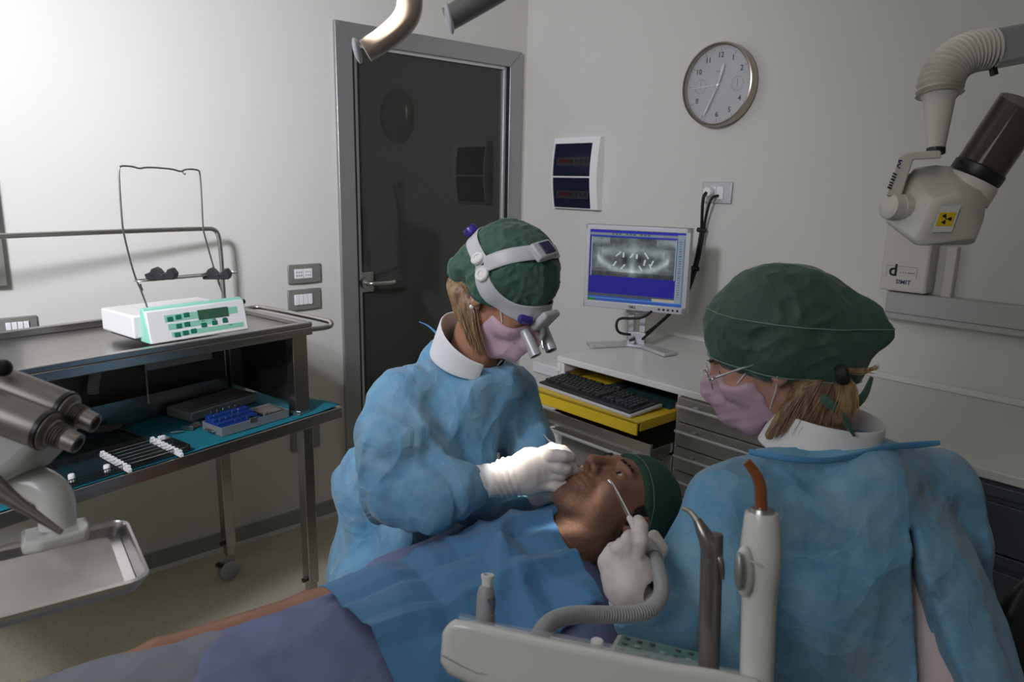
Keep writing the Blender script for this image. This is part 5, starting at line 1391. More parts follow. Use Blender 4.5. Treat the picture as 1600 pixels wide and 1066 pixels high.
# knit cuff and right glove
cuffm = mat('white_knit_cuff', (.72, .72, .72), .8, bump=(600, .2))
raw_obj('gown_cuff', [grow(lambda P: rcone(P, V(738, 757, 1.38), V(766, 751, 1.385), .034, .032), V3([(738, 757, 1.38), (762, 751, 1.385)]), .05, .004, lambda P: .0012*np.sin(P[:, 0]*400))], cuffm, den)
pal = [([V(766, 752, 1.385), V(792, 746, 1.385)], [.0285, .0285]), ([V(792, 746, 1.385), V(828, 724, 1.383), V(858, 712, 1.375)], [.028, .027, .013]),
       ([V(792, 746, 1.385), V(828, 732, 1.383), V(861, 726, 1.372)], [.028, .027, .0135]), ([V(792, 746, 1.385), V(828, 744, 1.383), V(860, 742, 1.375)], [.028, .025, .0135]),
       ([V(792, 746, 1.385), V(825, 754, 1.383), V(850, 758, 1.378)], [.027, .021, .012])]
fing = [(V3([(853, 713, 1.372), (870, 712, 1.352), (881, 713, 1.345), (891, 714, 1.352)]), [.0135, .0115, .0105, .0098]),
        (V3([(858, 725, 1.372), (874, 731, 1.352), (885, 733, 1.352), (892, 729, 1.368)]), [.0125, .0108, .0098, .0088]),
        (V3([(858, 743, 1.374), (878, 742, 1.362), (896, 733, 1.368), (906, 737, 1.380)]), [.0115, .0100, .0090, .0078]),
        (V3([(848, 758, 1.376), (868, 761, 1.366), (888, 758, 1.367), (905, 753, 1.376)]), [.0110, .0092, .0082, .0070]),
        (V3([(836, 716, 1.415), (862, 702, 1.405), (880, 706, 1.385), (893, 716, 1.375)]), [.015, .0125, .0112, .0095])]
wcx = V(768, 750, 1.385); wax = V(800, 740, 1.385)-wcx; wax /= np.linalg.norm(wax)
def gwr(P):
    t = (P-wcx) @ wax; return .0016*np.sin(t*560+3*vnoise(P*20, 2))*np.clip((.055-t)/.02, 0, 1)+.0028*np.exp(-((t-.002)/.004)**2)+.0008*ridge(P*70, 6)
glove('glove', fing, pal, den, disp=gwr)
# left glove, mostly behind the right one
palL = [([V(842, 770, 1.48), V(862, 760, 1.44)], [.028, .027]), ([V(862, 760, 1.44), V(882, 752, 1.425)], [.024, .018])]
fL_ = [(V3([(878, 744+9*i, 1.43), (892, 742+8*i, 1.425), (903, 745+7*i, 1.42)]), [.010, .009, .0078]) for i in range(4)]+[(V3([(862, 748, 1.42), (878, 740, 1.41), (892, 740, 1.405)]), [.012, .0105, .009])]
glove('glove', fL_, palL, den, res=.0032)
# collar: stand-up white collar with folded fall, higher at the nape
nax = HD-nD; nax -= Yd*.06; nax /= np.linalg.norm(nax)
def collar(par, c, ax, side, back, r, hb, hf, tilt, fall, name='collar', gap=38, flare=.012, m=collarm):
    """ring around axis ax at c. back: unit vector to the nape"""
    ax = A3(ax); ax /= np.linalg.norm(ax); bk = A3(back)-ax*(A3(back) @ ax); bk /= np.linalg.norm(bk); sd = np.cross(ax, bk)
    rows = []
    prof = [(0, 0.), (.45, .25), (.9, .85), (1., 1.), (.9, 1.02), (.45, .6), (.0, .1), (-.25, -.15)]
    for i in range(33):
        q = R(-180+gap+(360-2*gap)*i/32); cb = math.cos(q); h = hf+(hb-hf)*(.5+.5*cb)
        d_ = bk*math.cos(q)+sd*math.sin(q); row = []
        for k, (t, u) in enumerate(prof):
            rr = r+(0 if k < 3 else .004)+flare*(t if k < 4 else t)+(fall*(1-t) if k > 3 else 0)
            row.append(c+d_*rr*(1.0+.10*cb)+ax*(h*t if k <= 3 else h*t)+bk*tilt)
        rows.append(row)
    return sheet(name, rows, m, par, .0022, 1)
collar(den, V(733, 560, 1.575), HD-V(738, 600, 1.62), None, -hr+UZ*.3, .064, .070, .030, -.002, .012, gap=30)
# tunic visible in the neckline
# cap
CN = (0, .40, -.917)
dcap = cap_fn((0, -.024, .040), (.086, .106, .100), (0, .085, .024), CN, extra=lambda P, d: smin(smin(d, ellip(P, (.012, -.092, -.022), (.070, .036, .048)), .03), ellip(np.abs(P*[1, 0, 0])+P*[0, 1, 1], (.074, -.012, .006), (.020, .036, .036)), .02))
co_ = loc_grow(dcap, (-.11, -.16, -.08), (.11, .11, .17), .0030, lambda P: .0035*ridge(P*np.array([30, 30, 12]), 5)+.0025*ridge(P*60, 8)-.001, DH, 'surgical_cap', capm, den)
cap_seam(DH, dcap, (0, .085, .024), CN, .004, 'cap_edge', capm2, co_, r=.0028, ctr=(0, -.02, .0))
eyes(DH, den); brow(DH, den, mat('brown_brow', (.09, .05, .03), .5))
make_mask(DH, den)
fh = head_f
def strap(Fr, par, pts, m=strapm, r=.0013, off=.0015):
    out = []
    for p in pts: h_ = hit(head_f, (0, p[1]*.2, p[2]*.8), A3(p)-A3((0, p[1]*.2, p[2]*.8)), 0, .14); d_ = A3(p)/np.linalg.norm(p); out.append(tow(Fr, h_+d_*off))
    return MB().tube(out, r, n=6, smooth=2).build('mask_strap', m, par)
strap(DH, den, [(.060, .060, -.012), (.070, .035, .012), (.075, .01, .028)]); strap(DH, den, [(.055, .040, -.085), (.062, .018, -.055), (.078, -.004, -.030), (.085, -.012, -.005)])
strap(DH, den, [(-.060, .060, -.012), (-.070, .035, .012), (-.075, .01, .028)])
er = tow(DH, (.084, -.002, -.036)); MB().ball(er, .0052, 16).ball(er+[0, 0, .010], .0035, 12).build('earring', mat('pearl', (.7, .68, .64), .15, coat=.5), den)
# hair: straight bob hanging from the cap to the collar
hq = [tow(DH, (.064, -.012, -.045)), tow(DH, (.060, -.050, -.055)), tow(DH, (.035, -.075, -.065))]
hd_ = -UZ+hr*.12
def hl(P):
    d = rcone(P, hq[0], hq[0]+hd_*.070-CB*.004, .018, .008); d = smin(d, rcone(P, hq[1], hq[1]+hd_*.075+hr*.01, .026, .012), .02)
    return smin(d, rcone(P, hq[2], hq[2]+hd_*.06, .030, .018), .02)
raw_obj('hair', [grow(hl, hq+[q+hd_*.1 for q in hq], .05, .0036, lambda p: .0016*ridge(p*np.array([170, 170, 5]), 3))], hairm, den)
rs = np.random.RandomState(2); st = []
for i in range(300):
    y0 = -.085+.085*rs.rand(); r0 = tow(DH, (.078-.010*rs.rand()-.5*max(0, -.045-y0), y0, -.030-.020*rs.rand()+.25*y0)); L_ = .085+.022*rs.rand()
    j = rs.randn(3)*.0022; pull = hr*(.030*(-y0/.085)+.012)
    st.append([r0, r0+hd_*L_*.35+CB*.004+j, r0+hd_*L_*.7+pull*.5+j*1.5, r0+hd_*L_+pull-CB*.008+j*2.5])
strands('hair_strands', st, hairm, den, .0010)['kind'] = 'stuff'
# gown ties at the nape
b = MB().tube(V3([(700, 545, 1.58), (682, 520, 1.585), (668, 508, 1.60), (655, 503, 1.60)]), [.005, .004, .003, .002], n=8, smooth=1, sy=.5); b.build('gown_tie', gown_hem, den)

# loupes with head band
lp = thing('head_loupe', 'light grey headband with magnifying telescopes worn over the cap of the dentist', 'magnifying headset', tow(DH, (0, .09, .03)))
bandm = mat('light_grey_plastic', (.50, .50, .51), .38); purp = mat('indigo_knob', (.035, .025, .20), .3)
def cs(p, off=.004, f=dcap):
    h_ = hit(lambda Q: np.minimum(f(Q), head_f(Q)), (0, p[1]*.3, p[2]*.3), A3(p)-A3((0, p[1]*.3, p[2]*.3)), 0, .2); n_ = A3(p)/np.linalg.norm(p); return h_+n_*off
def band(name, ctrl, wd, par, m=bandm, th=.0035, off=.004, fl=None):
    """ribbon on the cap surface through ctrl points (local)"""
    C_ = [A3(c) for c in ctrl]; W_ = list(wd) if hasattr(wd, '__len__') else [wd]*len(C_)
    for _ in range(2):
        Q = [C_[0]]; q = [W_[0]]
        for i in range(len(C_)-1): Q += [C_[i]*.75+C_[i+1]*.25, C_[i]*.25+C_[i+1]*.75]; q += [W_[i]*.75+W_[i+1]*.25, W_[i]*.25+W_[i+1]*.75]
        C_ = Q+[C_[-1]]; W_ = q+[W_[-1]]
    rows = []
    for i, c in enumerate(C_):
        t = (C_[min(i+1, len(C_)-1)]-C_[max(i-1, 0)]); t /= np.linalg.norm(t); n_ = c/np.linalg.norm(c); s = np.cross(n_, t); s /= np.linalg.norm(s)
        rows.append([tow(DH, cs(c+s*W_[i]*k, off)) for k in (-.5, -.25, 0, .25, .5)])
    return sheet(name, rows, m, par, th, 1)
bo1 = band('forehead_band', [(.088, -.040, .045), (.092, -.012, .028), (.088, .025, .020), (.070, .060, .022), (.035, .085, .034), (0, .092, .040), (-.035, .085, .034), (-.070, .055, .026), (-.088, .0, .03), (-.088, -.04, .045)], [.030, .034, .036, .036, .040, .044, .038, .030, .026, .024], lp, off=.005)
band('crown_band', [(.086, -.035, .050), (.074, -.018, .090), (.050, .0, .122), (.015, .012, .136), (-.02, .012, .136), (-.055, .0, .120), (-.08, -.02, .08), (-.088, -.035, .05)], .030, lp, off=.0055)
band('rear_band', [(.086, -.040, .048), (.070, -.085, .042), (.035, -.115, .035), (0, -.122, .032), (-.035, -.115, .035), (-.07, -.085, .042), (-.086, -.04, .048)], .032, lp, off=.0055)
def disc(p, r, h, m, name, par, off=.004, n_=None):
    a_ = cs(p, off); nn_ = (A3(p)/np.linalg.norm(p)) if n_ is None else A3(n_); return MB().lathe([(r, 0), (r, h*.7), (r*.85, h), (r*.45, h), (r*.42, h*.8), (0, h*.8)], tow(DH, a_), tow(DH, a_+nn_), 28, cap=False).build(name, m, par)
disc((.086, -.022, .036), .015, .008, M['white'], 'hinge_disc', lp); disc((.084, -.056, .046), .015, .008, M['white'], 'hinge_disc', lp)
# battery/clamp block on the crown and rear knob
a_ = cs((.028, .010, .134), .010)
CBX = frame(tow(DH, a_), *[A3(v) for v in (np.array(DH)[:3, 0], np.array(DH)[:3, 1], np.array(DH)[:3, 2])])
MB(CBX @ Matrix.Rotation(R(12), 4, 'Y')).bb(-.030, .022, -.019, .019, -.008, .010).build('crown_clamp', bandm, lp, bevel=.004, seg=3)
MB(CBX @ Matrix.Rotation(R(12), 4, 'Y')).bb(-.022, .006, -.014, .014, .0095, .013).build('crown_inlay', mat('dark_indigo', (.03, .03, .08), .3), lp, bevel=.002)
rk = cs((.030, -.125, .036), .006); MB().lathe([(.008, 0), (.015, .002), (.016, .012), (.013, .018), (0, .0185)], tow(DH, rk), tow(DH, rk+A3((.30, -.95, .1))), 12, cap=False).build('ratchet_knob', purp, lp)
# front bracket, side knob, swing arm and two telescopes
ef = frame(tow(DH, cs((0, .098, .036), .012)), *[np.array(DH)[:3, k] for k in range(3)])
MB(ef).bb(-.026, .026, -.010, .006, -.030, .020).build('front_bracket', bandm, lp, bevel=.006, seg=3)
MB(ef).lathe([(.006, 0), (.0095, .003), (.0098, .024), (.007, .029), (0, .030)], (.030, -.012, -.012), (.075, -.034, -.020), 16, cap=False).build('side_knob', purp, lp)
MB(ef).tube([(0, .004, -.020), (0, .018, -.034), (0, .020, -.060), (0, .012, -.072)], [.006, .006, .005, .005], smooth=1, n=10).build('swing_arm', M['silver'], lp)
MB(ef).cyl((.0, .022, -.040), (.006, .040, -.046), .002).build('adjust_pin', M['chrome'], lp)
tg = HC_+CU*.0; e0 = tow(DH, (0, .120, -.004))
for s in (-1, 1):
    ec = tow(DH, (s*.031, .108, -.004)); td = (V(905, 740, 1.40)-ec); td /= np.linalg.norm(td); td = td+np.array(DH)[:3, 1]*.35; td /= np.linalg.norm(td)
    sc_ = MB().lathe([(.009, -.012), (.0105, -.010), (.0112, .0), (.0118, .030), (.0125, .040), (.0122, .046), (.0105, .0465), (.010, .044)], ec, ec+td, 28, cap=False).build('telescope', M['silver'], lp)
    MB().lathe([(0, .0425), (.0105, .044)], ec, ec+td, 24, cap=False).build('lens', mat('lens_glass', (.02, .02, .03), .03, spec=.9), sc_)
    MB().lathe([(0, -.0115), (.009, -.0118)], ec, ec+td, 24, cap=False).build('eyepiece', M['black'], sc_)
b = MB().tube([tow(DH, (-.031, .118, -.016)), tow(DH, (0, .124, -.014)), tow(DH, (.031, .118, -.016))], .0035, n=10, smooth=1); b.build('bridge_bar', M['silver'], lp)

# probe held by the dentist
MBp = MB(); pr = V3([(848, 678, 1.44), (857, 688, 1.42), (862, 693, 1.412), (868, 700, 1.400), (884, 718, 1.372), (898, 733, 1.365), (905, 744, 1.385)])
MBp.tube(pr, [.0010, .0018, .0032, .0036, .0036, .0020, .0008], n=12)
tag(MBp.build('dental_mirror_handle', M['chrome']), 'slim steel instrument held in the right glove of the dentist', 'dental instrument')

# stool with orange backrest
st_ = thing('stool', 'stool with orange backrest under the seated dentist', 'stool', (.93, 1.50, 0))
orng = mat('orange_upholstery', (.62, .26, .03), .5, bump=(200, .05))
MB().lathe([(.0, 0), (.17, .002), (.19, .02), (.185, .045), (0, .055)], PEL*[1, 1, 0]+UZ*.40+[0, .03, 0], PEL*[1, 1, 0]+UZ*1+[0, .03, 0], 36).build('seat', orng, st_)
bk = V(578, 730, 1.78); MB(frame(bk, dside, -fwd_d, UZ)).ball((0, 0, 0), 1, 24, sc=(.045, .03, .085)).build('backrest', orng, st_)
sc0 = PEL*[1, 1, 0]+[0, .03, 0]
MB().tube([sc0+UZ*.38, sc0+[-.15, .10, .38], bk-[0, -.01, .10], bk], .012, smooth=1).build('backrest_arm', M['steel_tube'], st_)
MB().cyl(sc0+UZ*.08, sc0+UZ*.40, .025).build('column', M['chrome'], st_)
for i in range(5):
    q = R(72*i+20); e_ = sc0+[.25*math.cos(q), .25*math.sin(q), .06]; lg = MB().tube([sc0+UZ*.09, e_], [.02, .014], n=10).build('leg', M['black'], st_)
    MB().cyl(e_+[-.012, 0, -.035], e_+[.012, 0, -.035], .024).build('caster', M['black'], lg)
# ================= ASSISTANT =================
fa = CF*.30-CR*.95; fa[2] = 0; fa /= np.linalg.norm(fa)          # head direction (towards the patient, away from camera)
pa = R(26); Ya = fa*math.cos(pa)-UZ*math.sin(pa); Za = fa*math.sin(pa)+UZ*math.cos(pa)
HA = V(1203, 556, 1.25); AH = hframe(HA, Ya, Za, 1.0)
asn = thing('person', 'assistant seen from behind in blue gown with green bouffant cap and glasses', 'person', (1.15, .42, 0))
nA = V(1258, 705, 1.245)
ar = CR*.93+CF*.38; ar[2] = 0; ar /= np.linalg.norm(ar)           # her right
LSa, RSa = V(1142, 790, 1.16), V(1450, 765, 1.27)
TCa = (LSa+RSa)/2; aback = np.cross(UZ, ar); aback = aback if aback @ CB > 0 else -aback
LEa, LWa = V(1100, 1010, 1.06), V(990, 948, 1.02)
REa, RWa = V(1474, 930, 1.27), V(1330, 960, 1.50)
PLa = TCa*[1, 1, 0]-aback*.02+UZ*.56
kLa, kRa = PLa-aback*.40-ar*.12+UZ*0, PLa-aback*.40+ar*.14; 
af = head_to_body(AH, nA, .052)
hv = grow(af, [tow(AH, p) for p in ((-.1, -.12, -.13), (.1, .13, .13), (-.1, .13, -.13), (.1, -.12, .13))]+[nA], .02, .0026)
def body_a(P):
    d = eloft(P, TCa-UZ*.01, PLa, (.13, .085), (.14, .10), ar); d = smin(d, rcone(P, nA, TCa, .055, .07), .05)
    for a in ((RSa, REa, RWa), (LSa, LEa, LWa)): d = smin(d, chain(P, a, [.045, .036, .025], .02), .03)
    for k_, s in ((kRa, 1), (kLa, -1)): d = smin(d, chain(P, [PLa+ar*s*.08, k_, k_*[1, 1, 0]+UZ*.07, k_*[1, 1, 0]-aback*.12+UZ*.04], [.075, .055, .038, .03], .02), .03)
    return d
bv = grow(body_a, [RSa, LSa, PLa, kLa, kRa, kLa*[1, 1, 0]-aback*.15, RWa, LWa, REa], .12, .009)
raw_obj('body', [hv, bv], skin_f, asn)
for k_ in (kRa, kLa):
    f_ = k_*[1, 1, 0]+UZ*.06
    raw_obj('shoe', [grow(lambda P: chain(P, [f_-UZ*.01, f_-aback*.14-UZ*.02], [.042, .036], .01), [f_, f_-aback*.16], .07, .006)], M['white'], asn)
raw_obj('trousers', [grow(lambda P: np.minimum(chain(P, [PLa-ar*.08, kLa, kLa*[1, 1, 0]+UZ*.1], [.10, .072, .055], .03), chain(P, [PLa+ar*.08, kRa, kRa*[1, 1, 0]+UZ*.1], [.10, .072, .055], .03)), [PLa, kLa, kRa, kLa*[1, 1, 0], kRa*[1, 1, 0]], .12, .010)], tunic, asn)
# pale tunic beneath, seen through the slit and at the collar
wsa = PLa+UZ*.20
def tunic_f(P):
    d = eloft(P, TCa-UZ*.0, wsa, (.155, .105), (.16, .115), ar)
    d = smin(d, rcone(P, RSa, TCa+UZ*.03, .055, .06), .04); d = smin(d, rcone(P, LSa, TCa+UZ*.03, .055, .06), .04)
    d = smin(d, rcone(P, wsa, PLa, .16, .17), .06)
    d = smin(d, rcone(P, V(1448, 880, 1.16), V(1490, 1090, 1.10), .058, .080), .03)
    return smax(d, -rcone(P, nA+UZ*.02, nA+UZ*.2, .045, .05), .01)
raw_obj('tunic', [grow(tunic_f, [RSa, LSa, PLa, wsa], .2, .0075, paper(71, .010, 6, .003, 16))], tunic, asn)
# gown: open down the back with a slit on her right side
s0 = V(1446, 826, 1.06); s1 = V(1494, 1075, 1.0)
def gown_a(P):
    d = eloft(P, TCa-UZ*.02, wsa, (.175, .125), (.19, .145), ar)
    d = smin(d, rcone(P, wsa, PLa-UZ*.04, .19, .22), .08)
    d = smin(d, rcone(P, RSa, TCa+UZ*.03, .072, .075), .05); d = smin(d, rcone(P, LSa, TCa+UZ*.03, .072, .075), .05)
    d = smin(d, rcone(P, TCa+UZ*.02+aback*.03, TCa-UZ*.1+aback*.05, .09, .10), .05)
    d = smin(d, rcone(P, TCa-UZ*.08+aback*.045, PLa+UZ*.05+aback*.05, .105, .15), .05)
    d = smin(d, chain(P, [LSa, V(1108, 890, 1.10), LEa], [.070, .072, .060], .03), .03)
    d = smin(d, chain(P, [LEa, V(1045, 985, 1.02), V(1002, 964, 1.015)], [.056, .046, .038], .02), .03)
    d = smin(d, chain(P, [RSa, V(1468, 850, 1.26), REa], [.070, .072, .068], .03), .03)
    d = smin(d, chain(P, [REa, RWa], [.068, .045], .03), .03)
    d = smin(d, chain(P, [PLa-ar*.1, kLa+UZ*.03], [.13, .11], .03), .06); d = smin(d, chain(P, [PLa+ar*.1, kRa+UZ*.03], [.13, .11], .03), .06)
    d = smin(d, rcone(P, V(1446, 880, 1.16), V(1488, 1090, 1.10), .080, .105), .05)
    d = smax(d, -rcone(P, nA-UZ*.030, nA+UZ*.12+fa*.02, .074, .105), .010)
    # slit
    q = P-s0; ax_ = (s1-s0)/np.linalg.norm(s1-s0); sd = CR-ax_*(CR @ ax_); sd /= np.linalg.norm(sd)
    t = q @ ax_; wd = .004+.075*np.clip(t, 0, 1); sl = np.maximum(np.abs(q @ sd)-wd, -(t))
    sl = np.maximum(sl, -((P-TCa) @ aback-.02))
    return smax(d, -sl, .006)
pga = paper(81, .022, 6.5, .008, 16, (1, 1, .45))
def gad(P):
    t = (P @ ar); h_ = np.clip((TCa[2]+.02-P[:, 2])/.15, 0, 1)
    return pga(P)+h_*.010*(ridge(np.stack([t*11+1.5*P[:, 2], (P @ aback)*6, P[:, 2]*1.6], 1), 12)-.2)+h_*.004*ridge(np.stack([t*26-3*P[:, 2], (P @ aback)*8, P[:, 2]*2.5], 1), 14)
raw_obj('gown', [grow(gown_a, [RSa, LSa, PLa-UZ*.2, kLa-UZ*.1, kRa, LEa, LWa, REa, V(1600, 940, 1.1)], .13, .0046, gad)], gown, asn)
# neck binding with tie on the gown
bt_ = [(1172, 706, 1.02), (1200, 712, .98), (1240, 718, .965), (1290, 722, .97), (1340, 712, 1.0), (1390, 698, 1.03), (1440, 695, 1.06), (1468, 692, 1.06)]
bt_ = [(x, y, t+.125) for x, y, t in bt_]
MB().tube(V3(bt_), [.005]*6+[.006, .004], n=8, smooth=2, sy=.6, up=tuple(CB)).build('gown_binding', gown_hem, asn)
# glove and cuff
raw_obj('gown_cuff', [grow(lambda P: rcone(P, V(1003, 962, 1.012), V(988, 941, 1.022), .035, .033), V3([(1003, 962, 1.012), (988, 941, 1.022)]), .05, .004)], cuffm, asn)
palA = [([V(988, 940, 1.022), V(984, 905, 1.022)], [.030, .034])]+[([V(984, 905, 1.022), V(x, y, t)], [.032, .0135]) for x, y, t in ((990, 872, 1.020), (976, 870, 1.018), (962, 872, 1.020), (950, 879, 1.028))]
finA = [(V3([(991, 876, 1.016), (1000, 846, 1.008), (1001, 822, 1.032), (998, 814, 1.058)]), [.0125, .0105, .0098, .0085]),
        (V3([(976, 874, 1.014), (981, 845, 1.010), (985, 839, 1.038), (992, 852, 1.062)]), [.0122, .0105, .0098, .0085]),
        (V3([(962, 876, 1.016), (966, 857, 1.012), (970, 852, 1.040), (980, 864, 1.062)]), [.0118, .0098, .0090, .008]),
        (V3([(949, 882, 1.026), (953, 863, 1.026), (957, 857, 1.050), (968, 868, 1.068)]), [.0108, .0088, .0082, .0072]),
        (V3([(1000, 912, 1.045), (1019, 886, 1.055), (1031, 858, 1.065), (1021, 838, 1.080)]), [.017, .0125, .0110, .0095])]
def gwa(P): return .0009*ridge(P*60, 6)+.0012*(vnoise(P*40, 3)-.5)
glove('glove', finA, palA, asn, disp=gwa)
palR = [([RWa, RWa+(-aback)*.05], [.028, .032])]; glove('glove', [([RWa-aback*.05+ar*(.02*i-.03), RWa-aback*.09+ar*(.022*i-.033)-UZ*.01, RWa-aback*.11+ar*(.02*i-.03)-UZ*.03], [.010, .009, .008]) for i in range(4)], palR, asn, res=.004)
# collar
collar(asn, V(1268, 694, 1.235), UZ-.22*fa, None, -fa, .076, .072, .050, .0, .020, gap=16, flare=.006)
# cap: full at the back over a bun
acn = (0, .52, -.854)
def aex(P, d):
    d = smin(d, ellip(P, (0, -.082, .004), (.074, .076, .098)), .05); d = smin(d, rcone(P, (0, -.155, .000), (0, -.170, -.025), .032, .022), .04)
    return smin(d, ellip(np.abs(P*[1, 0, 0])+P*[0, 1, 1], (.072, -.012, .010), (.022, .036, .036)), .02)
acap = cap_fn((0, -.020, .048), (.092, .112, .106), (0, .085, .022), acn, k=.005, extra=aex)
ao = loc_grow(acap, (-.12, -.24, -.12), (.12, .12, .19), .0032, lambda P: .0045*ridge(P*np.array([16, 10, 9]), 5)+.0022*ridge(P*36, 8)-.001*vnoise(P*14, 3), AH, 'surgical_cap', capm, asn)
cap_seam(AH, acap, (0, .085, .022), acn, .012, 'edge_stitching', stitch, ao, r=.0010, push=.0022, ctr=(0, -.05, .0), n=120)
cap_seam(AH, acap, (0, -.03, .065), (0, -.48, .88), 0, 'crown_stitching', stitch, ao, r=.0010, push=.0016, ctr=(0, -.03, .065), a0=0, a1=360, n=120)
# tie hanging at the nape
tn = tow(AH, (-.045, -.135, -.055)); a_ = V(1300, 628, .985); 
MB().tube(V3([(1285, 620, 1.130), (1300, 634, 1.122), (1316, 648, 1.120), (1327, 668, 1.120), (1335, 682, 1.122)]), [.007, .008, .006, .0045, .002], n=8, smooth=2, sx=.5).build('cap_tie', capm, asn)
MB().tube(V3([(1300, 634, 1.125), (1325, 640, 1.130), (1350, 622, 1.130), (1362, 590, 1.140)]), [.008, .009, .008, .004], n=8, smooth=2, sx=.5).build('cap_tie', capm, asn)
# hair below the cap and the ponytail end
rs = np.random.RandomState(6)
hn = [tow(AH, (-.060, -.035, -.055)), tow(AH, (-.035, -.075, -.055)), tow(AH, (.0, -.085, -.055))]; ht = [V(1204, 680, 1.20), V(1250, 672, 1.18), V(1305, 655, 1.17)]
def hw(P): return smin(smin(rcone(P, hn[0], ht[0], .018, .008), rcone(P, hn[1], ht[1], .024, .010), .02), rcone(P, hn[2], ht[2], .026, .012), .02)
raw_obj('nape_hair', [grow(hw, hn+ht, .05, .004, lambda p: .002*ridge(p*np.array([120, 120, 14]), 3))], hairm, asn)
def ha(P):
    d = ellip(P, (0, -.045, -.045), (.074, .068, .060)); return smax(smax(d, P[:, 1]-(-.020-.3*(P[:, 2]+.03)), .01), P[:, 2]-.02, .004)
loc_grow(ha, (-.11, -.14, -.14), (.11, .06, .04), .0036, lambda P: .0018*ridge(P*np.array([90, 60, 110]), 3), AH, 'hair', hairm, asn)
st = []
for i in range(360):
    u = rs.rand(); y0 = -.015-.035*rs.rand(); z0_ = -.030-.055*u; sx = -1
    p0 = A3((sx*(.071-.012*u), y0, z0_)); p1_ = A3((sx*(.066-.010*u), -.055, z0_+.012+.004*rs.randn())); p2_ = A3((sx*.050, -.088+.004*rs.randn(), -.028-.022*u+.003*rs.randn())); p3_ = A3((sx*.025, -.120, -.015-.02*u))
    st.append([tow(AH, p) for p in (p0, p1_, p2_, p3_)])
for i in range(620):  # hair falling to the collar
    u = rs.rand()*2; k_ = min(int(u), 1); u -= k_; a0 = hn[k_]*(1-u)+hn[k_+1]*u; a1 = ht[k_]*(1-u)+ht[k_+1]*u; o_ = CB*(.021+.006*rs.rand())-CR*.014*(1-u)*(1-k_); j = rs.randn(3)*.0022
    st.append([a0+o_, a0*.5+a1*.5+o_*.9+j, a1+o_*.5+j*2])
for i in range(60):  # loose strands on the nape
    p0 = A3((-.068, -.02-.02*rs.rand(), -.045)); st.append([tow(AH, p0), tow(AH, p0+[.004, -.006, -.03]), tow(AH, p0+[.010+.004*rs.randn(), -.008+.004*rs.randn(), -.060-.02*rs.rand()])])
for i in range(120):  # ponytail tuft
    j = rs.randn(2)*4; k = rs.rand()
    st.append(V3([(1318+j[0], 590+j[1]*.5, 1.125), (1326+j[0]*1.3, 605, 1.115), (1326+j[0]*1.8-4*k, 628+6*k, 1.115), (1322+j[0]*2.3-8*k, 645+18*k, 1.12)]))
for i in range(26):
    j = rs.randn(2)*2; st.append(V3([(1322, 580+j[0], 1.125), (1350, 582+j[0]*1.5, 1.12), (1368+8*rs.rand(), 574+j[1]*2, 1.12)]))
strands('hair_strands', st, hairm, asn, .00075)['kind'] = 'stuff'
MB().lathe([(.012, 0), (.016, .004), (.016, .014), (.012, .018)], V(1306, 588, 1.125), V(1340, 582, 1.115), 20).build('hair_band', M['rubber'], asn)
# face parts
eyes(AH, asn); brow(AH, asn, mat('light_brow', (.16, .09, .05), .5))
make_mask(AH, asn)
strap(AH, asn, [(-.060, .060, -.012), (-.070, .035, .006), (-.077, .012, .018)]); strap(AH, asn, [(-.055, .040, -.085), (-.064, .022, -.060), (-.076, .006, -.036), (-.082, -.002, -.015)])
# glasses
gl = thing('eyeglasses', 'thin metal eyeglasses on the face of the assistant', 'glasses', tow(AH, (0, .115, .008)))
wire = M['chrome']
for s in (-1, 1):
    lc = A3((s*.034, .108, .004)); pts = []
    for i in range(24): q = R(15*i); pts.append(tow(AH, lc+A3((.025*math.cos(q), -.006*abs(math.cos(q))*(1 if s*math.cos(q) > 0 else .2), .018*math.sin(q)))))
    rm = MB().tube(pts, .0012, closed=True, n=8).build('rim', wire, gl)
    MB(AH).lathe([(0, 0), (1, 0)], tuple(lc), tuple(lc+[0, 1, 0]), 24, cap=False, sx=.024, sy=.017).build('lens', mat('spectacle_lens', (1, 1, 1), .02, trans=1., ior=1.3), rm) if False else None
    MB().tube([tow(AH, (s*.058, .102, .008)), tow(AH, (s*.076, .092, .012)), tow(AH, (s*.083, .04, .014)), tow(AH, (s*.084, -.002, .012))], .0018, n=8, smooth=2).build('temple', wire, gl)
MB().tube([tow(AH, (-.010, .111, .008)), tow(AH, (0, .115, .011)), tow(AH, (.010, .111, .008))], .0013, n=8, smooth=1).build('bridge', wire, gl)

# dark stool of the assistant
s2 = thing('stool', 'black stool with backrest edge under the seated assistant', 'stool', PLa*[1, 1, 0])
MB().lathe([(0, 0), (.18, .002), (.20, .02), (.19, .05), (0, .06)], PLa*[1, 1, 0]+UZ*.40, PLa*[1, 1, 0]+UZ, 36).build('seat', M['black'], s2)
bb_ = V(1605, 1010, 1.27); MB(frame(bb_, ar, aback, UZ)).ball((0, 0, 0), 1, 24, sc=(.10, .04, .14)).build('backrest', M['black'], s2)
MB().tube([PLa*[1, 1, 0]+UZ*.40, bb_*[1, 1, 0]+UZ*.45, bb_], .014, smooth=1).build('backrest_arm', M['black'], s2)
MB().cyl(PLa*[1, 1, 0]+UZ*.08, PLa*[1, 1, 0]+UZ*.41, .025).build('column', M['chrome'], s2)
for i in range(5):
    q = R(72*i); e_ = PLa*[1, 1, 0]+[.25*math.cos(q), .25*math.sin(q), .06]; lg = MB().tube([PLa*[1, 1, 0]+UZ*.09, e_], [.02, .014], n=10).build('leg', M['black'], s2)
    MB().cyl(e_+[-.012, 0, -.035], e_+[.012, 0, -.035], .024).build('caster', M['black'], lg)
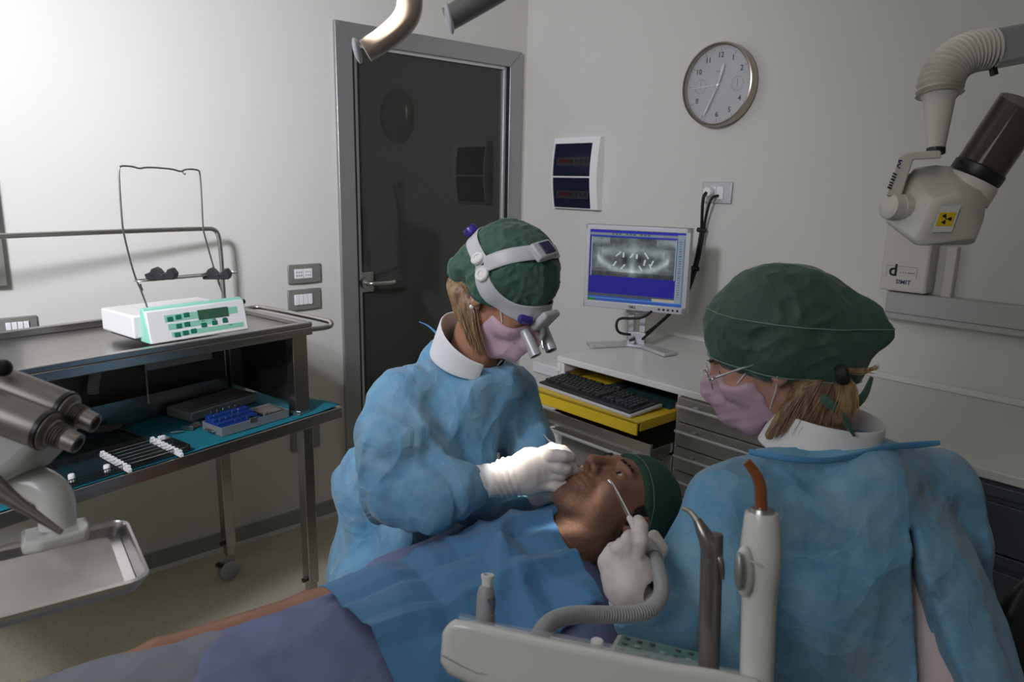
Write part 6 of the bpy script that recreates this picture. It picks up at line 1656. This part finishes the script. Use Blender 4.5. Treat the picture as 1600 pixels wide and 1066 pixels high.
# ================= SUCTION HANDPIECE AND HOSE =================
su = thing('suction_handpiece', 'saliva suction with steel tip and grey ribbed hose held by the assistant', 'suction handpiece', V(1000, 850, 1.08))
hosem = mat('grey_hose', (.33, .34, .35), .45)
MB().tube(V3([(951, 751, 1.300), (957, 757, 1.290), (968, 778, 1.24), (986, 813, 1.15)]), [.0030, .0032, .0034, .0036], n=12, smooth=1).build('steel_tip', M['chrome'], su)
MB().tube(V3([(984, 810, 1.155), (990, 820, 1.13), (998, 836, 1.10)]), [.0052, .0062, .0085], n=14).build('white_connector', M['white'], su)
MB().tube(V3([(996, 832, 1.105), (1006, 848, 1.085), (1012, 858, 1.07)]), [.008, .010, .0115], n=16).build('grip', mat('grip_grey', (.42, .42, .42), .45), su)
MB().tube(V3([(1011, 852, 1.072), (1018, 864, 1.05), (1022, 872, 1.035)]), [.0125, .013, .0128], n=18).build('swivel_sleeve', mat('sleeve_grey', (.36, .37, .38), .4), su)
def ribbed(ctrl, r, name, m, par, pitch=.0042, amp=.0009):
    P = [A3(p) for p in ctrl]
    for _ in range(4):
        Q = [P[0]]
        for i in range(len(P)-1): Q += [P[i]*.75+P[i+1]*.25, P[i]*.25+P[i+1]*.75]
        P = Q+[P[-1]]
    PA = np.array(P); cum = np.concatenate([[0], np.cumsum(np.linalg.norm(np.diff(PA, axis=0), axis=1))]); n = int(cum[-1]/pitch)*6
    tt = np.linspace(0, cum[-1], n); pts = np.stack([np.interp(tt, cum, PA[:, i]) for i in range(3)], 1)
    return MB().tube([p for p in pts], r+amp*np.sin(tt/pitch*2*np.pi), n=20).build(name, m, par)
ribbed(V3([(1021, 870, 1.038), (1030, 892, 1.0), (1036, 925, .96), (1022, 952, .93), (985, 962, .91), (930, 960, .89), (888, 961, .86), (858, 972, .83), (845, 990, .80), (838, 1010, .78)]), .0098, 'ribbed_hose', hosem, su)

# ================= ASSISTANT INSTRUMENT CONSOLE (foreground) =================
con2 = thing('instrument_console', 'white moulded instrument console in the foreground', 'instrument console', V(900, 1060, .74))
cw_ = mat('glossy_white_shell', (.62, .61, .58), .22, coat=.3)
# shell: rounded bar; outline on its near face, extruded away from the camera
top = [(691, 990), (696, 973), (712, 967), (745, 972), (800, 985), (880, 1002), (960, 1018), (1040, 1034), (1120, 1046), (1180, 1060), (1215, 1085)]
bot = [(1215, 1160), (900, 1130), (760, 1082), (700, 1052), (688, 1034)]
b = MB(); ol = top+bot; n = len(ol)
la = [V(x, y, .70+.00012*(800-x)) for x, y in ol]
ex = CF*.10-CU*.035
lb_ = [V(x, y+3, .80+.00012*(800-x)) for x, y in ol]
b.add(la+lb_, [tuple(range(n))[::-1], tuple(range(n, 2*n))]+[(i, (i+1) % n, n+(i+1) % n, n+i) for i in range(n)])
b.build('shell', cw_, con2, bevel=.010, seg=5)
dk = [(705, 984), (745, 984), (800, 996), (880, 1012), (960, 1028), (1040, 1044), (1120, 1056), (1190, 1072), (1190, 1160), (760, 1085)]
b = MB(); n = len(dk); b.add([V(x, y, .78) for x, y in dk]+[V(x, y-14, .95) for x, y in dk], [tuple(range(n))[::-1], tuple(range(n, 2*n))]+[(i, (i+1) % n, n+(i+1) % n, n+i) for i in range(n)]); b.build('deck', M['white'], con2, bevel=.004)
MB().tube([p+CF*-.0004 for p in V3([(690, 1024, .712), (720, 1040, .709), (745, 1052, .706), (860, 1066, .70)])], .0006, n=6).build('shell_seam', mat('seam_grey', (.3, .3, .29), .5), con2)
clear = mat('clear_cover', (.9, .92, .93), .08, trans=.0, alpha=.22, spec=.5)
cvr = [V3([(718, 958, .80), (800, 978, .79), (880, 992, .78), (1010, 1018, .76), (1180, 1052, .73)]), V3([(716, 968, .72), (800, 986, .715), (880, 1003, .71), (1010, 1030, .70), (1180, 1060, .69)])]
sheet('clear_film', cvr, clear, con2, .0008, 0)
# control keypad
kp = MB(); kf = V3([(965, 990, .86), (1120, 1026, .84), (1108, 1060, .78), (950, 1018, .79)])
kn = np.cross(kf[1]-kf[0], kf[3]-kf[0]); kn /= np.linalg.norm(kn); kn = kn if kn[2] > 0 else -kn
kp.add(kf+[p-kn*.02 for p in kf], [(0, 1, 2, 3), (4, 5, 6, 7), (0, 1, 5, 4), (1, 2, 6, 5), (2, 3, 7, 6), (3, 0, 4, 7)]); kp.build('keypad_body', M['silver'], con2, bevel=.003)
c_ = sum(kf)/4; kg = [c_+(p-c_)*.90+kn*.0010 for p in kf]; MB().add(kg+[p-kn*.002 for p in kg], [(0, 1, 2, 3), (4, 5, 6, 7), (0, 1, 5, 4), (1, 2, 6, 5), (2, 3, 7, 6), (3, 0, 4, 7)]).build('keypad_film', mat('keypad_green', (.10, .22, .19), .35), con2)
for i in range(7):
    for j in range(3):
        a = (kg[0]*(1-(i+.5)/7)+kg[1]*(i+.5)/7); d_ = (kg[3]*(1-(i+.5)/7)+kg[2]*(i+.5)/7); p = a*(1-(j+.5)/3)+d_*((j+.5)/3)
        if (i+j) % 4 == 3: continue
        MB().lathe([(.0034, 0), (.0034, .0012), (0, .0014)], p, p+kn, 12, cap=False).build('keypad_button', mat('key_pale', (.30, .42, .40), .4) if (i*j) % 2 else M['drawer_dk'], con2)
b = V(933, 1002, .79); MB().lathe([(.007, -.012), (.007, .0), (.006, .001), (0, .0015)], b, b+UZ, 20, cap=False).build('white_knob', M['switch'], con2)

# suction nozzle standing in the console
t = thing('suction_nozzle', 'short grey suction nozzle with white collar standing in the console', 'suction nozzle', V(757, 985, .78))
D_ = .78; ng = mat('nozzle_grey', (.30, .30, .31), .4)
MB().lathe([(.0115, -.03), (.0108, 0), (.0100, .034), (.0092, .041), (.0070, .047), (.0062, .048)], V(758, 985, D_), V(760, 910, D_), 24, up=tuple(CF)).build('nozzle_body', ng, t)
MB().lathe([(.0055, 0), (.0060, .006), (.0068, .009), (.0072, .010), (.0072, .012), (.0045, .0125), (.004, .008)], V(761, 916, D_), V(762, 900, D_), 24, cap=False, up=tuple(CF)).build('white_tip', M['white'], t)
MB().tube(V3([(767, 936, .769), (770, 945, .768), (769, 960, .768)]), [.0045, .003, .0015], n=10).build('slide_valve', M['drawer_dk'], t)

# three-way syringe
t = thing('air_water_syringe', 'dark steel syringe with angled thin tip in the console', 'syringe', V(1108, 1040, .70))
gun = mat('gunmetal', (.27, .245, .23), .3, .9)
D_ = .72
MB().lathe([(.0095, -.06), (.0095, .0), (.0096, .075), (.0098, .118), (.0095, .124)], V(1108, 1030, D_), V(1112, 862, D_), 28, sx=1.12, sy=.9, up=tuple(CF)).build('grip', gun, t, label='brushed dark steel grip')
MB().tube(V3([(1112, 868, D_), (1109, 850, D_), (1099, 832, D_), (1089, 812, D_+.005)]), [.0100, .0098, .0070, .0042], n=20, smooth=1).build('angled_neck', gun, t)
MB().tube(V3([(1090, 815, D_+.005), (1082, 804, D_+.01), (1076, 798, D_+.014), (1067, 795, D_+.02)]), [.0036, .0030, .0026, .0022], n=12, smooth=1).build('tip', mat('worn_steel', (.42, .39, .36), .35, .9), t)
MB().tube(V3([(1121, 866, D_-.004), (1127, 880, D_-.008), (1129, 905, D_-.006)]), [.003, .0035, .002], n=10, smooth=1).build('lever', gun, t)
# curing light
t = thing('curing_light', 'white pen-shaped curing light with amber glass tip in the console', 'curing light', V(1183, 1045, .68))
D_ = .68
MB().lathe([(.0150, -.07), (.0152, 0), (.0156, .05), (.0160, .086), (.0172, .092), (.0190, .110), (.0186, .122), (.0160, .150), (.0150, .155)], V(1182, 1060, D_), V(1189, 850, D_), 32, up=tuple(CF)).build('body', cw_, t)
cr_ = MB(); cr_.add(*(lambda s: (s.v, s.f))(MB().ball((0, 0, 0), 1, 24)), frame(V(1163, 893, .668), CR*.009, CU*.024, CF*.008)); cr_.build('switch_bulge', cw_, t)
MB(frame(V(1155, 893, .658), CR*.0045, CU*.018, CF*.006)).ball((0, 0, 0), 1, 20).build('switch_button', M['grey_metal'], t)
MB().tube(V3([(1160, 872, .664), (1180, 880, .6605), (1200, 890, .663), (1212, 902, .672)]), .0010, n=8, smooth=2).build('body_groove', M['offwhite'], t)
MB().lathe([(.0145, 0), (.0148, .003), (.0115, .022), (.0112, .024)], V(1188.5, 835, D_), V(1190, 800, D_), 32, up=tuple(CF)).build('metal_collar', M['steel_tube'], t, label='brushed metal collar')
amber = mat('amber_glass', (.20, .055, .012), .10, spec=.7, coat=.5)
MB().tube(V3([(1189.5, 812, D_), (1189.5, 775, D_), (1188, 755, D_), (1180, 738, D_+.002), (1166, 721, D_+.004)]), [.0056, .0055, .0054, .0050, .0042], n=20, smooth=2).build('light_guide', amber, t, label='bent amber glass light guide')

# ================= DENTIST UNIT AT THE LEFT =================
un = thing('dentist_unit', 'white dentist unit arm holding a steel tray at the left edge', 'dental unit', V(-40, 800, .62))
ust = mat('unit_grey', (.40, .40, .385), .4)
# curved arm down to the tray holder
MB().tube(V3([(-60, 752, .70), (-10, 758, .70), (30, 752, .70), (66, 758, .70), (88, 778, .70), (90, 815, .70)]), [.020, .0185, .0175, .0172, .0165, .0160], n=24, smooth=2).build('curved_arm', cw_, un)
MB().lathe([(.0160, 0), (.0162, .012)], V(90, 806, .70), V(90, 830, .70), 28).build('arm_collar', cw_, un)
hb2 = MB(); hp = V3([(32, 828, .73), (136, 806, .73), (140, 816, .70), (138, 826, .675), (60, 846, .655), (32, 850, .66)]); nn2 = UZ*.012
hb2.add(hp+[p-nn2 for p in hp], [tuple(range(6)), tuple(range(6, 12))[::-1]]+[(i, (i+1) % 6, 6+(i+1) % 6, 6+i) for i in range(6)]); hb2.build('tray_clamp', cw_, un, bevel=.004, seg=3)
# dentist unit head behind the handpieces
uh = MB(); uf = V3([(-80, 640, .66), (0, 610, .66), (52, 640, .66), (74, 668, .66), (62, 700, .66), (22, 740, .66), (-80, 790, .66)]); k_ = len(uf)
ub = [p+CF*.06 for p in uf]; uh.add(uf+ub, [tuple(range(k_))[::-1], tuple(range(k_, 2*k_))]+[(i, (i+1) % k_, k_+(i+1) % k_, k_+i) for i in range(k_)]); uh.build('handpiece_block', mat('unit_white', (.42, .42, .40), .4), un, bevel=.012, seg=4)
gf = V3([(-60, 598, .68), (20, 632, .68), (72, 660, .68), (55, 664, .68), (20, 655, .68), (-60, 690, .68)]); gk = MB(); gk.add(gf+[p+CF*.015 for p in gf], [tuple(range(6))[::-1], tuple(range(6, 12))]+[(i, (i+1) % 6, 6+(i+1) % 6, 6+i) for i in range(6)]); gk.build('green_liner', mat('green_silicone', (.0, .22, .13), .4), un, bevel=.003)
MB(frame(V(78, 674, .67), CR, CU, -CF)).bb(-.014, .014, -.012, .016, -.004, .004).build('side_badge', mat('dark_badge', (.10, .09, .085), .4), un, bevel=.004, seg=3)
# two motor handpieces (blurry, pointing right-down)
hpm = mat('satin_handpiece', (.22, .20, .18), .42, .6)
def motor(p0, p1, p2, lab):
    t = thing('motor_coupling', lab, 'dental handpiece', p0)
    L = np.linalg.norm(p1-p0); d_ = (p1-p0)/L
    MB().lathe([(.0165, -.05), (.0170, 0), (.0178, L*.5), (.0178, L*.85), (.0165, L*.97), (.013, L)], p0, p1, 32).build('motor_body', hpm, t)
    MB().lathe([(.0183, 0), (.0183, .004), (.016, .0055)], p0+d_*L*.90, p1, 32).build('dark_ring', M['black'], t)
    L2 = np.linalg.norm(p2-p1)
    pr = [(.0120, 0)]
    for i in range(4): pr += [(.0112, L2*(.08+.10*i)), (.0092, L2*(.10+.10*i)), (.0092, L2*(.13+.10*i)), (.0108, L2*(.15+.10*i))]
    pr += [(.0092, L2*.52), (.0088, L2), (.0060, L2+.0005), (.0055, L2-.006)]
    MB().lathe(pr, p1, p2, 28, cap=False).build('coupling_nose', hpm, t)
motor(V(-30, 590, .66), V(112, 646, .66), V(149, 662, .66), 'upper of two steel motor handpieces at the left edge')
motor(V(-60, 622, .63), V(82, 676, .63), V(122, 694, .63), 'lower of two steel motor handpieces at the left edge')
MB().cyl((0, 0, 0), (0, 0, .01), .01) if False else None
t = MB().tube(V3([(-30, 740, .58), (10, 775, .58), (40, 795, .58), (96, 832, .58)]), [.0085, .0070, .0045, .0022], n=16)
tag(t.build('thin_handpiece', mat('dark_taupe', (.16, .13, .12), .4, .5), None), 'thin dark out-of-focus handpiece crossing above the tray', 'dental handpiece')
MB(frame(V(4, 575, .64), CR, CU, -CF)).ball((0, 0, 0), .008, 16).build('black_knob', M['black'], un)
# tray
tr = thing('steel_tray', 'stainless steel tray with pale paper liner at the left edge', 'tray', V(110, 890, .70))
tA, tB, tC, tD_ = V(220, 799, .80), V(240, 896, .68), V(-150, 1010, .60), V(-150, 872, .72)
zt_ = tB[2]
# flat tray plane at constant height through the near right corner
tA = atz(222, 803, zt_); tB = atz(238, 902, zt_)
u_ = (tA-tB); dep_ = np.linalg.norm(u_); u_ /= dep_; e1 = atz(0, 966, zt_)-tB; e1 /= np.linalg.norm(e1)
e2 = u_-e1*(u_ @ e1); e2 /= np.linalg.norm(e2)
TF = frame(tB, e1, e2, np.cross(e1, e2)); sg = 1 if np.cross(e1, e2)[2] > 0 else -1
Lt, Dt = .36, dep_*abs(u_ @ e2)
def rr_outline(x0, x1, y0, y1, r, n=6):
    pts = []
    for cx, cy, a0 in ((x1-r, y1-r, 0), (x0+r, y1-r, 90), (x0+r, y0+r, 180), (x1-r, y0+r, 270)):
        for i in range(n+1): q = R(a0+90*i/n); pts.append((cx+r*math.cos(q), cy+r*math.sin(q)))
    return pts
o1, o2, o3, o4 = rr_outline(0, Lt, 0, Dt, .018), rr_outline(.003, Lt-.003, .003, Dt-.003, .016), rr_outline(.010, Lt-.010, .010, Dt-.010, .012), rr_outline(.0, Lt, 0, Dt, .018)
b = MB(TF); n = len(o1); vs = [(x, y, sg*.000) for x, y in o1]+[(x, y, sg*.0015) for x, y in o2]+[(x, y, -sg*.013) for x, y in o3]+[(x, y, -sg*.015) for x, y in o3]+[(x, y, -sg*.002) for x, y in o1]
fs = []
for k in range(4):
    for i in range(n): j = (i+1) % n; fs.append((k*n+i, k*n+j, (k+1)*n+j, (k+1)*n+i))
for i in range(n): j = (i+1) % n; fs.append((4*n+i, 4*n+j, j, i))
fs += [tuple(2*n+i for i in range(n)), tuple(3*n+i for i in range(n))[::-1]]
b.add(vs, fs); b.build('tray_body', mat('bright_steel', (.72, .70, .70), .3, 1.), tr)
o5 = rr_outline(.020, Lt-.004-.01, .012, Dt-.012, .010); b = MB(TF); b.prism(o5, -sg*.0125, -sg*.0115); b.build('paper_liner', mat('paper_liner', (.64, .60, .55), .7, bump=(60, .02), var=[(30, .3, (.44, .41, .38))]), tr)

# ================= OPERATING LAMP (handles reach into the frame) =================
ol_ = thing('operating_lamp', 'operating lamp above the frame with cream and grey handles', 'lamp', LAMP)
beige = mat('beige_handle', (.36, .28, .22), .28, coat=.3); greyh = mat('grey_handle', (.20, .20, .19), .35)
MB().tube(V3([(571, 80, .95), (600, 62, .95), (625, 42, .95), (640, 20, .95), (641, -10, .95), (636, -60, .95)]), [.0190, .0200, .0215, .0225, .0220, .0210], n=24, smooth=2, sy=.75).build('handle', beige, ol_, label='cream curved handle')
MB(frame(V(558, 79, .95), CR*.0050, CU*.0165+CR*-.0040, CF*.0130)).ball((0, 0, 0), 1, 20).build('handle_cap', mat('lilac_white', (.72, .70, .78), .3), ol_)
MB().tube(V3([(700, 30, .95), (760, -6, .95), (860, -66, .95)]), [.0215, .0235, .0245], n=24, sy=.7).build('handle', greyh, ol_, label='grey handle')
MB(frame(V(702, 29, .94), CR*.0052, CU*.0200+CR*-.004, CF*.0140)).ball((0, 0, 0), 1, 20).build('handle_cap', mat('lilac_white2', (.72, .70, .78), .3), ol_)
lm = A3(LAMP)
hdv = LTG-lm; hdv /= np.linalg.norm(hdv)
MB().lathe([(.02, -.09), (.07, -.08), (.085, -.03), (.09, -.028), (.09, -.02), (.086, -.024), (.066, -.075), (0, -.078)], lm, lm+hdv, 40, cap=False).build('lamp_head', M['white'], ol_)
MB().tube([V(636, -60, .95), lm-hdv*.04+CR*.02, lm-hdv*.05], .012, smooth=1).build('yoke', M['white'], ol_); MB().tube([V(860, -66, .95), lm-hdv*.06+CR*.09, lm-hdv*.05], .012, smooth=1).build('yoke', M['white'], ol_)
MB().tube([lm-hdv*.08, lm+[-.05, .05, .25], lm+[-.30, .30, .45], lm+[-.30, .30, HC-LAMP[2]]], .018, smooth=2).build('ceiling_arm', M['white'], ol_)
0 and MB().tube(V3([(600, -6, 2.0), (735, 10, 2.05), (800, 16, 2.08)]), .018, n=16)

# wall washer fixture around its light, high at the left (outside the frame)
wl_ = thing('wall_washer', 'square white wall-washing lamp hanging high at the left', 'lamp', WASH)
wt = A3((0.78, 2.89, 1.72))-A3(WASH); wx_, wy_, wz_ = axes(wt); WF = frame(A3(WASH), wx_, wy_, wz_)
b = MB(WF)
b.bb(-.20, .20, -.20, .20, -.08, -.012)
for q in ((-.20, -.18, -.20, .20), (.18, .20, -.20, .20), (-.18, .18, -.20, -.18), (-.18, .18, .18, .20)): b.bb(*q, -.012, .01)
b.build('housing', M['white'], wl_)
MB().cyl(A3(WASH)+UZ*.05-wz_*.05, A3(WASH)*[1, 1, 0]+UZ*HC-wz_*[.05, .05, 0], .012).build('stem', M['white'], wl_)
if 0:
    bpy.context.view_layer.update()
    dg = bpy.context.evaluated_depsgraph_get(); o_ = Vector(LAMP); d_ = Vector((.955, .965, .93))-o_; L_ = d_.length; d_.normalize(); c_ = o_+d_*.001
    for _ in range(6):
        r_ = SC.ray_cast(dg, c_, d_)
        if not r_[0]: break
        print('RAY', r_[4].name, r_[4].parent.name if r_[4].parent else '', (r_[1]-o_).length, L_); c_ = r_[1]+d_*.003
